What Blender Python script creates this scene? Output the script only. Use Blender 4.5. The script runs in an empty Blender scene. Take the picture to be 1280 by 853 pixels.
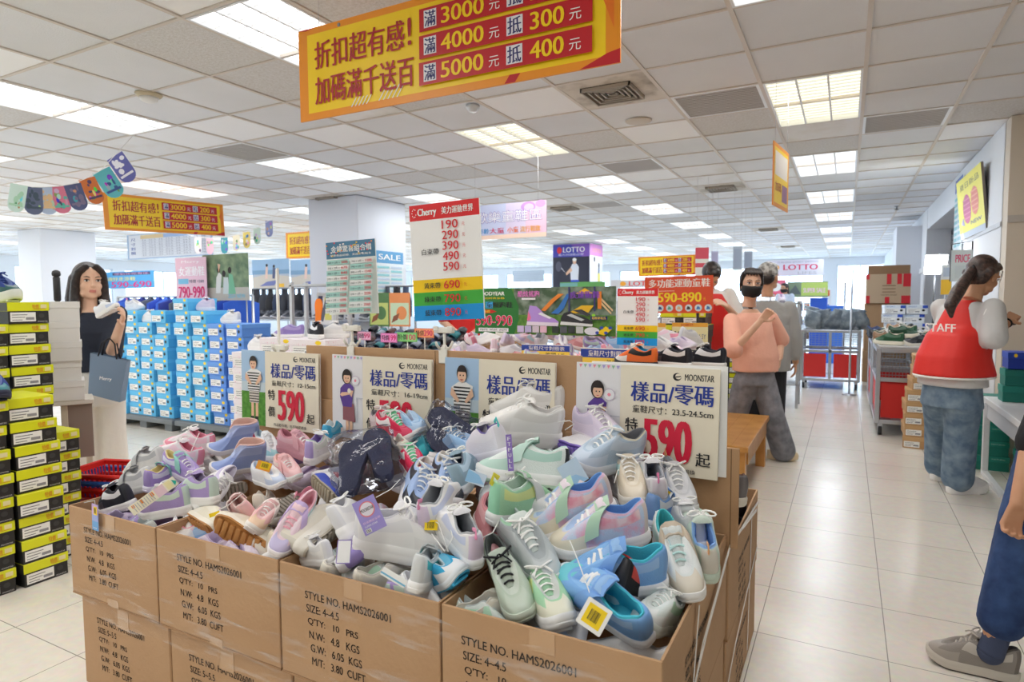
import bpy, math, random
from mathutils import Vector as V, Matrix, Euler
import numpy as np
sc = bpy.context.scene
COL = sc.collection
PI = math.pi
rnd = random.Random(7)

# ---------------------------------------------------------------- camera
cam_d = bpy.data.cameras.new('camera')
cam = bpy.data.objects.new('camera', cam_d)
COL.objects.link(cam)
cam_d.sensor_width = 36.0
cam_d.lens = 22.182
cam_d.clip_start = 0.05
cam_d.clip_end = 200
cam_d.dof.use_dof = True
cam_d.dof.focus_distance = 2.2
cam_d.dof.aperture_fstop = 5.0
cam.matrix_world = Matrix(((0.883762, -0.025242, 0.467256, 0.0000), (0.467902, 0.060020, -0.881740, 0.0000), (-0.005788, 0.997878, 0.064854, 1.3500), (0, 0, 0, 1)))
sc.camera = cam

# ---------------------------------------------------------------- light
sc.view_settings.view_transform = 'Standard'
sc.view_settings.look = 'None'
sc.view_settings.exposure = 0.32
sc.view_settings.gamma = 1.0
sc.view_settings.use_curve_mapping = False
try:
    sc.cycles.use_denoising = True
    sc.cycles.max_bounces = 8
    sc.cycles.diffuse_bounces = 6
    sc.cycles.glossy_bounces = 3
    sc.cycles.transparent_max_bounces = 12
    sc.cycles.sample_clamp_indirect = 6
    sc.cycles.caustics_reflective = False
    sc.cycles.caustics_refractive = False
except Exception:
    pass
LIGHT_W = 11.0      # watts of each ceiling light
LENS_E = 1.5        # glow of the light diffusers
SKY_E = 5.5         # daylight outside the windows
world = bpy.data.worlds.new('sky')
sc.world = world
world.use_nodes = True
wn = world.node_tree.nodes
bg = wn.get('Background') or wn.new('ShaderNodeBackground')
bg.inputs[0].default_value = (0.80, 0.90, 1.0, 1)
bg.inputs[1].default_value = SKY_E

# ---------------------------------------------------------------- materials
def lin(c):
    return tuple(((x / 255) / 12.92 if x / 255 <= .04045 else ((x / 255 + .055) / 1.055) ** 2.4) for x in c)
MATS = {}
def mat(c, rough=.6, metal=0.0, noise=None, bump=None, emit=0.0, name=None, coat=0.0, sheen=0.0):
    """noise=(other colour, scale, low, high); bump=(scale, strength)"""
    key = (c, rough, metal, noise, bump, emit, name, coat)
    if key in MATS:
        return MATS[key]
    m = bpy.data.materials.new(name or 'finish')
    m.use_nodes = True
    nt = m.node_tree
    b = nt.nodes.get('Principled BSDF')
    L = lin(c) + (1,)
    b.inputs['Base Color'].default_value = L
    b.inputs['Roughness'].default_value = rough
    b.inputs['Metallic'].default_value = metal
    if coat:
        b.inputs['Coat Weight'].default_value = coat
        b.inputs['Coat Roughness'].default_value = .08
    if noise or bump:
        tc = nt.nodes.new('ShaderNodeTexCoord')
    if noise:
        n = nt.nodes.new('ShaderNodeTexNoise')
        n.inputs['Scale'].default_value = noise[1]
        n.inputs['Detail'].default_value = 4
        nt.links.new(tc.outputs['Object'], n.inputs['Vector'])
        r = nt.nodes.new('ShaderNodeValToRGB')
        r.color_ramp.elements[0].position = noise[2]
        r.color_ramp.elements[1].position = noise[3]
        r.color_ramp.elements[0].color = L
        r.color_ramp.elements[1].color = lin(noise[0]) + (1,)
        nt.links.new(n.outputs['Fac'], r.inputs['Fac'])
        nt.links.new(r.outputs['Color'], b.inputs['Base Color'])
    if bump:
        n2 = nt.nodes.new('ShaderNodeTexNoise')
        n2.inputs['Scale'].default_value = bump[0]
        n2.inputs['Detail'].default_value = 3
        nt.links.new(tc.outputs['Object'], n2.inputs['Vector'])
        bp = nt.nodes.new('ShaderNodeBump')
        bp.inputs['Strength'].default_value = bump[1]
        bp.inputs['Distance'].default_value = .01
        nt.links.new(n2.outputs['Fac'], bp.inputs['Height'])
        nt.links.new(bp.outputs['Normal'], b.inputs['Normal'])
    if emit:
        b.inputs['Emission Color'].default_value = L
        b.inputs['Emission Strength'].default_value = emit
    MATS[key] = m
    return m
def film(name, tint, gloss=.12, clear=.8):
    """thin clear plastic: see-through with a glossy skin"""
    if name in MATS:
        return MATS[name]
    m = bpy.data.materials.new(name)
    m.use_nodes = True
    nt = m.node_tree
    nt.nodes.clear()
    o = nt.nodes.new('ShaderNodeOutputMaterial')
    t = nt.nodes.new('ShaderNodeBsdfTransparent'); t.inputs[0].default_value = lin(tint) + (1,)
    g = nt.nodes.new('ShaderNodeBsdfGlossy')
    g.inputs['Color'].default_value = (1, 1, 1, 1)
    g.inputs['Roughness'].default_value = gloss
    tc = nt.nodes.new('ShaderNodeTexCoord')
    n2 = nt.nodes.new('ShaderNodeTexNoise'); n2.inputs['Scale'].default_value = 16
    nt.links.new(tc.outputs['Object'], n2.inputs['Vector'])
    bp = nt.nodes.new('ShaderNodeBump'); bp.inputs['Strength'].default_value = .55; bp.inputs['Distance'].default_value = .015
    nt.links.new(n2.outputs['Fac'], bp.inputs['Height'])
    nt.links.new(bp.outputs['Normal'], g.inputs['Normal'])
    fr = nt.nodes.new('ShaderNodeFresnel'); fr.inputs[0].default_value = 1.45
    nt.links.new(bp.outputs['Normal'], fr.inputs['Normal'])
    mth = nt.nodes.new('ShaderNodeMath'); mth.operation = 'MULTIPLY'; mth.inputs[1].default_value = 1.5 - clear
    nt.links.new(fr.outputs[0], mth.inputs[0])
    mx = nt.nodes.new('ShaderNodeMixShader')
    nt.links.new(mth.outputs[0], mx.inputs[0])
    nt.links.new(t.outputs[0], mx.inputs[1])
    nt.links.new(g.outputs[0], mx.inputs[2])
    nt.links.new(mx.outputs[0], o.inputs[0])
    MATS[name] = m
    return m

# ---------------------------------------------------------------- mesh builder
_TXT = {}
def text_mesh(s, bold):
    k = (s, bold)
    if k not in _TXT:
        cu = bpy.data.curves.new('writing', 'FONT')
        cu.body = s
        cu.resolution_u = 3
        cu.offset = bold
        o = bpy.data.objects.new('writing', cu)
        me = bpy.data.meshes.new_from_object(o)
        v = [tuple(p.co) for p in me.vertices]
        f = [tuple(p.vertices) for p in me.polygons]
        bpy.data.objects.remove(o); bpy.data.curves.remove(cu); bpy.data.meshes.remove(me)
        xs = [p[0] for p in v] or [0]; ys = [p[1] for p in v] or [0]
        _TXT[k] = (v, f, min(xs), max(xs), min(ys), max(ys))
    return _TXT[k]

class MB:
    def __init__(s, F=None):
        s.v = []; s.f = []; s.fm = []; s.fs = []; s.mats = []; s.F = F or Matrix.Identity(4); s.lev = 0
    def mi(s, m):
        if m not in s.mats:
            s.mats.append(m)
        return s.mats.index(m)
    def add(s, vs, fs, m, smooth=False):
        b = len(s.v)
        s.v += [tuple(s.F @ V(p)) for p in vs]
        ms = m if isinstance(m, list) else None
        i0 = None if ms else s.mi(m)
        for k, f in enumerate(fs):
            s.f.append(tuple(b + i for i in f))
            s.fm.append(s.mi(ms[k]) if ms else i0)
            s.fs.append(smooth)
        return b
    def box(s, lo, hi, m, b=0.0):
        x0, y0, z0 = lo; x1, y1, z1 = hi
        if b <= 0:
            vs = [(x0,y0,z0),(x1,y0,z0),(x1,y1,z0),(x0,y1,z0),(x0,y0,z1),(x1,y0,z1),(x1,y1,z1),(x0,y1,z1)]
            fs = [(3,2,1,0),(4,5,6,7),(0,1,5,4),(1,2,6,5),(2,3,7,6),(3,0,4,7)]
            return s.add(vs, fs, m)
        vs = []
        for sx in (0, 1):
            for sy in (0, 1):
                for sz in (0, 1):
                    X = (x0, x1)[sx]; Y = (y0, y1)[sy]; Z = (z0, z1)[sz]
                    dx, dy, dz = b * (1 - 2 * sx), b * (1 - 2 * sy), b * (1 - 2 * sz)
                    vs += [(X, Y + dy, Z + dz), (X + dx, Y, Z + dz), (X + dx, Y + dy, Z)]
        I = lambda x, y, z, k: ((x * 2 + y) * 2 + z) * 3 + k
        fs = [(I(0,0,0,0),I(0,0,1,0),I(0,1,1,0),I(0,1,0,0)),(I(1,0,0,0),I(1,1,0,0),I(1,1,1,0),I(1,0,1,0)),
              (I(0,0,0,1),I(1,0,0,1),I(1,0,1,1),I(0,0,1,1)),(I(0,1,0,1),I(0,1,1,1),I(1,1,1,1),I(1,1,0,1)),
              (I(0,0,0,2),I(0,1,0,2),I(1,1,0,2),I(1,0,0,2)),(I(0,0,1,2),I(1,0,1,2),I(1,1,1,2),I(0,1,1,2))]
        for a in (0, 1):
            for c in (0, 1):
                fs += [(I(a,c,0,0),I(a,c,1,0),I(a,c,1,1),I(a,c,0,1)), (I(a,0,c,0),I(a,1,c,0),I(a,1,c,2),I(a,0,c,2)), (I(0,a,c,1),I(1,a,c,1),I(1,a,c,2),I(0,a,c,2))]
                for e in (0, 1):
                    pass
        for a in (0, 1):
            for c in (0, 1):
                for e in (0, 1):
                    fs.append((I(a,c,e,0),I(a,c,e,1),I(a,c,e,2)))
        return s.add(vs, fs, m)
    def quad(s, a, b, c, d, m):
        return s.add([a, b, c, d], [(0, 1, 2, 3)], m)
    def poly(s, pts, m, z=None):
        if z is None:
            s.lev += 1; z = s.lev * .00025
        s.add([(p[0], p[1], z) for p in pts], [tuple(range(len(pts)))], m)
    def rect(s, x0, y0, x1, y1, m):
        s.poly([(x0, y0), (x1, y0), (x1, y1), (x0, y1)], m)
    def ell(s, cx, cy, rx, ry, m, n=20):
        s.poly([(cx + rx * math.cos(2 * PI * k / n), cy + ry * math.sin(2 * PI * k / n)) for k in range(n)], m)
    def text(s, t, x0, y0, x1, y1, m, bold=0.0, keep=False):
        if bold:                                             # heavier strokes: slightly shifted copies
            d = (y1 - y0) * min(.085, bold * 3.2); n = 2 if bold < .025 else 3
            for k in range(n): s.text(t, x0 + d * k / (n - 1), y0, x1 - d * (1 - k / (n - 1)), y1, m)
            return
        v, f, a, b, c, d = text_mesh(t, bold)
        if b - a < 1e-6:
            return
        s.lev += 1; z = s.lev * .00025
        kx = (x1 - x0) / (b - a); ky = (y1 - y0) / max(d - c, 1e-6)
        if keep:
            kx = min(kx, ky)
        s.add([(x0 + (p[0] - a) * kx, y0 + (p[1] - c) * ky, z) for p in v], f, m)
    def plate(s, w, h, t, m, me=None, r=0.0):
        """board in the xy plane, front face at z=0, body behind it"""
        if r > 0:
            pts = []
            for cx, cy, a in ((w - r, r, -90), (w - r, h - r, 0), (r, h - r, 90), (r, r, 180)):
                for k in range(5):
                    q = math.radians(a + 22.5 * k); pts.append((cx + r * math.cos(q), cy + r * math.sin(q)))
        else:
            pts = [(0, 0), (w, 0), (w, h), (0, h)]
        n = len(pts)
        vs = [(x, y, 0) for x, y in pts] + [(x, y, -t) for x, y in pts]
        fs = [tuple(range(n)), tuple(range(2 * n - 1, n - 1, -1))] + [(i, i + n, (i + 1) % n + n, (i + 1) % n) for i in range(n)]
        s.add(vs, fs, [m, me or m] + [me or m] * n)
    def loft(s, rings, m, smooth=True, cap0=True, cap1=True, closed=True):
        n = len(rings[0]); vs = [p for r in rings for p in r]; fs = []; ml = []
        for j in range(len(rings) - 1):
            for i in range(n if closed else n - 1):
                i2 = (i + 1) % n
                fs.append((j * n + i, j * n + i2, (j + 1) * n + i2, (j + 1) * n + i))
                ml.append(m(j, i) if callable(m) else m)
        m0 = m(0, 0) if callable(m) else m
        m1 = m(len(rings) - 2, 0) if callable(m) else m
        if closed and cap0: fs.append(tuple(range(n - 1, -1, -1))); ml.append(m0)
        if closed and cap1: fs.append(tuple(range((len(rings) - 1) * n, len(rings) * n))); ml.append(m1)
        s.add(vs, fs, ml, smooth)
    def tube(s, pts, r, m, n=8, smooth=True, flat=1.0, up=None):
        P = [V(p) for p in pts]
        R = r if isinstance(r, (list, tuple)) else [r] * len(P)
        t0 = (P[1] - P[0]).normalized()
        u = V(up) if up else (V((0, 0, 1)) if abs(t0.z) < .9 else V((1, 0, 0)))
        rings = []
        for k, p in enumerate(P):
            t = (P[min(k + 1, len(P) - 1)] - P[max(k - 1, 0)]).normalized()
            u = u - t * u.dot(t)
            u = u.normalized() if u.length > 1e-6 else t.orthogonal().normalized()
            w = t.cross(u)
            rings.append([tuple(p + w * (R[k] * math.cos(2 * PI * i / n)) + u * (R[k] * flat * math.sin(2 * PI * i / n))) for i in range(n)])
        s.loft(rings, m, smooth)
    def lathe(s, prof, m, n=20, c=(0, 0, 0), smooth=True):
        s.loft([[(c[0] + r * math.cos(2 * PI * i / n), c[1] + r * math.sin(2 * PI * i / n), c[2] + z) for i in range(n)] for r, z in prof], m, smooth)
    def ball(s, c, r, m, n=12, rings=8):
        rx, ry, rz = r if isinstance(r, (list, tuple)) else (r, r, r)
        R = []
        for j in range(rings + 1):
            a = -PI / 2 + PI * j / rings
            q = max(math.cos(a), .02)
            R.append([(c[0] + rx * q * math.cos(2 * PI * i / n), c[1] + ry * q * math.sin(2 * PI * i / n), c[2] + rz * math.sin(a)) for i in range(n)])
        s.loft(R, m, True)
    def build(s, name, parent=None, mw=None, sharp=None):
        me = bpy.data.meshes.new(name)
        me.from_pydata(s.v, [], s.f)
        for m in s.mats:
            me.materials.append(m)
        me.polygons.foreach_set('material_index', s.fm)
        me.polygons.foreach_set('use_smooth', s.fs)
        me.update()
        if sharp:
            me.set_sharp_from_angle(angle=math.radians(sharp))
        o = bpy.data.objects.new(name, me)
        COL.objects.link(o)
        if parent is not None:
            o.parent = parent
        if mw is not None:
            o.matrix_world = mw
        return o

def tag(o, label, cat, group=None, kind=None):
    o['label'] = label; o['category'] = cat
    if group: o['group'] = group
    if kind: o['kind'] = kind
    return o
def struct(o):
    o['kind'] = 'structure'
    return o
def thing(name, label, cat, mw=None, group=None, kind=None):
    o = bpy.data.objects.new(name, None)
    o.empty_display_size = .05
    COL.objects.link(o)
    if mw is not None:
        o.matrix_world = mw
    return tag(o, label, cat, group, kind)
def dup(root, mw, label=None, group=None):
    kids = {}
    for ch in root.children:
        kids[ch] = list(ch.children)
    r = root.copy(); COL.objects.link(r); r.matrix_world = mw
    if label: r['label'] = label
    if group: r['group'] = group
    for ch, gs in kids.items():
        c = ch.copy(); COL.objects.link(c); c.parent = r
        for g in gs:
            d = g.copy(); COL.objects.link(d); d.parent = c
    return r
def frame(loc, right=(1, 0, 0), up=(0, 0, 1)):
    x = V(right).normalized(); y = V(up); y = (y - x * y.dot(x)).normalized(); z = x.cross(y)
    return Matrix(((x.x, y.x, z.x, loc[0]), (x.y, y.y, z.y, loc[1]), (x.z, y.z, z.z, loc[2]), (0, 0, 0, 1)))
def at(x, y, z=0, rz=0, rx=0, ry=0):
    return Matrix.Translation((x, y, z)) @ Euler((rx, ry, rz)).to_matrix().to_4x4()
ORD = ['', 'first', 'second', 'third', 'fourth', 'fifth', 'sixth', 'seventh', 'eighth', 'ninth', 'tenth', 'eleventh', 'twelfth', 'thirteenth', 'fourteenth', 'fifteenth', 'sixteenth', 'seventeenth', 'eighteenth', 'nineteenth', 'twentieth']
def boardpts(mb, w, h, items):
    for it in items:
        k = it[0]
        if k == 'r': mb.rect(it[1] * w, it[2] * h, it[3] * w, it[4] * h, it[5])
        elif k == 't': mb.text(it[5], it[1] * w, it[2] * h, it[3] * w, it[4] * h, it[6], it[7] if len(it) > 7 else 0.0)
        elif k == 'p': mb.poly([(x * w, y * h) for x, y in it[1]], it[2])
        elif k == 'e': mb.ell(it[1] * w, it[2] * h, it[3] * w, it[4] * h, it[5])
def board(name, label, cat, x, Y, z, w, h, items, base, edge=None, t=.006, yaw=0, roll=0, pitch=0, group=None, parent=None, r=0.0, wires=0):
    """upright board: lower-left corner at (x, Y, z), facing -Y turned by yaw (degrees)"""
    a = math.radians(yaw)
    F = frame((x, Y, z), (math.cos(a), math.sin(a), 0), (0, 0, 1)) @ Matrix.Rotation(math.radians(roll), 4, 'Z') @ Matrix.Rotation(math.radians(pitch), 4, 'X')
    mb = MB(); mb.plate(w, h, t, base, edge, r)
    boardpts(mb, w, h, items)
    o = mb.build(name, parent)
    if parent is None:
        o.matrix_world = F
        tag(o, label, cat, group)
    if wires:
        for k in (0.08, 0.92):
            q = MB(); p = F @ V((w * k, h - .01, 0)); q.tube([(w * k, h - .02, -t / 2), (w * k, h - .02 + (wires - p.z), -t / 2)], .0012, mat((200, 200, 205), .4), 5)
            q.build('hanging_wire', o)
    return o
def W(*c): return mat(c, .5)
WHITE = W(245, 245, 242); BLACK = W(20, 20, 22); RED = W(214, 30, 40); YEL = W(250, 215, 20); INK = W(38, 38, 40)

# ---------------------------------------------------------------- the room
CH = 2.747
GX = [.6 * (i + .1126) for i in range(-36, 9)]
GY = [.6 * (j + 5.4608) for j in range(-18, 49)]
X0, X1, Y0, Y1 = GX[0], 5.2, -6.8, 24.6
m_tile = mat((234, 237, 242), .9, noise=((222, 225, 229), .9, .35, .75), bump=(160, .35), name='ceiling tile')
def floor_mat():
    m = bpy.data.materials.new('vinyl floor tile'); m.use_nodes = True
    nt = m.node_tree; b = nt.nodes['Principled BSDF']
    tc = nt.nodes.new('ShaderNodeTexCoord')
    mp = nt.nodes.new('ShaderNodeMapping'); mp.inputs['Location'].default_value = (-.17, -2.65, 0)
    nt.links.new(tc.outputs['Object'], mp.inputs['Vector'])
    br = nt.nodes.new('ShaderNodeTexBrick'); br.offset = 0
    br.inputs['Scale'].default_value = 1; br.inputs['Brick Width'].default_value = .457; br.inputs['Row Height'].default_value = .457
    br.inputs['Mortar Size'].default_value = .0022; br.inputs['Mortar Smooth'].default_value = .3
    br.inputs['Color1'].default_value = lin((236, 230, 218)) + (1,); br.inputs['Color2'].default_value = lin((231, 225, 213)) + (1,)
    br.inputs['Mortar'].default_value = lin((150, 144, 134)) + (1,)
    nt.links.new(mp.outputs[0], br.inputs['Vector'])
    n = nt.nodes.new('ShaderNodeTexNoise'); n.inputs['Scale'].default_value = 30; n.inputs['Detail'].default_value = 6
    nt.links.new(tc.outputs['Object'], n.inputs['Vector'])
    mx = nt.nodes.new('ShaderNodeMixRGB'); mx.blend_type = 'MULTIPLY'; mx.inputs[0].default_value = .22
    nt.links.new(br.outputs['Color'], mx.inputs[1]); nt.links.new(n.outputs['Color'], mx.inputs[2])
    hs = nt.nodes.new('ShaderNodeHueSaturation'); hs.inputs['Saturation'].default_value = .95; hs.inputs['Value'].default_value = 1.1
    nt.links.new(mx.outputs[0], hs.inputs['Color'])
    nt.links.new(hs.outputs[0], b.inputs['Base Color'])
    n2 = nt.nodes.new('ShaderNodeTexNoise'); n2.inputs['Scale'].default_value = 3; nt.links.new(tc.outputs['Object'], n2.inputs['Vector'])
    mr = nt.nodes.new('ShaderNodeMapRange'); mr.inputs['To Min'].default_value = .14; mr.inputs['To Max'].default_value = .30
    nt.links.new(n2.outputs['Fac'], mr.inputs['Value']); nt.links.new(mr.outputs[0], b.inputs['Roughness'])
    bp = nt.nodes.new('ShaderNodeBump'); bp.inputs['Strength'].default_value = .04; bp.inputs['Distance'].default_value = .02
    nt.links.new(n2.outputs['Fac'], bp.inputs['Height']); nt.links.new(bp.outputs[0], b.inputs['Normal'])
    return m
mb = MB(); mb.box((X0 - .3, Y0 - .3, -.15), (X1 + .3, Y1 + .3, 0), floor_mat()); struct(mb.build('floor'))

# ceiling: one slab of lay-in tiles, some newer and some older
tones = [m_tile, mat((249, 251, 254), .9, bump=(200, .25)), mat((224, 224, 225), .92, noise=((208, 206, 203), 60, .35, .7), bump=(120, .6)), mat((240, 241, 243), .9, noise=((222, 218, 210), 2.2, .5, .8), bump=(160, .35))]
LX = [-.2324 - 2.4 * k for k in range(9)]                       # centre lines of the light rows
LXi = [-1 - 4 * k for k in range(9)]
LIGHTS = []
for k in range(8):
    for j in range(-14, 30, 4):
        pass
        LIGHTS.append((LXi[k], j, k))
LSET = set()
for i, j, k in LIGHTS: LSET |= {(i, j), (i, j + 1)}
VENTS = {(-3, 1): 0, (-3, 8): 0, (-3, 17): 0, (-7, 9): 1, (-11, 5): 1, (-3, 25): 1}
GRILL = {(-2, 2): 0, (0, 4): 0, (-4, 5): 0, (-9, 1): 0, (-6, 9): 0}
mb = MB()
tr = random.Random(3)
for i in range(-36, 9):
    for j in range(-17, 36):
        if (i, j) in LSET or (i, j) in VENTS or (i, j) in GRILL: continue
        x0, y0 = .6 * (i + .1126), .6 * (j + 5.4608)
        q = tr.random()
        t = tones[0 if q < .55 else 1 if q < .72 else 2 if q < .86 else 3]
        z = CH + .004 + tr.uniform(0, .003)
        mb.box((x0 + .011, y0 + .011, z), (x0 + .589, y0 + .589, z + .015), t)
mb.box((X0 - .3, Y0 - .3, CH + .13), (X1 + .3, Y1 + .3, CH + .3), mat((190, 190, 188), .9))
struct(mb.build('ceiling'))
m_bar = mat((214, 206, 197), .5); mb = MB()
for x in GX: mb.box((x - .012, Y0, CH - .002), (x + .012, Y1, CH + .02), m_bar)
for y in GY: mb.box((X0, y - .009, CH - .001), (X1, y + .009, CH + .018), m_bar)
struct(mb.build('trim_ceiling'))

m_wall = mat((232, 236, 242), .7, bump=(40, .05)); m_wall2 = mat((226, 222, 214), .7); m_beige = mat((216, 205, 188), .65, bump=(60, .06))
m_trim = mat((200, 203, 208), .45); m_dark = mat((92, 96, 104), .6)
# right wall
mb = MB()
mb.box((1.085, 6.39, 0), (1.6, 9.0, CH), m_wall)
mb.box((1.09, 9.0, 2.42), (1.6, 11.9, CH), m_wall)
mb.box((1.085, 11.9, 0), (1.6, Y1, CH), m_wall)
mb.box((1.075, 6.38, 1.92), (1.0849, 9.0, 1.96), m_trim)
mb.box((1.06, 11.95, 1.75), (1.0849, Y1, 1.83), mat((238, 240, 244), .5))
struct(mb.build('wall_right'))
mb = MB()
mb.box((1.09, 6.2, 0), (X1, 6.38, CH), m_beige)
mb.box((1.09, 6.19, 1.93), (X1, 6.1999, 1.985), mat((190, 184, 176), .4))
struct(mb.build('wall_beige'))
mb = MB(); mb.box((1.45, 9.0, 0), (1.6, 11.9, 2.42), m_dark)
for k in range(26): mb.box((1.40, 9.02, .02 + k * .092), (1.45, 11.88, .09 + k * .092), mat((108, 112, 122), .45))
struct(mb.build('door_1'))
mb = MB(); mb.box((.72, 12.6, 0), (1.084, 13.5, 2.55), mat((215, 220, 228), .6)); struct(mb.build('wall_pier'))
mb = MB()
mb.box((X1, Y0, 0), (X1 + .2, 6.2, CH), m_wall2); struct(mb.build('wall_near_right'))
mb = MB(); mb.box((X0, Y0 - .2, 0), (X1, Y0, CH), m_wall2); struct(mb.build('wall_behind'))
# window walls: sill, head, piers; real openings to the sky
m_glass = film('window glass', (235, 243, 250), .03, .94)
def window_wall(name, along, c, a0, a1, sill, head, pitch, wide, n0):
    mb = MB()
    def B(p, q, z0, z1, d0=-.1, d1=.1, m=m_wall, M=None):
        (M or mb).box((c + d0, p, z0) if along == 'y' else (p, c + d0, z0), (c + d1, q, z1) if along == 'y' else (q, c + d1, z1), m)
    B(a0, a1, 0, sill); B(a0, a1, head, CH)
    a = a0; k = n0
    while a < a1 - .2:
        w0, w1 = a + (pitch - wide), min(a + pitch, a1)
        B(a, w0, sill, head)
        fm = MB(); t = .035; fmat = mat((205, 212, 220), .4)
        for p, q, z0, z1 in ((w0, w1, sill, sill + t), (w0, w1, head - t, head), (w0, w0 + t, sill + t, head - t), (w1 - t, w1, sill + t, head - t), ((w0 + w1) / 2 - t / 2, (w0 + w1) / 2 + t / 2, sill + t, head - t)):
            B(p, q, z0, z1, -.03, .03, fmat, fm)
        o = struct(fm.build('window_%d' % k))
        g = MB(); B(w0 + t, w1 - t, sill + t, head - t, -.004, .004, m_glass, g); g.build('pane', o)
        a += pitch; k += 1
    struct(mb.build(name))
    return k
n = window_wall('wall_left', 'y', X0 - .1, Y0, Y1, .9, 2.45, 3.2, 2.8, 1)
n = window_wall('wall_far', 'x', Y1 + .1, X0, 1.1, .55, 2.5, 2.6, 2.2, n)
# columns
m_col = mat((222, 227, 236), .6, bump=(30, .05))
for nm, x0, x1, y0, y1 in (('wall_column_middle', -6.6, -5.72, 6.47, 7.5), ('wall_column_side', -14.2, -13.4, 6.4, 7.4), ('wall_column_rear', -6.55, -5.58, 14.6, 15.5), ('wall_column_far', -13.9, -13.0, 14.6, 15.5)):
    mb = MB(); mb.box((x0, y0, 0), (x1, y1, CH), m_col, .01); mb.box((x0 - .006, y0 - .006, 0), (x1 + .006, y1 + .006, .1), m_trim); struct(mb.build(nm))

# ---------------------------------------------------------------- ceiling lights
m_lens = mat((255, 255, 255), .4, emit=LENS_E, name='light diffuser')
m_lensw = mat((255, 250, 226), .4, emit=LENS_E * .75, name='warm light diffuser')
m_lv = mat((235, 238, 240), .35)
rows = ['row over the aisle', 'row second from the aisle', 'row third from the aisle', 'row fourth from the aisle', 'row fifth from the aisle', 'row sixth from the aisle', 'row seventh from the aisle', 'row eighth from the aisle']
protoL = {}
for i, j, k in LIGHTS:
    x0, y0 = .6 * (i + .1126), .6 * (j + 5.4608)
    nth = (j + 14) // 4
    lab = 'lit fluorescent ceiling panel, %s along the %s' % (ORD[nth + 1], rows[k])
    warm = (i, j) in ((-1, 2), (-5, 2))
    mw = at(x0 + .3, y0 + .6, CH)
    if warm in protoL:
        dup(protoL[warm], mw, lab)
    else:
        r = thing('ceiling_light', lab, 'ceiling light', mw, 'fluorescent panels set in the ceiling grid')
        mb = MB()
        for a, b in (((-.288, -.588), (-.274, .588)), ((.274, -.588), (.288, .588)), ((-.274, -.588), (.274, -.574)), ((-.274, .574), (.274, .588))):
            mb.box((a[0], a[1], -.004), (b[0], b[1], .05), m_lv)
        mb.build('frame', r)
        mb = MB(); mb.box((-.274, -.574, .028), (.274, .574, .034), m_lensw if warm else m_lens); mb.build('diffuser', r)
        mb = MB()
        for x in (-.092, .092): mb.box((x - .006, -.574, -.002), (x + .006, .574, .027), m_lv)
        for q in range(1, 16): mb.box((-.274, -.574 + q * .0717 - .002, .010), (.274, -.574 + q * .0717 + .002, .024), m_lv)
        mb.build('louvre', r)
        protoL[warm] = r
    if j > -20:
        l = bpy.data.lights.new('ceiling_light_lamp', 'AREA'); l.shape = 'RECTANGLE'; l.size = .52; l.size_y = 1.1; l.energy = LIGHT_W if j > -7 else LIGHT_W * .45
        l.color = (1.0, .985, .97) if j < 3 else (.93, .965, 1.0) if j < 8 else (.80, .89, 1.0)
        o = bpy.data.objects.new('ceiling_light_lamp', l); COL.objects.link(o); o.location = (x0 + .3, y0 + .6, CH - .01)
# vents, grilles, speakers, detector
for (i, j), kd in VENTS.items():
    x0, y0 = .6 * (i + .1126), .6 * (j + 5.4608)
    r = thing('ceiling_vent', 'square air diffuser in the ceiling, ' + {(-3, 1): 'dusty and dark-slotted, nearest the big yellow banner', (-3, 8): 'dark-slotted one beyond the hanging aisle banner', (-3, 17): 'far one above the aisle racks', (-7, 9): 'behind the middle column banner', (-11, 5): 'over the middle column', (-3, 25): 'above the far end of the aisle'}[(i, j)], 'vent', at(x0 + .3, y0 + .3, CH), 'square air diffusers')
    mb = MB(); mb.box((-.288, -.288, .0), (.288, .288, .01), mat((216, 210, 200), .7, noise=((150, 140, 126), 5, .45, .75))); mb.build('plate', r)
    mb = MB(); mb.box((-.17, -.17, -.004), (.17, .17, -.001), mat((40, 38, 36), .9))
    for q in range(5):
        a = .17 - q * .034
        for s1, s2, t1, t2 in ((-a, -a, a, -a + .012), (-a, a - .012, a, a), (-a, -a, -a + .012, a), (a - .012, -a, a, a)):
            mb.box((s1, s2, -.014 - .003 * (4 - q)), (t1, t2, -.004), mat((170, 162, 150), .6))
    mb.build('grille', r)
gl = {(-2, 2): 'grey slatted return grille beside the warm lit panel', (0, 4): 'grey slatted grille with a shiny corner by the beige wall', (-4, 5): 'plain grey grille beyond the warm lit panel near the big banner', (-9, 1): 'brownish grille behind the string of pennants', (-6, 9): 'grey grille above the pastel kids zone banner'}
for (i, j), kd in GRILL.items():
    x0, y0 = .6 * (i + .1126), .6 * (j + 5.4608)
    r = thing('return_grille', gl[(i, j)], 'grille', at(x0 + .3, y0 + .3, CH), 'slatted ceiling grilles')
    mb = MB()
    for a, b in (((-.288, -.288), (-.268, .288)), ((.268, -.288), (.288, .288)), ((-.268, -.288), (.268, -.268)), ((-.268, .268), (.268, .288))): mb.box((a[0], a[1], 0), (b[0], b[1], .02), m_lv)
    mb.build('frame', r)
    mb = MB(); mb.box((-.268, -.268, .014), (.268, .268, .02), mat((150, 146, 142), .6))
    for q in range(14):
        y = -.255 + q * .0385
        mb.box((-.268, y, .002), (.268, y + .022, .008), mat((186, 180, 174), .5))
    mb.build('grille', r)
def disc(name, lab, cat, p, prof, m, n=24):
    mb = MB(); mb.lathe(prof, m, n); o = mb.build(name, None, at(*p)); tag(o, lab, cat); return o
x, y, z = (-1.478, 4.926, 2.747)
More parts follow.
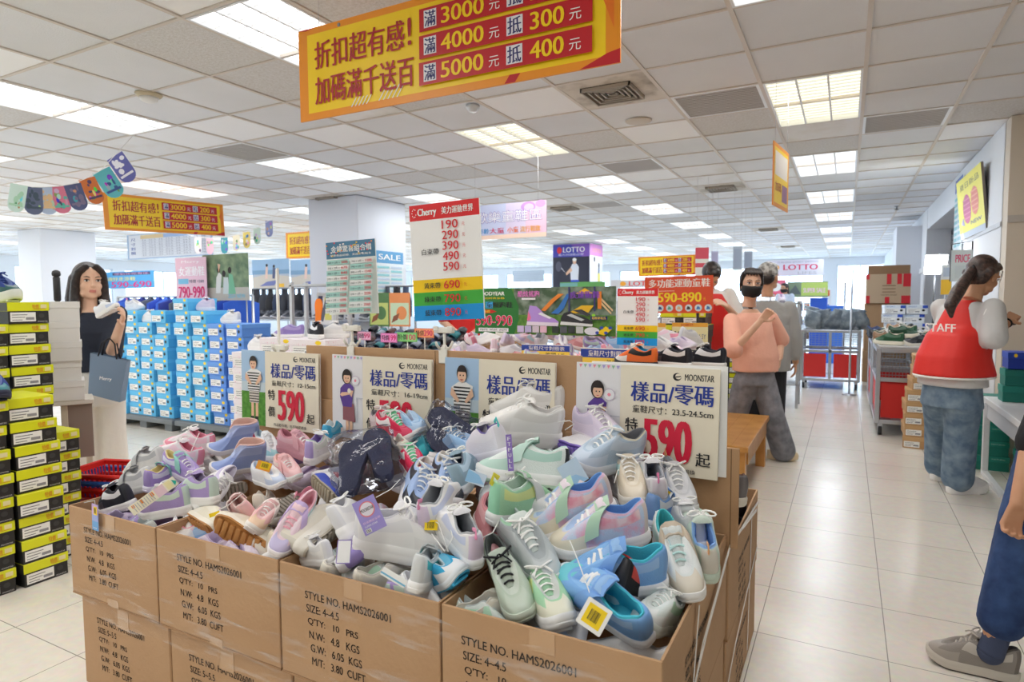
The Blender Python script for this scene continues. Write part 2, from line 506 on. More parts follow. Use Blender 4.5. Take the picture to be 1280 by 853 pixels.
disc('ceiling_speaker', 'round flat ceiling speaker beside the dusty air diffuser', 'speaker', (x, y, CH), [(.001, -.012), (.085, -.012), (.1, -.008), (.105, 0), (.001, 0)], mat((205, 198, 188), .7))
x, y, z = (-1.263, 8.467, 2.747)
disc('ceiling_speaker', 'round ceiling speaker beyond the hanging aisle banner', 'speaker', (x, y, CH), [(.001, -.012), (.085, -.012), (.1, -.008), (.105, 0), (.001, 0)], mat((205, 198, 188), .7))
x, y, z = (-4.189, 2.702, 2.747)
r = thing('smoke_detector', 'domed smoke detector with a yellowed base on the ceiling', 'smoke detector', at(x, y, CH))
mb = MB(); mb.lathe([(.001, -.022), (.06, -.022), (.075, -.014), (.085, 0), (.001, 0)], mat((200, 188, 160), .6), 24); mb.build('base', r)
mb = MB(); mb.lathe([(.001, -.055), (.03, -.053), (.052, -.042), (.06, -.022)], mat((235, 236, 235), .4), 24); mb.build('dome', r)
x, y, z = (-2.410, 3.967, 2.747)
disc('dome_camera', 'small clear dome hanging under the ceiling tiles below the big banner', 'camera', (x, y, CH), [(.001, -.05), (.03, -.045), (.048, -.02), (.05, 0), (.001, 0)], mat((215, 222, 228), .2))
x, y, z = (0.640, 11.383, 2.747)
disc('sprinkler', 'small sprinkler head on the ceiling above the wall recess', 'sprinkler', (x, y, CH), [(.001, -.06), (.03, -.055), (.03, -.045), (.012, -.04), (.012, -.01), (.04, 0), (.001, 0)], mat((150, 152, 156), .3, .8))

# ---------------------------------------------------------------- shoes
def interp(x, tab):
    if x <= tab[0][0]: return tab[0][1]
    for (a, p), (b, q) in zip(tab, tab[1:]):
        if x <= b:
            t = (x - a) / (b - a); t = t * t * (3 - 2 * t) * .5 + t * .5
            return p + (q - p) * t
    return tab[-1][1]
HW = [(-.5, .030), (-.40, .031), (-.15, .0285), (.1, .036), (.26, .042), (.40, .040), (.5, .036)]   # half width by length
HWS = [(-.5, 1.0), (-.2, .93), (.2, 1.0), (.5, 1.0)]
def sole_loop(L, k, z, n, spring=1.0, dx=0.0):
    pts = []
    for i in range(n):
        a = 2 * PI * i / n
        c, s_ = math.cos(a), math.sin(a)
        x = .5 * (abs(c) ** .80) * (1 if c > 0 else -1)
        w = interp(x, HW) * L / .22
        lat = w * (abs(s_) ** .60) * (1 if s_ > 0 else -1)
        mid = .006 * L / .22 * math.sin((x + .1) * 3.2)          # the last is slightly bent
        zz = z + spring * (.9 * max(0, x - .22) ** 2 * L + .25 * max(0, -x - .36) ** 2 * L)
        pts.append((x * L * (1 + (k - 1) * .6) + dx, (lat * k + mid), zz))
    return pts
SHOES = {}
def shoe_mesh_set(kind, L, cols):
    """kind: lace / strap / boot / slip; cols: dict of materials"""
    n = 64
    q = L / .22
    up_ = {}
    sole_h = {'lace': .030, 'strap': .028, 'boot': .028, 'chunk': .040, 'slip': .022}[kind] * q
    mids, outs = cols['sole'], cols.get('tread', cols['sole'])
    sb = MB()
    rings = [sole_loop(L, .80, 0.004 * q, n), sole_loop(L, .93, 0.0, n), sole_loop(L, 1.0, .005 * q, n), sole_loop(L, 1.045, sole_h * .42, n),
             sole_loop(L, 1.025, sole_h * .5, n), sole_loop(L, 1.05, sole_h * .62, n), sole_loop(L, 1.045, sole_h * .92, n), sole_loop(L, 1.0, sole_h * 1.06, n), sole_loop(L, .92, sole_h * 1.0, n)]
    sb.loft(rings, lambda j, i: outs if j < 2 else mids, True)
    # tread bars across the bottom
    for k in range(8):
        x = (-.37 + k * .105) * L
        w = interp(x / L, HW) * q * .62
        zt = .9 * max(0, x / L - .22) ** 2 * L + .25 * max(0, -x / L - .36) ** 2 * L
        sb.box((x - .008 * q, -w, zt - .003 * q), (x + .008 * q, w, zt + .006 * q), outs, .0015 * q)
    up_['sole'] = sb
    # opening contour
    if kind == 'boot':
        x0, x1 = -.47 * L, .06 * L
    else:
        x0, x1 = -.475 * L, .20 * L
    N2 = n
    base = sole_loop(L, .97, sole_h * .95, n)
    top = []
    def topz(x):
        t = x / L
        if kind == 'boot':
            return q * interp(t, [(-.5, .142), (-.1, .146), (-.02, .142), (.03, .125), (.10, .092)]) + sole_h - .026 * q
        return q * interp(t, [(-.5, .100), (-.44, .097), (-.30, .080), (-.17, .085), (-.06, .101), (.06, .086), (.2, .062)]) + sole_h - .027 * q
    def topw(x):
        t = x / L
        if kind == 'boot':
            return q * interp(t, [(-.47, .022), (-.3, .030), (-.1, .029), (.02, .020), (.12, .012)])
        return q * interp(t, [(-.475, .018), (-.36, .0245), (-.22, .0250), (-.09, .020), (.02, .0150), (.2, .0125)])
    for i in range(n):
        a = 2 * PI * i / n
        c, s_ = math.cos(a), math.sin(a)
        xm, xr = (x0 + x1) / 2, (x1 - x0) / 2
        x = xm + xr * (abs(c) ** .8) * (1 if c > 0 else -1)
        top.append((x, topw(x) * (abs(s_) ** .6) * (1 if s_ > 0 else -1), topz(x)))
    NV = 11
    rings = []
    for j in range(NV + 1):
        v = j / NV
        hv = math.sin(v * PI / 2) ** .92; hh = 1 - math.cos(v * PI / 2) ** 1.0
        r = []
        for i in range(n):
            B, T = V(base[i]), V(top[i])
            fwd = max(0.0, math.cos(2 * PI * i / n))
            h2 = hh * (1 - .25 * fwd) + .25 * fwd * v
            if kind == 'boot':
                f_ = min(1, fwd * 1.6); hb = hv * (1 - f_) + f_ * v ** 1.5; h2 = h2 * (1 - f_) + f_ * math.sin(v * PI / 2) ** .9
            else: hb = hv
            p = V((B.x + (T.x - B.x) * h2, B.y + (T.y - B.y) * h2, B.z + (T.z - B.z) * hb))
            side = abs(math.sin(2 * PI * i / n))
            p.y *= 1 + .06 * math.sin(PI * v) * side
            if math.cos(2 * PI * i / n) < -.5: p.x -= .006 * q * math.sin(PI * v) 
            r.append(tuple(p))
        rings.append(r)
    def um(j, i):
        a = (i + .5) / n
        c = math.cos(2 * PI * a); v = j / NV
        if c > .80 and v < .55: return cols.get('toe', cols['upper'])
        if v < .2 and c > .2: return cols.get('toe', cols['upper'])
        if c < -.90 and v < .8: return cols.get('heel', cols['upper'])
        if -.75 < c < .15 and .25 < v < .9 and (abs(v - .5) < .22 - .18 * abs(c + .3)): return cols.get('panel', cols['upper'])
        if v > .70 and c > .12 and 'eye' in cols: return cols['eye']
        if v > .86 and c < .3: return cols.get('collar', cols['upper'])
        return cols['upper']
    ub = MB()
    ub.loft(rings, um, True, cap0=False, cap1=False)
    # padded collar and lining
    lin_ = cols['lining']
    cen = V((-.2 * L, 0, 0))
    def inner(d, dz, zmin=None):
        r = []
        for i in range(n):
            T = V(top[i]); c = math.cos(2 * PI * i / n)
            k = 1 - d / max(.02 * q, abs(T.y) + .008 * q)
            xx = x0 + (T.x - x0) * (1 - d / (x1 - x0)) + d * .5
            z = T.z + dz if zmin is None else zmin
            r.append((xx, T.y * max(k, .15), z))
        return r
    lr = [rings[-1], inner(.0025 * q, .0035 * q), inner(.007 * q, .003 * q), inner(.0095 * q, -.007 * q), inner(.006 * q, 0, sole_h + .022 * q), inner(.007 * q, 0, sole_h + .006 * q)]
    ub.loft(lr, lambda j, i: cols.get('collar', lin_) if j < 1 else lin_, True, cap0=False, cap1=True)
    up_['upper'] = ub
    # tongue
    if kind in ('lace', 'strap', 'chunk'):
        tb = MB(); R = []
        for t in range(9):
            u = t / 8
            x = (.205 - .335 * u) * L
            z = topz(x) - .003 * q + .010 * q * max(0, u - .62) / .38 * 2.2 + .003 * q * math.sin(PI * u)
            w = q * (.012 + .010 * u)
            th = .0035 * q
            R.append([(x, -w, z - .002 * q), (x + .002, -w * .6, z + th), (x + .003, 0, z + th * 1.5), (x + .002, w * .6, z + th), (x, w, z - .002 * q), (x - .003, w * .6, z - th), (x - .004, 0, z - th * .6), (x - .003, -w * .6, z - th)])
        tb.loft(R, cols.get('tongue', cols['upper']), True)
        up_['tongue'] = tb
        lb = MB(); lm = cols.get('lace', WHITE)
        nb = 5 if kind != 'strap' else 3
        for k in range(nb):
            x = (.175 - k * .052) * L
            w = topw(x) + .004 * q
            dx = (.014 if k % 2 else -.014) * L * (0 if k == 0 else 1)
            z = topz(x)
            pts = [(x - dx, -w, z - .001 * q), (x - dx * .5, -w * .55, z + .0055 * q), (x, 0, z + .0085 * q), (x + dx * .5, w * .55, z + .0055 * q), (x + dx, w, z - .001 * q)]
            lb.tube(pts, .0031 * q, lm, 6, flat=.6)
            pts2 = [(x + dx - .012 * L, -w, z + .001 * q), (x, -w * .4, z + .007 * q), (x - .02 * L, w, z + .001 * q)]
            if k: lb.tube(pts2, .0029 * q, lm, 6, flat=.6)
        if kind == 'lace' or kind == 'chunk':
            x = -.05 * L; z = topz(x) + .010 * q
            for sg in (-1, 1):
                lb.tube([(x + (.005 + .009 * math.cos(a_)) * q, sg * (.017 - .015 * math.cos(a_ + .6)) * q, z + (.004 + .004 * math.sin(a_)) * q) for a_ in [k_ * PI / 5 for k_ in range(11)]], .0024 * q, lm, 6)
                lb.tube([(x, 0, z), (x + .012 * q, sg * .008 * q, z + .003 * q), (x + .022 * q, sg * .016 * q, z - .002 * q), (x + .03 * q, sg * .022 * q, z - .009 * q)], .0022 * q, lm, 6)
        up_['lace'] = lb
    if kind == 'boot':
        b = MB(); R = []
        for j, e in ((7, .001), (7, .004), (8, .004), (9, .004), (9, .001)):
            R.append([(p[0] + .25 * e, p[1] + e * (1 if p[1] > 0 else -1), p[2]) for p in rings[j]])
        b.loft(R, cols.get('strap', cols['upper']), True, False, False)
        up_['strap'] = b
    if kind == 'strap':
        b = MB(); R = []
        xc = .04 * L if kind == 'strap' else .10 * L
        hw_ = (.016 if kind == 'strap' else .014) * q
        iL = min((i for i in range(n) if base[i][1] > 0), key=lambda i: abs(base[i][0] - xc))
        iR = min((i for i in range(n) if base[i][1] < 0), key=lambda i: abs(base[i][0] - xc))
        cl = [V(rings[j][iL]) for j in range(2, NV + 1)]; cr = [V(rings[j][iR]) for j in range(2, NV + 1)]
        zt = max(cl[-1].z, cr[-1].z) + .009 * q
        mid_ = [V((cl[-1].x, cl[-1].y * f, zt)) for f in (.5, 0, -.5)] if kind == 'strap' else [V((cl[-1].x + .012 * q, cl[-1].y * f, zt - .004 * q)) for f in (.5, 0, -.5)]
        path = cl + mid_ + cr[::-1]
        c0 = V((xc, 0, sole_h + .02 * q))
        for p in path:
            o_ = V((0, p.y - c0.y, p.z - c0.z)).normalized()
            p1 = p + o_ * .0025 * q; p2 = p + o_ * .0060 * q
            sl = V((hw_, 0, -.35 * hw_))
            R.append([tuple(p1 - sl), tuple(p1 + sl), tuple(p2 + sl), tuple(p2 - sl)])
        b.loft(R, cols.get('strap', cols['upper']), False)
        up_['strap'] = b
    if kind != 'boot' and 'tab' in cols:
        b = MB(); x = -.475 * L; z = topz(x)
        b.tube([(x + .004 * q, 0, z - .012 * q), (x - .012 * q, 0, z - .002 * q), (x - .008 * q, 0, z + .016 * q), (x + .008 * q, 0, z + .006 * q)], .006 * q, cols['tab'], 6, flat=.3, up=(0, 1, 0))
        up_['pull_tab'] = b
    return up_
def shoe(name, label, mw, kind='lace', L=.22, group=None, tagcol=None, tagmw=None, **cols):
    """one shoe with sole, upper, tongue, lace, strap and tag as its parts"""
    key = (kind, L) + tuple(sorted((k, id(m)) for k, m in cols.items()))
    root = thing(name, label, 'shoe', mw, group)
    if key not in SHOES:
        SHOES[key] = {k: b.build(k, root, sharp=50) for k, b in shoe_mesh_set(kind, L, cols).items()}
    else:
        for k, o in SHOES[key].items():
            c = o.copy(); COL.objects.link(c); c.parent = root
    return root
FAB = lambda *c: mat(c, .85, bump=(420, .25))
LEA = lambda *c: mat(c, .42)
RUB = lambda *c: mat(c, .55)

# ---------------------------------------------------------------- cartons of the sale bin
m_card = mat((192, 155, 117), .75, noise=((180, 142, 104), 3.0, .3, .75), bump=(70, .12), name='corrugated cardboard')
m_cardin = mat((176, 137, 98), .8, noise=((166, 126, 88), 4, .3, .7))
m_print = mat((44, 38, 34), .8)
m_tape = mat((196, 158, 118), .12, coat=.6)
m_strap = mat((236, 236, 234), .25)
LINES = ["STYLE NO. HAMS2026001", "SIZE: %s", "Q'TY:   10   PRS", "N.W:   4.8   KGS", "G.W:   6.05  KGS", "M/T:   3.80  CUFT"]
LEN = [.29, .115, .175, .175, .178, .185]
def print_face(mb, F, s, x0, ytop, sc_):
    old = mb.F; mb.F = F; mb.lev = 2
    for k, t in enumerate(LINES):
        t = t % s if '%' in t else t
        y = ytop - k * .036 * sc_
        mb.lev = 2
        mb.text(t, x0 + .004 * k * sc_, y - .021 * sc_, x0 + .004 * k * sc_ + LEN[k] * sc_, y, m_print, .012)
    mb.F = old
def carton(label, x0, x1, y0, y1, z0, z1, size, open_top=True, px=.10, side_text=False, zr=None, tape=True):
    w, d, h = x1 - x0, y1 - y0, z1 - z0
    r = thing('carton', label, 'cardboard box', at(x0, y0, z0), 'cartons of the sale bin')
    t = .006
    mb = MB()
    if open_top:
        mb.box((0, 0, 0), (w, d, t), m_cardin)
        zf = h; zb = h if zr is None else h + zr
        mb.box((0, 0, t), (w, t, h), m_card, .002)
        mb.box((0, d - t, t), (w, d, h + (zr or 0)), m_card, .002)
        for xx in (0, w - t):
            vs = [(xx, t, t), (xx + t, t, t), (xx + t, d - t, t), (xx, d - t, t), (xx, t, h), (xx + t, t, h), (xx + t, d - t, h + (zr or 0)), (xx, d - t, h + (zr or 0))]
            mb.add(vs, [(3, 2, 1, 0), (4, 5, 6, 7), (0, 1, 5, 4), (1, 2, 6, 5), (2, 3, 7, 6), (3, 0, 4, 7)], m_card)
    else:
        mb.box((0, 0, 0), (w, d, h), m_card, .004)
        mb.box((.002, d / 2 - .001, h - .0005), (w - .002, d / 2 + .001, h + .0004), mat((120, 92, 64), .8))
    print_face(mb, frame((0, 0, 0)), size, px, h - .062, min(1, w / .53))
    if side_text:
        print_face(mb, frame((w, 0, 0), (0, 1, 0)), size, .2, h - .10, .9)
    mb.build('body', r)
    if tape:
        for za, zb in ((h - .05 if open_top else h - .07, h - .001), (.002, .028)):
            tb = MB(); tb.box((w / 2 - .03, -.0012, za), (w / 2 + .03, -.0003, zb), m_tape); tb.build('packing_tape', r)
    return r
CX = [-2.40, -1.905, -1.36, -.825, -.298]
nm = ['far left', 'second from left', 'third from left', 'rightmost']
wh = ['at the end nearest the black and yellow shoeboxes', 'second from the black and yellow shoeboxes', 'third from the black and yellow shoeboxes', 'at the end nearest the open aisle']
for k in range(4):
    carton('open brown carton of shoes, top tier, ' + wh[k], CX[k] + .003, CX[k + 1] - .003, 1.19, 1.945, .325, .64, '4~4.5', True, (.09, .10, .095, .055)[k], k == 3)
LXX = [-2.365, -1.87, -1.33, -.80, -.302]
for k in range(4):
    carton('closed brown carton in the bottom tier, ' + wh[k], LXX[k] + .003, LXX[k + 1] - .003, 1.20, 1.94, 0, .322, '5~5.5', False, .09, k == 3)
carton('brown carton holding grey and black trainers, behind the front bin by the wooden bench', -.80, -.296, 1.955, 2.66, .30, .585, '4~4.5', True, .1, True, tape=False)
carton('closed brown carton under the trainers carton, beside the open aisle', -.80, -.30, 1.955, 2.66, 0, .297, '5~5.5', False, .1, True)
for k in range(3):
    carton('brown carton hidden in the back row, ' + wh[k], CX[k] + .004, CX[k + 1] - .004, 1.955, 2.66, 0, .55, '5~5.5', False, .1, False, tape=False)
def sheet(label, x0, x1, y, z0, z1, seam=None):
    mb = MB()
    mb.box((0, -.005, 0), (x1 - x0, .005, z1 - z0), m_card, .0015)
    for f in (seam or []):
        mb.box(((x1 - x0) * f - .0015, -.0056, .004), ((x1 - x0) * f + .0015, -.0049, z1 - z0 - .002), mat((128, 98, 68), .85))
    o = mb.build('cardboard_sheet', None, at(x0, y, z0)); return tag(o, label, 'cardboard', 'cardboard sheets standing up between the cartons')
sheet('low brown cardboard sheet behind the 12-15cm sale sign', -2.39, -1.78, 1.951, .645, .94, [.93])
sheet('tall brown cardboard sheet behind the 16-19cm and middle sale signs', -2.03, -.775, 1.962, .66, 1.163, [.53])
sheet('brown cardboard sheet behind the 23.5-24.5cm sale sign', -.83, -.27, 1.950, .60, .905, [.96])
# white strapping tape over the aisle side
r = thing('strapping_tape', 'white plastic strapping tape stretched along the aisle side of the cartons', 'tape', at(-.2955, 0, 0))
for pts in ([(0, 1.28, .36), (.003, 1.6, .50), (.003, 1.955, .60), (.003, 2.64, .54)], [(0, 1.25, .30), (.003, 1.55, .50), (.003, 1.96, .61), (.003, 2.6, .52)], [(.0, 1.62, .02), (.002, 2.1, .22), (.003, 2.65, .36)], [(0, 1.42, .34), (.003, 1.50, .62)], [(0, 2.42, .04), (.003, 2.46, .57)]):
    mb = MB(); mb.tube(pts, .007, m_strap, 6, False, .12, up=(1, 0, 0)); mb.build('tape_strip', r)
# clear film stretched round the cartons
def wrap_mat():
    m = bpy.data.materials.new('stretch film'); m.use_nodes = True; nt = m.node_tree; nt.nodes.clear()
    o = nt.nodes.new('ShaderNodeOutputMaterial'); t = nt.nodes.new('ShaderNodeBsdfTransparent'); g = nt.nodes.new('ShaderNodeBsdfPrincipled')
    g.inputs['Base Color'].default_value = (.85, .85, .86, 1); g.inputs['Roughness'].default_value = .25
    tc = nt.nodes.new('ShaderNodeTexCoord'); mp = nt.nodes.new('ShaderNodeMapping'); mp.inputs['Scale'].default_value = (6, 6, 40); mp.inputs['Rotation'].default_value = (0, .15, 0)
    n = nt.nodes.new('ShaderNodeTexNoise'); n.inputs['Scale'].default_value = 1.0; n.inputs['Detail'].default_value = 5
    r = nt.nodes.new('ShaderNodeMapRange'); r.inputs['From Min'].default_value = .52; r.inputs['From Max'].default_value = .78; r.inputs['To Min'].default_value = .02; r.inputs['To Max'].default_value = .42
    mx = nt.nodes.new('ShaderNodeMixShader')
    for a, b in ((tc.outputs['Object'], mp.inputs['Vector']), (mp.outputs[0], n.inputs['Vector']), (n.outputs['Fac'], r.inputs['Value']), (r.outputs[0], mx.inputs[0]), (t.outputs[0], mx.inputs[1]), (g.outputs[0], mx.inputs[2]), (mx.outputs[0], o.inputs[0])): nt.links.new(a, b)
    return m
fm_ = wrap_mat()
r = thing('stretch_film', 'clear stretch film wrapped round the front of the cartons', 'plastic film', at(0, 0, 0))
for (za, zb, y_) in ((.52, .60, 1.186), (.27, .37, 1.185), (.40, .43, 1.186)):
    mb = MB()
    for k in range(30):
        xa, xb = -2.405 + 2.105 * k / 30, -2.405 + 2.105 * (k + 1) / 30
        w1, w2 = .012 * math.sin(k * 1.1), .012 * math.sin((k + 1) * 1.1)
        mb.quad((xa, y_, za + w1), (xb, y_, za + w2), (xb, y_, zb - w2), (xa, y_, zb - w1), fm_)
    mb.build('film_band', r)

# ---------------------------------------------------------------- sale signs on the cardboard
CREAM = mat((237, 229, 208), .45); BLUE = mat((30, 56, 150), .5); CRIM = mat((216, 24, 62), .5)
SKIN = mat((232, 190, 160), .6); SKINm = SKIN; HAIRc = mat((38, 28, 26), .6)
def kid(boy):
    I = []
    if boy:
        sky, gr = W(168, 200, 232), mat((92, 156, 58), .7, noise=((60, 120, 40), 60, .35, .7))
        I += [('r', 0, 0, .335, 1, sky), ('r', 0, .42, .335, .58, W(196, 214, 226)), ('r', 0, 0, .335, .45, gr)]
        st, st2 = W(240, 240, 238), W(40, 40, 44)
        for x in (.13, .19): I += [('r', x, .10, x + .035, .36, SKIN), ('r', x - .01, .05, x + .035, .12, W(30, 30, 34))]
        I += [('p', [(.11, .30), (.235, .30), (.245, .50), (.105, .50)], W(214, 208, 200))]
        for q in range(5): I.append(('r', .112, .31 + q * .036, .24, .325 + q * .036, W(84, 78, 74)))
        I += [('p', [(.10, .46), (.245, .46), (.275, .72), (.21, .755), (.135, .755), (.07, .70)], st)]
        for q in range(7): I.append(('p', [(.094, .475 + q * .036), (.25, .475 + q * .036), (.252, .49 + q * .036), (.092, .49 + q * .036)], st2))
        I += [('p', [(.07, .70), (.10, .66), (.15, .56), (.13, .54), (.06, .62)], SKIN), ('p', [(.27, .70), (.245, .66), (.20, .56), (.215, .54), (.285, .62)], SKIN)]
        I += [('e', .172, .845, .05, .085, HAIRc), ('e', .172, .82, .042, .07, SKIN), ('p', [(.13, .86), (.215, .86), (.20, .92), (.145, .92)], HAIRc), ('e', .157, .825, .006, .008, HAIRc), ('e', .188, .825, .006, .008, HAIRc), ('p', [(.155, .785), (.19, .785), (.172, .77)], W(190, 80, 80))]
    else:
        I += [('r', 0, 0, .335, 1, W(232, 232, 236))]
        for q in range(9): I.append(('p', [(.02 + q * .035, .985), (.045 + q * .035, .985), (.03 + q * .035, .95)], W(*[(240, 150, 170), (150, 200, 160), (180, 170, 230)][q % 3])))
        for a in range(2): I += [('e', .25, .70, .045, .06, W(208, 196, 214)), ('e', .25, .70, .038, .052, W(236, 236, 240)), ('e', .25, .70, .012, .016, W(240, 140, 160))][:3] if a == 0 else [('r', .26, .2, .27, .5, W(200, 204, 214)), ('r', .26, .49, .33, .50, W(200, 204, 214))]
        sh, sk = W(92, 60, 150), W(150, 92, 100)
        for x in (.15, .19): I += [('r', x, .06, x + .03, .26, SKIN)]
        I += [('p', [(.12, .22), (.25, .20), (.235, .42), (.12, .42)], sk)]
        I += [('p', [(.12, .38), (.215, .38), (.235, .62), (.20, .66), (.14, .66), (.095, .60), (.09, .50)], sh)]
        I += [('p', [(.09, .52), (.11, .50), (.19, .53), (.19, .56), (.11, .55)], SKIN), ('p', [(.235, .58), (.215, .50), (.18, .55), (.185, .58)], SKIN), ('e', .19, .575, .018, .03, W(240, 236, 220))]
        I += [('e', .165, .745, .05, .09, HAIRc), ('e', .168, .725, .037, .062, SKIN), ('p', [(.13, .76), (.20, .76), (.19, .81), (.14, .81)], HAIRc), ('e', .157, .725, .005, .007, HAIRc), ('e', .182, .725, .005, .007, HAIRc), ('p', [(.155, .69), (.183, .69), (.168, .68)], W(200, 80, 90))]
    return I
def moon_sign(label, x, Y, z, w, h, size, boy, roll, pitch):
    I = kid(boy) + [('r', .335, 0, 1, 1, CREAM)]
    I += [('t', .775, .885, .965, .945, 'MOONSTAR', INK, .015), ('e', .725, .915, .028, .036, INK), ('e', .733, .920, .020, .026, CREAM), ('p', [(.715, .918), (.75, .926), (.75, .916), (.715, .908)], INK)]
    I += [('t', .41, .66, .965, .85, '樣品/零碼', BLUE, .014), ('t', .425, .555, .965, .625, '童鞋尺寸：' + size, INK, .01),
          ('t', .375, .37, .465, .50, '特', INK, .012), ('t', .375, .15, .465, .28, '價', INK, .012), ('t', .50, .115, .835, .51, '590', CRIM, .045), ('t', .86, .11, .955, .235, '起', INK, .012), ('t', .45, .03, .86, .07, '商品數有限．恕不接受退換', INK, .01)]
    return board('sale_sign', label, 'sign', x, Y, z, w, h, I, CREAM, W(250, 250, 248), .005, 0, roll, pitch, 'cream sale signs on the cardboard')
"""signs lean back against the cardboard"""
b = (-2.404, 1.925, 0.801, 0.476, 0.333)
moon_sign('cream sale sign reading 12-15cm with a boy in stripes', *b[:3], b[3], b[4], '12-15cm', True, -.4, -1.0)
b = (-1.864, 1.930, 0.794, 0.500, 0.338)
moon_sign('cream sale sign reading 16-19cm with a girl in purple', *b[:3], b[3], b[4], '16-19cm', False, -.4, -1.0)
b = (-1.309, 1.930, 0.784, 0.447, 0.357)
moon_sign('cream sale sign half hidden by white sneakers, with a boy in stripes', *b[:3], b[3], b[4], '20-23cm', True, -.5, -1.0)
b = (-0.781, 1.915, 0.816, 0.455, 0.330)
moon_sign('cream sale sign reading 23.5-24.5cm with a girl in purple', *b[:3], b[3], b[4], '23.5-24.5cm', False, -.6, -1.0)
b = (-0.731, 1.940, 0.816, 0.426, 0.333)
tag((lambda m: (m.plate(b[3], b[4], .004, WHITE), m.build('blank_board', None, frame((b[0], 1.937, b[2]))))[1])(MB()), 'plain white board behind the 23.5-24.5cm sale sign', 'board')

# ---------------------------------------------------------------- clip-on boards standing on the cardboard
m_clip = mat((240, 238, 228), .35)
def clip(label, x, y, z, stem):
    r = thing('sign_clip', label, 'clip', at(x, y, z))
    mb = MB(); mb.box((-.018, -.014, -.04), (.018, -.006, .012), m_clip, .002); mb.box((-.018, .006, -.04), (.018, .014, .012), m_clip, .002)
    mb.box((-.012, -.014, .008), (.012, .014, .02), m_clip, .002)
    mb.tube([(-.012, -.012, .012), (-.016, -.026, .030), (-.018, -.030, .042)], [.005, .0055, .004], m_clip, 8)
    mb.tube([(.012, .012, .012), (.016, .026, .030), (.018, .030, .042)], [.005, .0055, .004], m_clip, 8); mb.build('clamp', r)
    mb = MB(); mb.tube([(0, 0, .012), (.001, 0, .04), (0, 0, stem)], .0055, m_clip, 8); mb.ball((0, 0, .02), .011, m_clip); mb.build('stem', r)
    mb = MB(); mb.box((-.042, -.010, stem - .012), (.042, .010, stem + .010), m_clip, .003); mb.box((-.042, -.013, stem - .003), (-.02, -.009, stem + .014), m_clip, .001); mb.box((.02, -.013, stem - .003), (.042, -.009, stem + .014), m_clip, .001); mb.build('holder', r)
    return r
def cherry_items(lo=False):
    GN, BL = W(64, 176, 60), W(0, 150, 222)
    I = [('r', 0, .865, 1, 1, W(224, 34, 38)), ('r', 0, .245, 1, .355, W(250, 208, 10)), ('r', 0, .13, 1, .245, GN), ('r', 0, 0, 1, .13, BL)]
    I += [('t', .12, .885, .40, .965, 'Cherry', WHITE, .03), ('t', .47, .90, .92, .962, '美力運動世界', WHITE, .02)]
    for a in range(8): I.append(('e', .075 + .03 * math.cos(a * .7 + 1), .93 + .035 * math.sin(a * .7 + 1), .006, .005, WHITE))
    for k, n in enumerate(('190', '290', '390', '490', '590')):
        y = .775 - k * .089
        I += [('t', .47, y, .70, y + .072, n, RED, .012), ('t', .755, y + .012, .795, y + .042, '元', RED)]
    I += [('t', .17, .565, .42, .615, '白束帶', INK, .015)]
    for k, (a, n) in enumerate((('黃束帶', '690'), ('綠束帶', '790'), ('藍束帶', '890'))):
        y = .268 - k * .117
        I += [('t', .18, y + .008, .42, y + .056, a, INK, .015), ('t', .47, y, .70, y + .068, n, RED, .012), ('t', .755, y + .012, .795, y + .042, '元', RED)]
    return I
x, Y, z, w, h = (-1.472, 1.985, 1.282, 0.286, 0.442)
board('price_board', 'white price board with red header and yellow green blue bands, clipped above the tall cardboard', 'sign', x - .005, Y, z - .012, w + .012, h, cherry_items(), W(246, 246, 244), None, .008, 5, 2.4)
cx_, cy_, cz_ = (-1.326, 1.965, 1.170)
clip('white plastic clip gripping the cardboard under the red-headed price board', cx_, 1.962, 1.155, .085)
x, Y, z, w, h = (-1.923, 1.990, 1.291, 0.245, 0.302)
I = [('r', 0, 0, 1, 1, W(240, 244, 240)), ('r', 0, .77, 1, 1, W(72, 124, 158)), ('t', .10, .855, .93, .945, '金鐏驚喜組合價', WHITE, .012), ('t', .08, .80, .92, .83, '單筆商品結帳．買越多省越多', WHITE, .01)]
cr = random.Random(5)
for k in range(26): I.append(('r', (a := cr.random() * .96), (q := .80 + .18 * cr.random()), a + .03, q + .018, W(*cr.choice([(240, 200, 60), (230, 70, 80), (240, 140, 60), (250, 240, 240)]))))
for k in range(10):
    y = .70 - k * .074
    for s in (0, 1):
        xx = .03 + s * .49
        I += [('r', xx, y - .012, xx + .45, y + .052, W(*((166, 214, 206), (235, 238, 236))[(k + s) % 2])), ('t', xx + .02, y, xx + .27, y + .034, '%d × 2件 =' % (300 + 90 * k + 400 * s), W(80, 90, 100), .01), ('t', xx + .30, y, xx + .43, y + .036, str(500 + 170 * k + 700 * s), W(214, 60, 70), .03)]
board('combo_price_board', 'teal and white combo price chart on a clip, in front of the middle column', 'sign', x, Y, z, w, h, I, W(240, 244, 240), None, .006, 5, 2)
clip('white plastic clip gripping the cardboard under the teal combo price chart', *(-1.777, 1.965, 1.152)[:1], 1.962, 1.155, .085)
p = (-2.206, 1.980, 1.156)
board('edge_on_price_board', 'white price board seen edge-on, clipped above the 12-15cm sale sign', 'sign', p[0], p[1], p[2] - .0, .26, .34, [('t', .1, .6, .9, .8, '190', RED, .01), ('r', .0, .86, 1, 1, W(224, 34, 38))], W(244, 240, 230), None, .008, 139.5, 1)
clip('white plastic clip at the top of the 12-15cm sale sign', *(-2.179, 1.950, 1.127)[:1], 1.951, 1.12, .03)

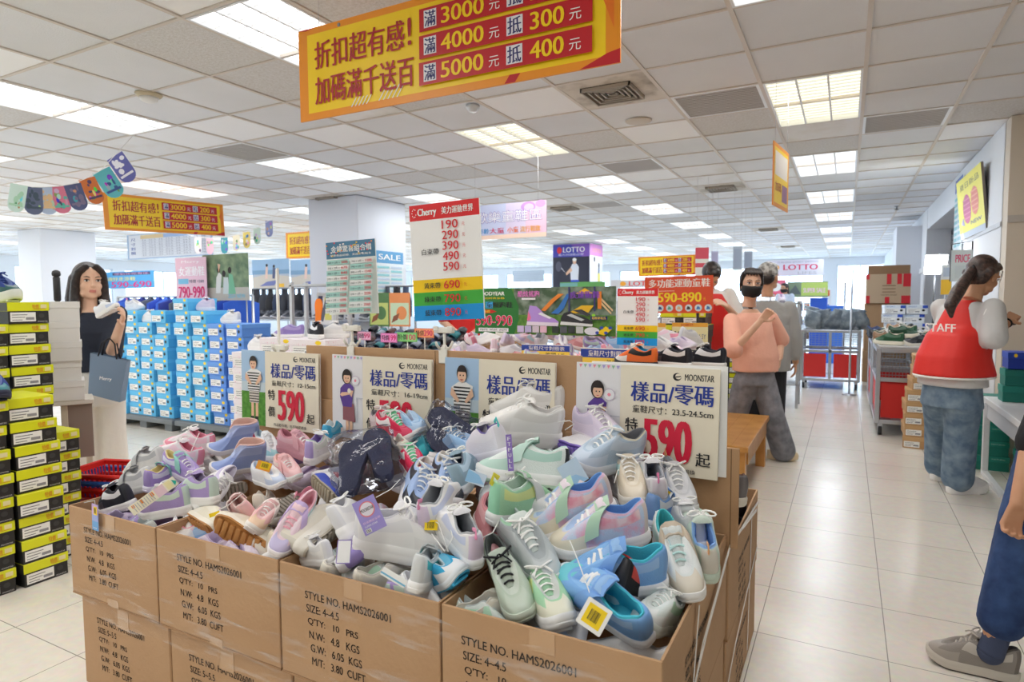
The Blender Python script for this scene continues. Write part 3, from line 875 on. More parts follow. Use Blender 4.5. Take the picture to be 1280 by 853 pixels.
# ---------------------------------------------------------------- the pile of shoes
wt = RUB(243, 243, 241); wu = FAB(238, 238, 238); wl = LEA(240, 240, 239)
def C_(u, l, s=(243, 243, 241), **k):
    d = dict(upper=FAB(*u), lining=FAB(*l), sole=RUB(*s), lace=WHITE)
    for a, b in k.items():
        d[a] = RUB(*b) if a == 'tread' else LEA(*b) if a in ('toe', 'heel', 'panel', 'strap', 'tab') else FAB(*b)
    mx = lambda k, o=250: tuple(int(a + (o - a) * k) for a in u)
    d.setdefault('eye', FAB(*mx(.30))); d.setdefault('toe', LEA(*mx(.16))); d.setdefault('heel', LEA(*mx(.12, 120))); d.setdefault('panel', LEA(*mx(.22))); d.setdefault('tongue', FAB(*mx(.12, 140)))
    return d
COLS = dict(
 lavmint=C_((178, 158, 214), (170, 160, 190), panel=(204, 222, 208), toe=(188, 168, 220), heel=(196, 216, 206)),
 lavyel=C_((172, 150, 212), (240, 226, 170), (232, 228, 240), strap=(150, 212, 200), panel=(226, 224, 240)),
 greywhite=C_((228, 228, 226), (190, 190, 192), (214, 214, 210), strap=(176, 178, 180), toe=(206, 206, 202), panel=(188, 190, 192)),
 pinkprint=C_((240, 232, 236), (238, 160, 180), (240, 226, 228), toe=(236, 150, 172), panel=(246, 214, 226), heel=(236, 150, 172)),
 boot=C_((160, 178, 224), (240, 208, 198), (232, 228, 226), strap=(176, 190, 230), toe=(150, 170, 222), collar=(238, 200, 194)),
 dustypink=C_((218, 160, 172), (190, 120, 136), (206, 146, 158), strap=(226, 172, 182)),
 redteal=C_((236, 238, 240), (200, 220, 226), panel=(226, 60, 84), heel=(226, 60, 84), toe=(170, 216, 222)),
 whitepurple=C_((240, 238, 242), (226, 220, 236), heel=(132, 112, 190), panel=(206, 196, 228), strap=(132, 112, 190)),
 creamgrey=C_((226, 220, 208), (200, 196, 190), (222, 216, 204), tread=(148, 138, 124)),
 gum=C_((232, 226, 206), (230, 210, 214), (238, 232, 216), tread=(190, 134, 74)),
 peach=C_((240, 190, 190), (240, 214, 208), (236, 230, 224), toe=(238, 206, 176), strap=(250, 236, 232)),
 whitegrey=C_((240, 240, 238), (226, 220, 216), (240, 240, 238), tread=(150, 142, 132)),
 pinklav=C_((240, 214, 226), (242, 190, 202), (244, 240, 242), toe=(206, 196, 232), strap=(204, 180, 226), panel=(190, 222, 232), tongue=(246, 214, 222), lace=(244, 176, 192)),
 cream=C_((234, 228, 214), (226, 220, 210), (236, 232, 222), tread=(214, 206, 190), panel=(226, 222, 214)),
 bluesole=C_((242, 242, 244), (226, 230, 240), (40, 70, 190), tread=(170, 160, 140), panel=(230, 60, 60), heel=(44, 70, 190)),
 bluedots=C_((238, 240, 244), (214, 224, 240), toe=(200, 214, 238)),
 flower=C_((240, 188, 190), (250, 210, 200), panel=(250, 230, 220)),
 white=dict(upper=wl, lining=FAB(222, 222, 226), sole=wt, lace=WHITE, toe=LEA(234, 234, 233), eye=LEA(246, 246, 246), panel=LEA(230, 231, 233), heel=LEA(226, 227, 230), tongue=FAB(232, 232, 234)),
 whitechunk=dict(upper=LEA(242, 241, 238), lining=FAB(230, 228, 226), sole=RUB(240, 238, 234), lace=WHITE, panel=LEA(232, 230, 226), toe=LEA(236, 235, 231), heel=LEA(228, 226, 222), eye=LEA(246, 245, 243)),
 purple=C_((150, 132, 200), (196, 186, 226), (240, 240, 242), strap=(240, 240, 244)),
 blackwhite=C_((30, 32, 42), (60, 60, 70), panel=(230, 230, 232)),
 mintlav=C_((238, 238, 242), (190, 170, 226), collar=(196, 222, 206), heel=(186, 170, 224), panel=(220, 230, 226)),
 cyan=C_((60, 176, 224), (226, 236, 240), (230, 238, 244), toe=(236, 240, 244), tread=(58, 178, 226)),
 navyblue=C_((166, 190, 230), (214, 208, 200), (232, 232, 236), panel=(38, 42, 52), toe=(40, 44, 54), eye=(176, 198, 234)),
 holo=C_((238, 238, 240), (176, 180, 186), (240, 241, 242), panel=(206, 214, 240), heel=(222, 206, 228), tongue=(228, 228, 232), tab=(240, 150, 190)),
 crimson=C_((214, 36, 78), (226, 70, 100), (238, 232, 232), panel=(244, 240, 240), tongue=(120, 210, 160)),
 greypink=C_((206, 186, 190), (120, 116, 122), (232, 226, 226), heel=(236, 176, 178)),
 skyblue=C_((150, 190, 230), (190, 214, 238), (238, 240, 244), toe=(176, 206, 238)),
 tealsole=C_((214, 206, 232), (120, 110, 170), (40, 170, 184), tread=(36, 160, 176), panel=(236, 226, 236)),
 tealgrey=C_((150, 178, 196), (110, 120, 136), (216, 222, 228), panel=(190, 214, 232)),
 greyteal=C_((220, 224, 224), (190, 196, 200), panel=(80, 186, 190), strap=(206, 212, 214), toe=(196, 206, 206)),
 rose=C_((204, 138, 142), (186, 120, 130), (226, 210, 208)),
 purplesole=C_((244, 244, 246), (226, 220, 236), (242, 242, 244), tread=(136, 112, 200)),
 palelav=C_((226, 214, 234), (206, 190, 222), (236, 230, 240), panel=(214, 204, 228), heel=(220, 208, 232)),
 mintblack=C_((232, 242, 238), (206, 232, 224), (240, 242, 240), toe=(196, 228, 216), heel=(40, 42, 48), strap=(196, 226, 214), panel=(184, 222, 210), tread=(190, 218, 198)),
 lavopen=C_((232, 228, 238), (104, 92, 160), (232, 228, 238), tongue=(200, 200, 206), tab=(70, 190, 190)),
 green=C_((166, 214, 176), (206, 226, 214), (232, 234, 234), toe=(226, 226, 206), strap=(206, 210, 208), eye=(206, 212, 208), panel=(214, 226, 150), heel=(150, 210, 176), tab=(240, 230, 70)),
 grey=C_((206, 208, 210), (170, 172, 178), (228, 230, 230), panel=(190, 192, 196)),
 tiedye=dict(upper=mat((206, 222, 244), .8, noise=((246, 176, 200), 22, .42, .66), bump=(420, .25)), toe=LEA(230, 222, 202), heel=LEA(226, 214, 210), panel=mat((248, 222, 226), .7, noise=((240, 160, 178), 24, .4, .62)), eye=FAB(176, 200, 236), collar=FAB(226, 190, 214), lining=FAB(112, 162, 226), sole=RUB(243, 242, 241), strap=LEA(180, 214, 188), lace=WHITE, tongue=FAB(238, 226, 236)),
 paleblue=C_((186, 206, 226), (120, 122, 128), (226, 230, 238), collar=(230, 226, 206), toe=(206, 220, 238), heel=(226, 220, 238)),
 greylilac=C_((230, 230, 234), (164, 168, 178), (226, 226, 230), panel=(206, 206, 214), tab=(240, 130, 180), heel=(222, 214, 222)),
 beige=C_((222, 210, 188), (200, 190, 176), (236, 232, 224), panel=(190, 226, 222)),
 greyorange=C_((206, 208, 212), (170, 176, 184), (230, 232, 234), tab=(246, 186, 130), panel=(196, 206, 222)),
 mintteal=C_((232, 238, 236), (80, 196, 204), (240, 240, 238), toe=(226, 218, 202), strap=(206, 192, 172), panel=(190, 222, 214), heel=(214, 234, 226), lace=(196, 230, 226)),
 mintblue=C_((206, 222, 210), (124, 168, 226), (206, 222, 206), heel=(220, 216, 206), collar=(146, 186, 236), toe=(196, 222, 206), tab=(246, 186, 130)),
 blue=C_((128, 178, 234), (76, 196, 220), (240, 242, 246), toe=(110, 204, 220), strap=(118, 166, 228), heel=(120, 170, 230), eye=(140, 188, 238), tongue=(150, 190, 236)),
 sage=C_((190, 206, 190), (90, 98, 96), (206, 218, 204), toe=(196, 210, 196), collar=(70, 76, 80), lace=(24, 26, 30)),
 greymint=C_((188, 196, 198), (190, 206, 202), (224, 228, 228), collar=(176, 222, 190), eye=(170, 178, 182), tab=(240, 230, 70), tongue=(214, 224, 220)),
 whitemint=C_((226, 236, 232), (196, 206, 206), (230, 238, 232), panel=(186, 226, 200), toe=(236, 240, 238)),
 blackred=C_((32, 32, 36), (206, 60, 60), (226, 226, 228), panel=(214, 70, 60)),
 bluegrey=C_((110, 150, 206), (150, 160, 176), (214, 222, 232), panel=(206, 210, 216)),
)
SHOE_TABLE = [
    ('lavender sneaker with mint panels lying nearest the tall paper tag', 'lace', 0.212, 'lavmint', ((-0.969, 0.182, -0.170, -2.018), (-0.168, -0.981, -0.095, 1.307), (-0.184, -0.064, 0.981, 0.626), (0, 0, 0, 1))),
    ('lavender and mint sneaker behind its twin, beside the gum-soled shoe', 'lace', 0.212, 'lavmint', ((-0.991, -0.077, -0.114, -1.932), (0.077, -0.997, 0.009, 1.357), (-0.114, 0.000, 0.993, 0.665), (0, 0, 0, 1))),
    ('lavender infant sneaker with pale yellow lining, under the tall paper tag', 'strap', 0.18, 'lavyel', ((-0.254, -0.960, 0.117, -2.215), (0.967, -0.251, 0.041, 1.420), (-0.010, 0.124, 0.992, 0.671), (0, 0, 0, 1))),
    ('lavender infant sneaker with mint strap behind the tall paper tag', 'strap', 0.18, 'lavyel', ((0.975, -0.049, 0.219, -2.161), (0.071, 0.993, -0.097, 1.461), (-0.212, 0.110, 0.971, 0.701), (0, 0, 0, 1))),
    ('white and grey velcro sneaker, upper of the pair by the shopping baskets', 'strap', 0.191, 'greywhite', ((-0.932, 0.241, -0.270, -2.403), (-0.212, -0.968, -0.134, 1.482), (-0.294, -0.068, 0.953, 0.682), (0, 0, 0, 1))),
    ('white and grey velcro sneaker, lower of the pair by the shopping baskets', 'strap', 0.191, 'greywhite', ((-0.957, 0.111, -0.269, -2.305), (-0.091, -0.992, -0.085, 1.373), (-0.276, -0.057, 0.959, 0.644), (0, 0, 0, 1))),
    ('white sneaker with pink toe and pink prints behind the lavender infant pair', 'lace', 0.212, 'pinkprint', ((-0.947, 0.216, 0.240, -2.322), (-0.226, -0.974, -0.015, 1.552), (0.230, -0.069, 0.971, 0.708), (0, 0, 0, 1))),
    ('white sneaker with pink speckles lying furthest back beside the blue boots', 'lace', 0.212, 'pinkprint', ((-0.950, 0.280, 0.140, -2.354), (-0.288, -0.957, -0.036, 1.627), (0.124, -0.074, 0.989, 0.733), (0, 0, 0, 1))),
    ('light blue ankle boot with pink lining, front of the pair', 'boot', 0.191, 'boot', ((-0.627, 0.702, 0.337, -2.004), (-0.777, -0.591, -0.216, 1.578), (0.047, -0.397, 0.916, 0.718), (0, 0, 0, 1))),
    ('light blue ankle boot with pink lining, rear of the pair', 'boot', 0.191, 'boot', ((-0.610, 0.731, 0.305, -2.152), (-0.792, -0.550, -0.267, 1.680), (-0.028, -0.404, 0.914, 0.760), (0, 0, 0, 1))),
    ('dusty pink sneaker lying below the 12-15cm sale sign', 'strap', 0.191, 'dustypink', ((0.982, -0.074, 0.173, -1.839), (0.085, 0.995, -0.056, 1.720), (-0.168, 0.070, 0.983, 0.758), (0, 0, 0, 1))),
    ('white sneaker with red and pale teal patches behind the blue boots', 'strap', 0.18, 'redteal', ((0.959, 0.204, 0.197, -2.005), (-0.219, 0.974, 0.057, 1.706), (-0.181, -0.098, 0.979, 0.741), (0, 0, 0, 1))),
    ('white sneaker with purple heel and yellow sticker beside the lavender pair', 'lace', 0.212, 'whitepurple', ((0.510, 0.342, 0.789, -1.972), (-0.818, 0.478, 0.321, 1.408), (-0.267, -0.809, 0.523, 0.673), (0, 0, 0, 1))),
    ('cream shoe showing a worn grey sole, behind the gum soles', 'lace', 0.191, 'creamgrey', ((0.256, -0.129, -0.958, -1.901), (-0.967, -0.050, -0.251, 1.466), (-0.016, 0.990, -0.138, 0.678), (0, 0, 0, 1))),
    ('cream slip-on standing on its side with gum sole, by the seam of two cartons', 'slip', 0.18, 'gum', ((-0.971, -0.159, 0.181, -1.822), (0.227, -0.355, 0.907, 1.280), (-0.080, 0.921, 0.381, 0.633), (0, 0, 0, 1))),
    ('pale shoe on its side showing a whole tan gum sole', 'slip', 0.212, 'gum', ((-0.885, 0.340, -0.319, -1.602), (-0.300, 0.107, 0.948, 1.261), (0.356, 0.934, 0.007, 0.640), (0, 0, 0, 1))),
    ('small pink infant shoe with peach toe beside the gum sole', 'strap', 0.17, 'peach', ((-0.925, -0.356, -0.133, -1.704), (0.374, -0.785, -0.494, 1.368), (0.072, -0.507, 0.859, 0.664), (0, 0, 0, 1))),
    ('small peach and white infant shoe behind the pink high-top', 'strap', 0.17, 'peach', ((0.483, 0.756, 0.441, -1.601), (-0.870, 0.356, 0.342, 1.322), (0.101, -0.549, 0.830, 0.654), (0, 0, 0, 1))),
    ('white shoe turned over to show a grey sole', 'lace', 0.18, 'whitegrey', ((0.377, -0.749, -0.545, -1.584), (-0.926, -0.314, -0.209, 1.422), (-0.014, 0.584, -0.812, 0.700), (0, 0, 0, 1))),
    ('pink and lavender high-top sneaker with pink laces pointing down at the carton rim', 'strap', 0.201, 'pinklav', ((0.120, 0.858, 0.499, -1.408), (-0.902, 0.305, -0.307, 1.285), (-0.416, -0.413, 0.810, 0.678), (0, 0, 0, 1))),
    ('cream sneaker tipped on its side with its pale sole facing down the carton', 'chunk', 0.228, 'cream', ((-0.033, -0.450, -0.892, -1.306), (0.975, 0.180, -0.127, 1.340), (0.218, -0.875, 0.433, 0.671), (0, 0, 0, 1))),
    ('white sneaker with red stripe and bright blue studded sole', 'chunk', 0.201, 'bluesole', ((0.904, -0.170, 0.391, -1.499), (-0.396, 0.003, 0.918, 1.496), (-0.157, -0.985, -0.065, 0.731), (0, 0, 0, 1))),
    ('white infant shoe with tiny blue dots behind the peach shoes', 'slip', 0.17, 'bluedots', ((0.978, 0.205, -0.043, -1.751), (-0.209, 0.966, -0.150, 1.505), (0.011, 0.156, 0.988, 0.714), (0, 0, 0, 1))),
    ('small pink shoe with a flower beside the orange price label', 'strap', 0.159, 'flower', ((0.940, 0.339, -0.036, -1.709), (-0.340, 0.927, -0.156, 1.552), (-0.019, 0.159, 0.987, 0.733), (0, 0, 0, 1))),
    ('white sneaker heel peeping over the third carton rim', 'lace', 0.159, 'white', ((-0.912, -0.324, -0.253, -1.285), (0.351, -0.934, -0.067, 1.266), (-0.214, -0.150, 0.965, 0.617), (0, 0, 0, 1))),
    ('purple and white shoe standing behind the white hang tag at the rim', 'strap', 0.191, 'purple', ((-0.488, -0.491, 0.722, -1.220), (0.872, -0.251, 0.420, 1.298), (-0.025, 0.835, 0.550, 0.641), (0, 0, 0, 1))),
    ('black and white striped shoe in the corner of the first carton', 'lace', 0.191, 'blackwhite', ((-0.958, -0.015, -0.287, -2.265), (0.072, -0.980, -0.187, 1.292), (-0.278, -0.200, 0.939, 0.611), (0, 0, 0, 1))),
    ('white sneaker with mint and lavender collar below the 12-15cm sale sign', 'lace', 0.201, 'mintlav', ((-0.297, -0.947, 0.121, -1.716), (0.955, -0.295, 0.036, 1.703), (0.002, 0.127, 0.992, 0.765), (0, 0, 0, 1))),
    ('cyan and white shoe sole beside the plastic-wrapped navy slippers', 'slip', 0.18, 'cyan', ((-0.406, -0.905, 0.125, -1.779), (0.913, -0.407, 0.011, 1.836), (0.040, 0.118, 0.992, 0.808), (0, 0, 0, 1))),
    ('light blue and black sneaker behind the lilac hang tag', 'lace', 0.233, 'navyblue', ((0.560, 0.662, 0.499, -1.141), (-0.812, 0.560, 0.168, 1.485), (-0.168, -0.499, 0.850, 0.750), (0, 0, 0, 1))),
    ('light blue sneaker lying behind the pink-looped white sneakers', 'lace', 0.233, 'navyblue', ((0.691, 0.690, 0.215, -1.048), (-0.718, 0.691, 0.088, 1.527), (-0.088, -0.215, 0.973, 0.764), (0, 0, 0, 1))),
    ('large plain white sneaker lying sideways at the rim of the third carton', 'chunk', 0.265, 'white', ((0.890, -0.415, 0.190, -1.042), (0.431, 0.901, -0.051, 1.328), (-0.150, 0.127, 0.981, 0.659), (0, 0, 0, 1))),
    ('white sneaker standing on end behind the large plain white one', 'chunk', 0.212, 'white', ((-0.327, -0.794, -0.512, -1.233), (0.932, -0.362, -0.033, 1.373), (-0.159, -0.488, 0.858, 0.672), (0, 0, 0, 1))),
    ('white sneaker with pink loop and yellow label, heel facing the carton rim', 'lace', 0.233, 'holo', ((-0.105, -0.986, 0.130, -0.993), (0.956, -0.136, -0.259, 1.445), (0.273, 0.098, 0.957, 0.747), (0, 0, 0, 1))),
    ('white sneaker with pink loop and holographic triangle, hanging over the carton corner', 'lace', 0.233, 'holo', ((-0.777, -0.616, 0.133, -0.881), (0.583, -0.782, -0.219, 1.361), (0.239, -0.093, 0.967, 0.709), (0, 0, 0, 1))),
    ('white sandal standing on end with its white sole showing', 'slip', 0.244, 'white', ((-0.276, 0.877, -0.393, -1.156), (0.803, 0.435, 0.407, 1.624), (0.528, -0.204, -0.824, 0.796), (0, 0, 0, 1))),
    ('white sandal tucked beside the upright white sole', 'slip', 0.212, 'white', ((0.494, 0.439, 0.751, -1.060), (-0.860, 0.372, 0.349, 1.569), (-0.126, -0.818, 0.561, 0.776), (0, 0, 0, 1))),
    ('crimson sneaker with rainbow lining beside the wrapped navy slippers', 'lace', 0.212, 'crimson', ((0.932, 0.354, -0.077, -1.414), (-0.362, 0.914, -0.182, 1.790), (0.006, 0.197, 0.980, 0.849), (0, 0, 0, 1))),
    ('crimson sneaker half buried below the round pale one', 'lace', 0.191, 'crimson', ((0.784, 0.620, -0.023, -1.218), (-0.617, 0.774, -0.144, 1.617), (-0.072, 0.127, 0.989, 0.791), (0, 0, 0, 1))),
    ('grey and pink sneaker at the foot of the 16-19cm sale sign', 'lace', 0.201, 'greypink', ((0.882, 0.419, -0.215, -1.491), (-0.427, 0.904, 0.011, 1.827), (0.199, 0.082, 0.977, 0.856), (0, 0, 0, 1))),
    ('sky blue shoe beside the crimson sneaker', 'slip', 0.201, 'skyblue', ((0.877, 0.453, -0.161, -1.371), (-0.467, 0.882, -0.064, 1.809), (0.113, 0.131, 0.985, 0.868), (0, 0, 0, 1))),
    ('lavender shoe turned to show a ribbed teal sole', 'chunk', 0.201, 'tealsole', ((-0.678, 0.432, -0.595, -1.286), (0.704, 0.615, -0.355, 1.794), (0.212, -0.660, -0.721, 0.868), (0, 0, 0, 1))),
    ('round-toed cream shoe with pink lining between the crimson ones', 'slip', 0.191, 'cream', ((-0.828, -0.544, -0.135, -1.323), (0.558, -0.779, -0.286, 1.690), (0.050, -0.313, 0.949, 0.821), (0, 0, 0, 1))),
    ('blue-grey sneaker with pale blue tag beside the white sole', 'lace', 0.212, 'tealgrey', ((-0.349, -0.901, -0.260, -0.998), (0.931, -0.302, -0.202, 1.599), (0.103, -0.312, 0.944, 0.797), (0, 0, 0, 1))),
    ('white shoe with grey and teal stripes at the rim of the third carton', 'strap', 0.201, 'greyteal', ((-0.211, -0.971, 0.110, -0.931), (0.946, -0.175, 0.271, 1.280), (-0.244, 0.162, 0.956, 0.624), (0, 0, 0, 1))),
    ('bright cyan shoe at the corner of the third carton', 'slip', 0.201, 'cyan', ((0.758, 0.314, -0.572, -0.865), (-0.421, 0.905, -0.061, 1.285), (0.498, 0.287, 0.818, 0.632), (0, 0, 0, 1))),
    ('dusty rose sneaker squeezed between white and mint sneakers', 'slip', 0.212, 'rose', ((0.608, 0.685, 0.401, -0.840), (-0.747, 0.665, -0.004, 1.427), (-0.269, -0.297, 0.916, 0.704), (0, 0, 0, 1))),
    ('big white chunky sneaker with purple tag, front one on top of the pile', 'chunk', 0.265, 'whitechunk', ((-0.894, 0.420, 0.153, -0.927), (-0.432, -0.900, -0.053, 1.795), (0.116, -0.113, 0.987, 0.887), (0, 0, 0, 1))),
    ('big white chunky sneaker at the very top, partly covering the middle sale sign', 'chunk', 0.265, 'whitechunk', ((-0.991, 0.134, -0.012, -0.969), (-0.133, -0.990, -0.048, 1.946), (-0.018, -0.046, 0.999, 0.920), (0, 0, 0, 1))),
    ('white sneaker turned over with purple sole beside the topmost pair', 'chunk', 0.233, 'purplesole', ((0.829, 0.102, 0.549, -0.727), (-0.558, 0.130, 0.819, 1.783), (0.012, -0.986, 0.164, 0.873), (0, 0, 0, 1))),
    ('pale lavender sneaker leaning below the 23.5-24.5cm sale sign', 'lace', 0.233, 'palelav', ((0.822, 0.569, 0.006, -0.692), (-0.567, 0.821, -0.071, 1.886), (-0.045, 0.055, 0.997, 0.888), (0, 0, 0, 1))),
    ('white and mint sneaker with black heel band below the topmost pair', 'strap', 0.265, 'mintblack', ((-0.948, 0.312, -0.064, -0.825), (-0.314, -0.885, 0.344, 1.606), (0.051, 0.346, 0.937, 0.811), (0, 0, 0, 1))),
    ('white sneaker with purple lining under the topmost pair', 'lace', 0.233, 'lavopen', ((-0.820, -0.476, -0.319, -0.984), (0.499, -0.866, 0.009, 1.701), (-0.281, -0.152, 0.948, 0.842), (0, 0, 0, 1))),
    ('mint green sneaker with yellow tab and grey strap', 'strap', 0.254, 'green', ((0.334, -0.928, 0.163, -0.764), (0.935, 0.349, 0.069, 1.492), (-0.121, 0.130, 0.984, 0.758), (0, 0, 0, 1))),
    ('grey-white sneaker lying under the mint green one', 'lace', 0.244, 'grey', ((0.923, 0.362, -0.131, -0.777), (-0.368, 0.930, -0.021, 1.536), (0.114, 0.067, 0.991, 0.745), (0, 0, 0, 1))),
    ('pastel tie-dye sneaker with mint strap, front of the pair', 'strap', 0.254, 'tiedye', ((-0.900, 0.419, -0.115, -0.533), (-0.398, -0.902, -0.168, 1.480), (-0.174, -0.106, 0.979, 0.719), (0, 0, 0, 1))),
    ('pastel tie-dye sneaker with blue lining, rear of the pair', 'strap', 0.254, 'tiedye', ((-0.821, 0.524, -0.227, -0.626), (-0.468, -0.845, -0.259, 1.519), (-0.327, -0.106, 0.939, 0.747), (0, 0, 0, 1))),
    ('pale blue laced sneaker pointing at the blue-white tag', 'lace', 0.254, 'paleblue', ((-0.614, 0.773, 0.157, -0.626), (-0.789, -0.605, -0.103, 1.780), (0.015, -0.188, 0.982, 0.841), (0, 0, 0, 1))),
    ('grey-white sneaker with pink loop and yellow price tag, heel towards the carton front', 'lace', 0.233, 'greylilac', ((-0.419, -0.907, 0.040, -0.488), (0.889, -0.419, -0.187, 1.778), (0.186, -0.043, 0.982, 0.783), (0, 0, 0, 1))),
    ('beige round-toed shoe with a pale teal badge', 'lace', 0.223, 'beige', ((0.419, 0.907, 0.035, -0.541), (-0.898, 0.420, -0.132, 1.734), (-0.135, 0.023, 0.991, 0.785), (0, 0, 0, 1))),
    ('grey sneaker with orange tab against the cardboard', 'lace', 0.233, 'greyorange', ((0.463, 0.887, 0.007, -0.423), (-0.881, 0.461, -0.108, 1.801), (-0.099, 0.044, 0.994, 0.755), (0, 0, 0, 1))),
    ('white and mint sneaker with teal lining and pink charm, toe down', 'strap', 0.244, 'mintteal', ((0.493, 0.869, 0.033, -0.361), (-0.819, 0.477, -0.318, 1.554), (-0.292, 0.130, 0.947, 0.661), (0, 0, 0, 1))),
    ('mint and grey sneaker with sky blue lining at the carton side', 'lace', 0.244, 'mintblue', ((-0.325, -0.944, 0.056, -0.325), (0.884, -0.324, -0.336, 1.673), (0.335, -0.059, 0.940, 0.682), (0, 0, 0, 1))),
    ('sky blue sneaker with yellow price tag, toe up against the rim', 'strap', 0.265, 'blue', ((-0.899, -0.435, 0.058, -0.477), (0.337, -0.769, -0.543, 1.350), (0.281, -0.469, 0.837, 0.631), (0, 0, 0, 1))),
    ('sky blue sneaker with turquoise lining under the tie-dye pair', 'strap', 0.265, 'blue', ((-0.930, 0.367, 0.011, -0.479), (-0.358, -0.901, -0.247, 1.403), (-0.080, -0.234, 0.969, 0.654), (0, 0, 0, 1))),
    ('sage green sneaker with black laces standing toe down', 'lace', 0.233, 'sage', ((0.669, 0.739, -0.080, -0.701), (-0.701, 0.592, -0.397, 1.319), (-0.247, 0.322, 0.914, 0.633), (0, 0, 0, 1))),
    ('grey and mint laced sneaker with yellow tab', 'lace', 0.254, 'greymint', ((0.815, 0.567, 0.118, -0.704), (-0.495, 0.788, -0.366, 1.399), (-0.301, 0.240, 0.923, 0.688), (0, 0, 0, 1))),
    ('white and mint sneaker low in the corner of the end carton', 'lace', 0.191, 'whitemint', ((-0.211, 0.933, 0.290, -0.373), (-0.877, -0.312, 0.366, 1.371), (0.432, -0.178, 0.884, 0.598), (0, 0, 0, 1))),
    ('black and red sneaker showing under the sky blue ones', 'lace', 0.233, 'blackred', ((0.226, -0.934, 0.277, -0.440), (0.864, 0.324, 0.385, 1.426), (-0.449, 0.152, 0.880, 0.616), (0, 0, 0, 1))),
    ('blue and grey sneaker beneath the grey sneaker with orange tab', 'strap', 0.212, 'bluegrey', ((0.135, -0.982, 0.130, -0.444), (0.981, 0.151, 0.124, 1.713), (-0.141, 0.111, 0.984, 0.725), (0, 0, 0, 1))),
    ('white sneaker wedged between mint ones at the carton side', 'lace', 0.223, 'white', ((-0.492, -0.866, -0.092, -0.371), (0.869, -0.495, 0.008, 1.713), (-0.052, -0.076, 0.996, 0.688), (0, 0, 0, 1))),
    ('pale green sneaker low down behind the sky blue toe', 'lace', 0.233, 'green', ((0.663, 0.722, -0.197, -0.598), (-0.730, 0.682, 0.044, 1.305), (0.166, 0.115, 0.979, 0.602), (0, 0, 0, 1))),
    ('grey sneaker buried behind the dusty rose one', 'lace', 0.223, 'grey', ((-0.662, -0.693, 0.286, -0.848), (0.581, -0.715, -0.388, 1.526), (0.473, -0.090, 0.876, 0.719), (0, 0, 0, 1))),
    ('light blue sneaker under the crumpled clear wrapping', 'lace', 0.223, 'skyblue', ((0.860, 0.380, -0.340, -1.107), (-0.414, 0.910, -0.032, 1.745), (0.297, 0.168, 0.940, 0.820), (0, 0, 0, 1))),
]
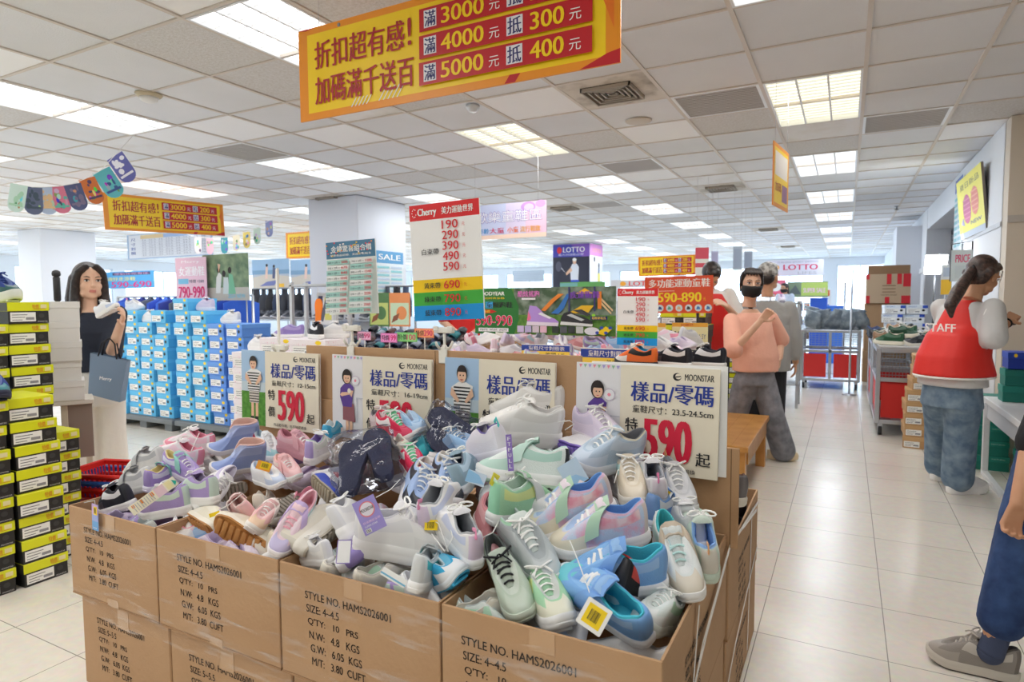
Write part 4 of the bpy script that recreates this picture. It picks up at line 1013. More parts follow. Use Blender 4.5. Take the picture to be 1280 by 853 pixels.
FILL_TABLE = [
    ('lavmint', ((-0.985, 0.105, 0.138, -2.252), (-0.139, -0.954, -0.267, 1.267), (0.104, -0.282, 0.954, 0.540), (0, 0, 0, 1))),
    ('palelav', ((-0.901, -0.362, 0.240, -2.295), (0.393, -0.915, 0.093, 1.310), (0.186, 0.178, 0.966, 0.550), (0, 0, 0, 1))),
    ('pinkprint', ((-0.761, -0.641, 0.102, -2.274), (0.617, -0.763, -0.194, 1.485), (0.202, -0.085, 0.976, 0.597), (0, 0, 0, 1))),
    ('greywhite', ((0.977, -0.105, 0.185, -2.261), (0.117, 0.991, -0.059, 1.660), (-0.177, 0.080, 0.981, 0.644), (0, 0, 0, 1))),
    ('cream', ((0.438, -0.899, -0.008, -2.306), (0.870, 0.426, -0.249, 1.835), (0.227, 0.102, 0.969, 0.688), (0, 0, 0, 1))),
    ('whitemint', ((-0.979, -0.155, -0.132, -2.084), (0.186, -0.948, -0.259, 1.266), (-0.085, -0.278, 0.957, 0.542), (0, 0, 0, 1))),
    ('lavmint', ((-0.590, 0.806, -0.038, -2.116), (-0.807, -0.590, 0.026, 1.310), (-0.002, 0.046, 0.999, 0.553), (0, 0, 0, 1))),
    ('palelav', ((-0.990, 0.021, 0.141, -2.117), (-0.014, -0.999, 0.050, 1.485), (0.142, 0.048, 0.989, 0.601), (0, 0, 0, 1))),
    ('greylilac', ((-0.647, 0.760, 0.055, -2.118), (-0.755, -0.630, -0.182, 1.660), (-0.104, -0.159, 0.982, 0.648), (0, 0, 0, 1))),
    ('pinkprint', ((0.480, 0.852, 0.207, -2.114), (-0.877, 0.465, 0.123, 1.835), (0.008, -0.241, 0.971, 0.695), (0, 0, 0, 1))),
    ('pinkprint', ((-0.985, 0.153, 0.077, -1.947), (-0.142, -0.980, 0.140, 1.279), (0.097, 0.127, 0.987, 0.548), (0, 0, 0, 1))),
    ('white', ((0.786, 0.592, -0.180, -1.926), (-0.616, 0.775, -0.140, 1.310), (0.057, 0.221, 0.974, 0.557), (0, 0, 0, 1))),
    ('greylilac', ((-0.643, -0.732, -0.224, -1.933), (0.744, -0.529, -0.409, 1.485), (0.181, -0.429, 0.885, 0.605), (0, 0, 0, 1))),
    ('palelav', ((-0.880, 0.466, 0.094, -1.939), (-0.423, -0.858, 0.292, 1.660), (0.217, 0.217, 0.952, 0.653), (0, 0, 0, 1))),
    ('lavmint', ((0.088, -0.938, 0.334, -1.914), (0.995, 0.069, -0.068, 1.835), (0.041, 0.339, 0.940, 0.703), (0, 0, 0, 1))),
    ('palelav', ((-0.999, 0.045, 0.021, -1.742), (-0.046, -0.997, -0.060, 1.258), (0.018, -0.061, 0.998, 0.546), (0, 0, 0, 1))),
    ('skyblue', ((0.973, -0.019, -0.232, -1.788), (0.018, 1.000, -0.009, 1.310), (0.232, 0.005, 0.973, 0.560), (0, 0, 0, 1))),
    ('cream', ((-0.566, -0.804, -0.182, -1.750), (0.807, -0.585, 0.076, 1.485), (-0.168, -0.104, 0.980, 0.613), (0, 0, 0, 1))),
    ('palelav', ((0.030, 0.937, 0.347, -1.755), (-0.968, -0.060, 0.245, 1.660), (0.251, -0.343, 0.905, 0.664), (0, 0, 0, 1))),
    ('white', ((0.015, 0.918, 0.395, -1.754), (-0.960, -0.097, 0.262, 1.835), (0.279, -0.384, 0.880, 0.716), (0, 0, 0, 1))),
    ('palelav', ((0.952, 0.213, -0.218, -1.597), (-0.186, 0.973, 0.137, 1.246), (0.241, -0.090, 0.966, 0.546), (0, 0, 0, 1))),
    ('cream', ((0.988, -0.014, 0.153, -1.586), (0.039, 0.986, -0.165, 1.310), (-0.149, 0.169, 0.974, 0.567), (0, 0, 0, 1))),
    ('pinkprint', ((0.370, 0.926, 0.072, -1.605), (-0.927, 0.363, 0.091, 1.485), (0.058, -0.100, 0.993, 0.624), (0, 0, 0, 1))),
    ('greylilac', ((-0.891, 0.439, 0.114, -1.586), (-0.386, -0.866, 0.319, 1.660), (0.238, 0.240, 0.941, 0.684), (0, 0, 0, 1))),
    ('cream', ((0.830, -0.528, -0.182, -1.580), (0.517, 0.849, -0.105, 1.835), (0.210, -0.007, 0.978, 0.744), (0, 0, 0, 1))),
    ('white', ((-0.996, 0.043, -0.084, -1.433), (-0.065, -0.956, 0.287, 1.260), (-0.068, 0.291, 0.954, 0.554), (0, 0, 0, 1))),
    ('beige', ((0.845, -0.535, 0.018, -1.412), (0.513, 0.819, 0.258, 1.310), (-0.153, -0.209, 0.966, 0.574), (0, 0, 0, 1))),
    ('greylilac', ((0.937, 0.223, 0.269, -1.436), (-0.295, 0.918, 0.264, 1.485), (-0.188, -0.327, 0.926, 0.637), (0, 0, 0, 1))),
    ('pinkprint', ((-0.376, -0.885, -0.274, -1.445), (0.916, -0.400, 0.034, 1.660), (-0.139, -0.239, 0.961, 0.701), (0, 0, 0, 1))),
    ('cream', ((-0.935, -0.284, 0.214, -1.403), (0.337, -0.898, 0.283, 1.835), (0.111, 0.337, 0.935, 0.772), (0, 0, 0, 1))),
    ('whitemint', ((-0.981, 0.137, -0.135, -1.262), (-0.160, -0.971, 0.176, 1.285), (-0.107, 0.195, 0.975, 0.564), (0, 0, 0, 1))),
    ('cream', ((0.092, -0.922, 0.377, -1.233), (0.996, 0.085, -0.038, 1.310), (0.003, 0.379, 0.926, 0.574), (0, 0, 0, 1))),
    ('pinkprint', ((-0.531, -0.808, -0.257, -1.238), (0.847, -0.507, -0.157, 1.485), (-0.003, -0.301, 0.954, 0.647), (0, 0, 0, 1))),
    ('white', ((-0.843, 0.514, 0.158, -1.238), (-0.516, -0.856, 0.033, 1.660), (0.152, -0.054, 0.987, 0.719), (0, 0, 0, 1))),
    ('greywhite', ((0.934, -0.313, -0.174, -1.233), (0.351, 0.899, 0.263, 1.835), (0.074, -0.307, 0.949, 0.792), (0, 0, 0, 1))),
    ('whitemint', ((-0.969, 0.223, 0.110, -1.102), (-0.185, -0.942, 0.279, 1.282), (0.166, 0.250, 0.954, 0.562), (0, 0, 0, 1))),
    ('cream', ((0.427, -0.881, 0.203, -1.080), (0.904, 0.412, -0.116, 1.310), (0.019, 0.233, 0.972, 0.574), (0, 0, 0, 1))),
    ('palelav', ((-0.984, 0.176, 0.038, -1.070), (-0.180, -0.969, -0.170, 1.485), (0.007, -0.174, 0.985, 0.650), (0, 0, 0, 1))),
    ('greylilac', ((0.395, -0.914, -0.092, -1.099), (0.890, 0.406, -0.209, 1.660), (0.229, 0.001, 0.974, 0.725), (0, 0, 0, 1))),
    ('beige', ((0.945, 0.297, -0.136, -1.075), (-0.299, 0.954, 0.002, 1.835), (0.130, 0.039, 0.991, 0.801), (0, 0, 0, 1))),
    ('white', ((0.992, 0.038, 0.118, -0.912), (-0.046, 0.997, 0.065, 1.266), (-0.115, -0.070, 0.991, 0.553), (0, 0, 0, 1))),
    ('lavmint', ((0.648, -0.678, -0.346, -0.932), (0.724, 0.690, 0.002, 1.310), (0.238, -0.252, 0.938, 0.573), (0, 0, 0, 1))),
    ('cream', ((-0.865, 0.468, 0.182, -0.949), (-0.501, -0.822, -0.271, 1.485), (0.023, -0.326, 0.945, 0.652), (0, 0, 0, 1))),
    ('pinkprint', ((0.790, 0.600, -0.128, -0.946), (-0.583, 0.799, 0.144, 1.660), (0.189, -0.039, 0.981, 0.730), (0, 0, 0, 1))),
    ('palelav', ((-0.885, 0.463, -0.049, -0.928), (-0.466, -0.879, 0.103, 1.835), (0.005, 0.114, 0.994, 0.810), (0, 0, 0, 1))),
    ('whitemint', ((0.998, -0.053, -0.021, -0.736), (0.056, 0.991, 0.119, 1.265), (0.014, -0.120, 0.993, 0.544), (0, 0, 0, 1))),
    ('cream', ((0.693, -0.720, -0.029, -0.732), (0.677, 0.665, -0.314, 1.310), (0.246, 0.198, 0.949, 0.563), (0, 0, 0, 1))),
    ('lavmint', ((0.947, -0.295, 0.124, -0.773), (0.303, 0.951, -0.054, 1.485), (-0.102, 0.088, 0.991, 0.649), (0, 0, 0, 1))),
    ('white', ((-0.166, 0.982, -0.084, -0.777), (-0.985, -0.169, -0.023, 1.660), (-0.037, 0.079, 0.996, 0.730), (0, 0, 0, 1))),
    ('whitemint', ((0.998, -0.007, -0.070, -0.748), (0.008, 1.000, 0.015, 1.835), (0.070, -0.015, 0.997, 0.801), (0, 0, 0, 1))),
    ('skyblue', ((0.964, 0.081, -0.254, -0.568), (-0.099, 0.993, -0.060, 1.266), (0.247, 0.083, 0.965, 0.524), (0, 0, 0, 1))),
    ('white', ((-0.906, -0.423, -0.016, -0.595), (0.392, -0.851, 0.349, 1.310), (-0.162, 0.310, 0.937, 0.545), (0, 0, 0, 1))),
    ('skyblue', ((-0.995, -0.095, 0.026, -0.571), (0.098, -0.956, 0.275, 1.485), (-0.001, 0.277, 0.961, 0.609), (0, 0, 0, 1))),
    ('white', ((0.483, 0.844, 0.232, -0.566), (-0.867, 0.498, -0.003, 1.660), (-0.118, -0.200, 0.973, 0.676), (0, 0, 0, 1))),
    ('greylilac', ((0.623, 0.730, -0.281, -0.576), (-0.782, 0.589, -0.204, 1.835), (0.017, 0.347, 0.938, 0.746), (0, 0, 0, 1))),
    ('greywhite', ((-0.997, 0.038, -0.065, -0.437), (-0.018, -0.960, -0.279, 1.257), (-0.073, -0.277, 0.958, 0.505), (0, 0, 0, 1))),
    ('white', ((-0.977, 0.180, 0.113, -0.420), (-0.125, -0.915, 0.383, 1.310), (0.173, 0.360, 0.917, 0.519), (0, 0, 0, 1))),
    ('cream', ((0.976, 0.114, 0.184, -0.420), (-0.111, 0.993, -0.030, 1.485), (-0.186, 0.009, 0.983, 0.570), (0, 0, 0, 1))),
    ('lavmint', ((0.207, 0.975, -0.087, -0.420), (-0.976, 0.211, 0.048, 1.660), (0.065, 0.076, 0.995, 0.622), (0, 0, 0, 1))),
    ('beige', ((-0.434, -0.891, 0.129, -0.420), (0.886, -0.448, -0.115, 1.835), (0.160, 0.065, 0.985, 0.674), (0, 0, 0, 1))),
]
for lab, kind, L, c, M in SHOE_TABLE:
    shoe('sneaker' if kind in ('lace', 'strap', 'chunk') else 'ankle_boot' if kind == 'boot' else 'slip_on_shoe', lab, Matrix(M), kind, L, 'childrens shoes heaped in the cartons', **COLS[c])
for c, M in FILL_TABLE:
    shoe('sneaker', 'child sneaker buried under the other shoes of the heap', Matrix(M), 'slip', .2, 'shoes buried in the heap', **{k: v for k, v in COLS[c].items() if k != 'tab'})

# ---------------------------------------------------------------- tags, labels, cords and wrapped slippers on the pile
m_cord = mat((240, 240, 236), .5)
def tagcard(label, p, w, h, roll, items, base, cord=None, nm='price_tag', tilt=(0, 0)):
    d = (CAMV - V(p)).normalized(); right = V((0, 0, 1)).cross(d).normalized(); up = d.cross(right)
    F = frame(p, tuple(right + d * tilt[0]), tuple(up + d * tilt[1])) @ Matrix.Rotation(math.radians(roll), 4, 'Z')
    mb = MB(F=Matrix.Translation((-w / 2, -h / 2, 0))); mb.plate(w, h, .0012, base, None, .003); boardpts(mb, w, h, items)
    o = mb.build(nm, None, F); tag(o, label, 'tag')
    if cord:
        q = MB(); q.tube([tuple(F.inverted() @ V(c)) for c in cord], .0013, m_cord, 6); q.build('cord', o)
    return o
CAMV = V((0, 0, 1.35))
def bars(x0, x1, y0, y1, m=INK, n=9): return [('r', x0 + (x1 - x0) * k / n, y0, x0 + (x1 - x0) * (k + .35 + .25 * (k % 3 == 0)) / n, y1, m) for k in range(n)]
ylab = [('r', .14, .14, .86, .86, YEL)] + bars(.3, .7, .3, .7)
tagcard('white price tag with yellow barcode label on the sky blue sneaker', (-0.453, 1.217, 0.684), .058, .058, -30, ylab, WHITE, [(-0.461, 1.240, 0.691), (-0.484, 1.261, 0.721), (-0.524, 1.301, 0.761), (-0.562, 1.345, 0.784)])
tagcard('white price tag with yellow barcode label above the grey-white heel', (-0.610, 1.552, 0.833), .05, .055, -28, ylab, WHITE, [(-0.629, 1.559, 0.839), (-0.660, 1.555, 0.836), (-0.677, 1.529, 0.828)])
tagcard('white price tag with yellow barcode label on the end sneaker below the last sale sign', (-0.431, 1.694, 0.816), .042, .05, -25, ylab, WHITE, [(-0.449, 1.701, 0.825), (-0.484, 1.697, 0.849), (-0.500, 1.669, 0.836)])
tagcard('small yellow barcode label on the white sneaker heel over the third carton', (-0.945, 1.326, 0.764), .034, .026, -4, [('r', 0, 0, 1, 1, YEL)] + bars(.2, .8, .2, .8), YEL, [(-0.962, 1.340, 0.771), (-1.003, 1.368, 0.778), (-0.924, 1.329, 0.770), (-0.849, 1.261, 0.734)])
tagcard('orange and yellow price label in front of the light blue boots', (-1.741, 1.475, 0.790), .048, .03, -22, [('r', 0, 0, 1, 1, W(246, 170, 60)), ('r', .25, .2, .9, .95, YEL)] + bars(.35, .8, .35, .8), W(246, 170, 60))
tagcard('yellow barcode sticker on the white sneaker with purple heel', (-1.873, 1.354, 0.740), .018, .035, 10, [('r', 0, 0, 1, 1, YEL)] + bars(.2, .8, .2, .8, n=5), YEL)
tagcard('lilac hang tag with a round printed badge over the blue and black sneaker', (-1.062, 1.222, 0.805), .058, .088, 22, [('r', 0, 0, 1, 1, W(162, 150, 216)), ('e', .5, .68, .34, .23, W(232, 130, 140)), ('e', .5, .68, .29, .195, W(236, 230, 240)), ('t', .2, .63, .8, .73, 'MOONSTAR', INK, .01), ('t', .12, .30, .9, .37, '日本機能童鞋', W(236, 200, 230), .01), ('t', .12, .2, .7, .25, 'SUPER STAR', WHITE), ('r', .1, .04, .34, .16, WHITE)] + bars(.12, .32, .05, .15), W(162, 150, 216), [(-1.160, 1.364, 0.796), (-1.148, 1.413, 0.807), (-1.156, 1.468, 0.821)], 'hang_tag')
tagcard('long folded paper tag lying across the lavender sneakers', (-2.000, 1.249, 0.714), .034, .155, -58, [('r', 0, 0, 1, 1, W(246, 240, 214)), ('r', .0, .55, 1, .75, W(236, 206, 214)), ('r', .1, .78, .9, .9, W(246, 236, 180)), ('r', .1, .46, .5, .52, W(240, 140, 50)), ('r', .1, .24, .5, .29, W(240, 150, 60)), ('r', .1, .06, .4, .11, W(240, 150, 60))] + [('r', .12, .08 + k * .05, .88, .095 + k * .05, W(190, 190, 190)) for k in range(9)] + [('p', [(.2, .93), (.9, .93), (.6, 1.0)], W(40, 180, 160))], W(246, 240, 214), None, 'hang_tag')
tagcard('white card tag standing at the rim of the third carton', (-1.118, 1.187, 0.711), .036, .058, -6, [('r', .06, .04, .94, .96, W(250, 250, 250))], W(150, 130, 200), None, 'hang_tag')
tagcard('purple strip tag with white letters hanging on the topmost white sneaker', (-0.814, 1.519, 0.928), .016, .10, 4, [('r', 0, 0, 1, 1, W(146, 120, 200))] + [('t', .25, .08 + k * .15, .75, .18 + k * .15, 'LLUFTF'[k], WHITE, .02) for k in range(6)], W(146, 120, 200), None, 'hang_tag')
tagcard('pale blue glossy card tag between the mint and tie-dye sneakers', (-0.662, 1.606, 0.867), .062, .070, 32, [('r', 0, 0, 1, 1, W(196, 220, 240)), ('p', [(0, 0), (1, 0), (.6, .4), (0, .5)], W(160, 206, 240))], W(196, 220, 240), None, 'hang_tag')
tagcard('pale blue card tag over the blue-grey sneaker beside the upright white sole', (-0.913, 1.501, 0.848), .055, .035, -20, [('p', [(0, 0), (1, .2), (.6, .8), (0, 1)], W(150, 200, 240))], W(206, 222, 242), None, 'hang_tag')
tagcard('yellow loop label by the gum soles', (-1.709, 1.256, 0.695), .03, .012, 12, [('r', 0, 0, 1, 1, YEL)], WHITE, [(-1.719, 1.257, 0.696), (-1.688, 1.289, 0.716), (-1.679, 1.333, 0.741)])
tagcard('white and blue paper slip tucked at the rim of the third carton', (-0.975, 1.207, 0.665), .07, .02, -34, [('r', 0, .2, 1, .4, W(120, 190, 220))], WHITE, None, 'hang_tag')
x, y, z = (-2.216, 1.172, 0.625)
o = board('hang_tag', 'pink to blue hang tag with yellow sticker hanging over the first carton rim', 'tag', x - .017, 1.178, z - .04, .036, .090, [('r', 0, 0, 1, .35, W(110, 170, 226)), ('r', 0, .35, 1, .6, W(160, 176, 230)), ('r', 0, .6, 1, 1, W(206, 176, 226)), ('r', .3, .60, .85, .92, YEL), ('t', .15, .08, .85, .13, 'moonstar', WHITE)] + bars(.4, .75, .66, .86, n=5), W(160, 176, 230), None, .001, 0, -3)
q = MB(); q.tube([(.018, .088, -.001), (.02, .105, .002), (.03, .11, .04)], .0012, m_cord, 5); q.build('cord', o)
for lab, pts in (('white cord looped above the wrapped navy slippers', [(-1.661, 1.646, 0.811), (-1.743, 1.710, 0.840), (-1.752, 1.739, 0.857), (-1.689, 1.717, 0.849), (-1.603, 1.643, 0.826)]), ('white cord between the topmost sneaker and the pale lavender one', [(-0.762, 1.736, 0.980), (-0.741, 1.773, 0.980), (-0.734, 1.794, 0.967), (-0.754, 1.766, 0.951)]), ('white cord looped over the pink-looped sneakers', [(-0.920, 1.294, 0.755), (-0.854, 1.254, 0.736), (-0.852, 1.287, 0.761), (-0.898, 1.335, 0.783), (-0.932, 1.356, 0.793)]), ('white cord looping beside the mint green sneaker tab', [(-0.817, 1.329, 0.761), (-0.793, 1.321, 0.756), (-0.767, 1.340, 0.770), (-0.771, 1.380, 0.789)]), ('white cord hanging over the grey-white sneaker and beige toe', [(-0.558, 1.655, 0.841), (-0.561, 1.694, 0.867), (-0.518, 1.704, 0.865), (-0.467, 1.685, 0.827), (-0.430, 1.615, 0.791), (-0.428, 1.578, 0.769)]), ('white cord sticking up behind the pink speckled sneakers', [(-2.217, 1.536, 0.771), (-2.273, 1.604, 0.808), (-2.284, 1.624, 0.823)])):
    q = MB(); q.tube(pts, .0016, m_cord, 6); tag(q.build('cord', None), lab, 'cord')
# slippers wrapped in clear plastic
m_nv = mat((62, 66, 92), .75, bump=(200, .4)); m_pl = film('clear plastic bag', (238, 240, 246), .07, .90)
def wrapped(label, bot, top, gap, L, skew=0.0, dx=0.0):
    b, t = V(bot), V(top); ax = (t - b).normalized(); d = (CAMV - (b + t) / 2).normalized(); side = ax.cross(d).normalized(); n_ = side.cross(ax) 
    r = thing('wrapped_slippers', label, 'slippers', Matrix(((ax.x, side.x, n_.x, (b.x + t.x) / 2), (ax.y, side.y, n_.y, (b.y + t.y) / 2), (ax.z, side.z, n_.z, (b.z + t.z) / 2), (0, 0, 0, 1))))
    # local x along the slippers, y sideways, z towards the viewer
    for s in (-1, 1):
        mb = MB(F=Matrix.Translation((skew * s * .02, s * gap, 0)) @ Matrix.Rotation(s * -.10, 4, 'Z'))
        mb.loft([sole_loop(L, .9, -.026, 40, 0), sole_loop(L, 1.0, -.02, 40, 0), sole_loop(L, 1.0, .002, 40, 0), sole_loop(L, .95, .007, 40, 0)], m_nv, True); mb.build('slipper', r, sharp=40)
    W_ = gap + .062; mb = MB(); R = []
    for k in range(15):
        u = -1 + 2 * k / 14; x = u * (L * .62); kk = max(.05, 1 - abs(u) ** 5); wob = 1 + .06 * math.sin(k * 2.3)
        R.append([(x + .006 * math.sin(k * 1.7 + i), W_ * wob * (.85 + .15 * kk) * math.cos(a) * (1 + .04 * math.sin(3 * a + k)), (.030 * kk + .003) * math.sin(a) * (1 + .18 * math.sin(4 * a + k * 1.3))) for i, a in enumerate([2 * PI * q / 28 for q in range(28)])])
    mb.loft(R, m_pl, True); mb.build('plastic_bag', r)
    return r
wrapped('navy slippers in a clear plastic bag standing soles out below the 16-19cm sale sign', (-1.217, 1.410, 0.775), (-1.466, 1.648, 0.923), .046, .26, 1)
wrapped('navy slippers in crumpled clear plastic leaning below the middle sale sign', (-1.040, 1.717, 0.860), (-1.300, 1.790, 0.930), .036, .23, 1)

# ---------------------------------------------------------------- hanging banners and boards
m_by = mat((252, 214, 20), .35); m_bo = mat((240, 150, 30), .35); m_br = mat((196, 28, 40), .35); m_maroon = mat((176, 30, 40), .4); m_navy = mat((44, 44, 110), .4)
def promo_items(small=False):
    I = [('r', 0, 0, 1, 1, m_bo), ('r', .035, .075, .965, .93, m_by)]
    I += [('p', [(.0, 1), (.03, .98), (.075, 1)], m_br), ('p', [(.90, .0), (.97, .10), (1, .12), (1, .0)], m_br), ('p', [(.70, 0), (.715, .075), (.745, .075), (.73, 0)], m_br), ('p', [(.955, .6), (.985, .8), (.985, .3)], mat((236, 120, 30), .35))]
    if not small:
        for k in range(5): I += [('p', [(.20 + k * .014, .06), (.204 + k * .014, .06), (.222 + k * .014, .15), (.218 + k * .014, .15)], WHITE), ('p', [(.30 + k * .016, .07), (.304 + k * .016, .07), (.33 + k * .016, .2), (.326 + k * .016, .2)], WHITE)]
    I += [('t', .065, .535, .395, .83, '折扣超有感', m_maroon, .012), ('t', .405, .56, .418, .83, '!', m_maroon, .03), ('t', .065, .15, .425, .45, '加碼滿千送百', m_maroon, .012)]
    for k, (a, b) in enumerate((('3000', '200'), ('4000', '300'), ('5000', '400'))):
        y = .655 - k * .265
        I += [('r', .445, y, .935, y + .225, m_br), ('r', .46, y + .03, .50, y + .20, W(232, 232, 238)), ('t', .462, y + .04, .498, y + .19, '滿', m_navy, .012), ('t', .515, y + .035, .645, y + .19, a, m_by, .02), ('t', .66, y + .04, .69, y + .14, '元', WHITE), ('r', .71, y + .03, .755, y + .20, W(232, 232, 238)), ('t', .713, y + .04, .752, y + .19, '抵', m_navy, .012), ('t', .775, y + .035, .865, y + .19, b, m_by, .02), ('t', .878, y + .04, .908, y + .14, '元', WHITE)]
    return I
x, Y, z, w, h = (-2.173, 2.100, 2.147, 1.479, 0.255)
a = board('promo_banner', 'big yellow and red discount banner hanging closest, above the sale bin', 'banner', x, Y, z, w, .392, promo_items(), m_by, m_bo, .008, wires=CH)
for k in (.16, .80):
    q = MB(); q.lathe([(.004, 0), (.008, 0), (.008, .002), (.004, .002)], mat((150, 152, 158), .3, .9), 14, (w * k, .375, .0)); q.build('eyelet', a)
def hang(name, label, cat, F, w, h, items, base, edge=None, t=.006, group=None, wire=True):
    mb = MB(); mb.plate(w, h, t, base, edge)
    boardpts(mb, w, h, items)
    o = mb.build(name); o.matrix_world = F; tag(o, label, cat, group)
    if wire:
        for k in (.1, .9):
            p = F @ V((w * k, h - .01, 0)); q = MB(); q.tube([(w * k, h - .02, -t / 2), (w * k, h + CH - p.z - .01, -t / 2)], .0015, mat((200, 200, 205), .4), 5); q.build('hanging_wire', o)
    return o
hang('promo_banner', 'yellow and red discount banner hanging above the woman in black', 'banner', frame((-7.0, 3.97, 2.125), (0, 1, .04)), 1.47, .392, promo_items(True), m_by, m_bo)
x, Y, z, w, h = (-2.684, 9.000, 1.679, 0.763, 0.261)
hang('promo_banner', 'yellow discount banner over the aisle racks beyond the tennis poster', 'banner', frame((x, Y, z), (1, 0, .01)), w + .05, h + .02, promo_items(True), m_by, m_bo)
x, Y, z, w, h = (-9.366, 8.600, 2.147, 0.872, 0.489)
hang('promo_banner', 'yellow discount banner half hidden by the middle column', 'banner', frame((x, Y, z)), w + .6, h, promo_items(True), m_by, m_bo)
# edge-on aisle banner
F = frame((-.25, 2.75, 1.69), (.22, 1, 0))
p0 = (-0.430, 4.352, 1.944); p1 = (-0.372, 4.854, 1.877); 
F = frame((p0[0], p0[1], p0[2]), (p1[0] - p0[0], p1[1] - p0[1], 0))
hang('promo_banner', 'yellow discount banner hanging turned almost edge-on over the aisle', 'banner', F, .46, .40, [('r', 0, 0, 1, 1, m_bo), ('r', .06, .06, .94, .94, m_by), ('r', .1, .5, .9, .88, W(238, 232, 226)), ('t', .12, .25, .5, .4, '加碼', m_maroon, .01), ('r', .55, .12, .9, .4, W(150, 110, 150))], m_by, m_bo)
# kids zone banner
x, Y, z, w, h = (-3.475, 5.600, 1.965, 0.892, 0.347)
I = [('r', 0, 0, 1, 1, W(214, 206, 236)), ('r', 0, 0, .5, 1, W(196, 206, 240)), ('r', .75, 0, 1, 1, W(236, 200, 226)), ('r', 0, 0, 1, .12, W(244, 216, 200)), ('e', .78, .86, .09, .14, W(196, 150, 220)), ('e', .93, .92, .06, .1, W(206, 160, 226)), ('e', .79, .84, .06, .1, W(222, 200, 236)),
     ('t', .10, .46, .95, .80, '歡樂童鞋區', W(132, 120, 196), .05), ('t', .105, .47, .945, .79, '歡樂童鞋區', W(238, 240, 250), .0), ('t', .08, .16, .28, .32, '各年齡', W(70, 150, 210), .012), ('t', .29, .16, .48, .32, '大童', W(214, 60, 110), .012), ('t', .52, .16, .66, .32, '小童', W(236, 120, 60), .012), ('t', .68, .16, .93, .32, '流行鞋款', W(236, 170, 60), .012)]
hang('zone_banner', 'pastel lilac kids shoe zone banner behind the red-headed price board', 'banner', frame((x, Y, z), (1, 0, 0)), w, h, I, W(214, 206, 236))
# price board chart, far left
x, Y, z, w, h = (-11.673, 7.000, 2.127, 2.354, 0.445)
I = [('r', .0, .0, 1, 1, W(150, 178, 214)), ('r', .02, .04, .98, .97, W(214, 222, 236)), ('r', .17, .8, .45, .95, W(216, 196, 150)), ('r', .45, .8, .97, .95, W(150, 180, 224))]
for k in range(7): I += [('r', .17, .10 + k * .1, .97, .108 + k * .1, W(170, 180, 200)), ('t', .19, .125 + k * .1, .93, .175 + k * .1, '22  22.5  23  23.5  24  24.5  25  26', W(130, 140, 166))]
for k in range(4): I.append(('t', .05, .72 - k * .18, .11, .84 - k * .18, '尺寸對照'[k], W(60, 90, 170), .012))
hang('size_chart', 'large pale size chart hanging under the discount banner near the woman', 'chart', frame((x, Y, z), (1, .0, 0)), w, h, I, W(150, 178, 214))
# pennants on a string (generic bright prints)
pc = [((206, 232, 226), (170, 216, 190)), ((104, 116, 150), (70, 90, 110)), ((190, 210, 240), (236, 206, 160)), ((226, 130, 160), (110, 190, 180)), ((86, 96, 140), (130, 120, 150)), ((214, 120, 60), (90, 70, 110)), ((96, 190, 200), (60, 90, 150)), ((92, 96, 170), (226, 228, 240))]
pts = [(-20, 222), (14, 231), (24, 233), (41, 235), (56, 235), (72, 235), (90, 231), (108, 225), (126, 214), (143, 198), (165, 168)]
wp = [(-5.097, 2.126, 2.222), (-4.888, 2.231, 2.136), (-4.865, 2.299, 2.128), (-4.850, 2.365, 2.137), (-4.828, 2.434, 2.151), (-4.795, 2.510, 2.176), (-4.761, 2.588, 2.225), (-4.725, 2.669, 2.291), (-4.642, 2.720, 2.393), (-4.530, 2.790, 2.534)]
r = thing('pennant_string', 'thin string carrying coloured pennants near the ceiling', 'string', at(0, 0, 0)); q = MB(); q.tube(wp, .0025, W(235, 235, 235), 5); q.build('cord', r)
nmz = ['mint', 'grey blue', 'pale blue and cream', 'pink and teal', 'slate blue', 'orange brown', 'turquoise', 'violet blue with a white foot']
for k in range(8):
    p = V(wp[k + 1]); t = (V(wp[min(k + 2, 9)]) - V(wp[k])).normalized(); t = V((t.x, t.y, t.z * .6))
    w, h = (.105, .185) if k < 6 else (.125, .21)
    mb = MB(); out = [(-w / 2, 0), (-w / 2, -h * .72)] + [(-w / 2 * math.cos(a * PI / 8), -h * .72 - h * .28 * math.sin(a * PI / 8)) for a in range(1, 8)] + [(w / 2, -h * .72), (w / 2, 0)]
    c1, c2 = W(*pc[k][0]), W(*pc[k][1]); n = len(out)
    mb.add([(a, b, 0) for a, b in out] + [(a, b, -.002) for a, b in out], [tuple(range(n)), tuple(range(2 * n - 1, n - 1, -1))] + [(i, (i + 1) % n, n + (i + 1) % n, n + i) for i in range(n)], c1)
    pr_ = random.Random(k)
    for _ in range(9): mb.ell(pr_.uniform(-.3, .3) * w, -h * pr_.uniform(.15, .8), w * pr_.uniform(.05, .16), h * pr_.uniform(.05, .14), c2 if pr_.random() < .6 else W(int(60 + 180 * pr_.random()), int(60 + 180 * pr_.random()), int(80 + 160 * pr_.random())), 9)
    mb.rect(-w * .4, -h * .78, w * .4, -h * .70, c2)
    o = mb.build('pennant', None, frame(p, t)); tag(o, nmz[k] + ' pennant, ' + ORD[k + 1] + ' along the string from the side wall', 'pennant', 'pennants on the near string')
wp = [(-7.616, 5.329, 2.238), (-7.477, 5.399, 2.185), (-7.339, 5.472, 2.174), (-7.173, 5.560, 2.183), (-7.036, 5.635, 2.214), (-6.918, 5.700, 2.254), (-6.800, 5.767, 2.305), (-6.664, 5.845, 2.398), (-6.521, 5.932, 2.542)]
r = thing('pennant_string', 'thin far string of pennants beside the middle column', 'string', at(0, 0, 0)); q = MB(); q.tube(wp, .003, W(235, 235, 235), 5); q.build('cord', r)
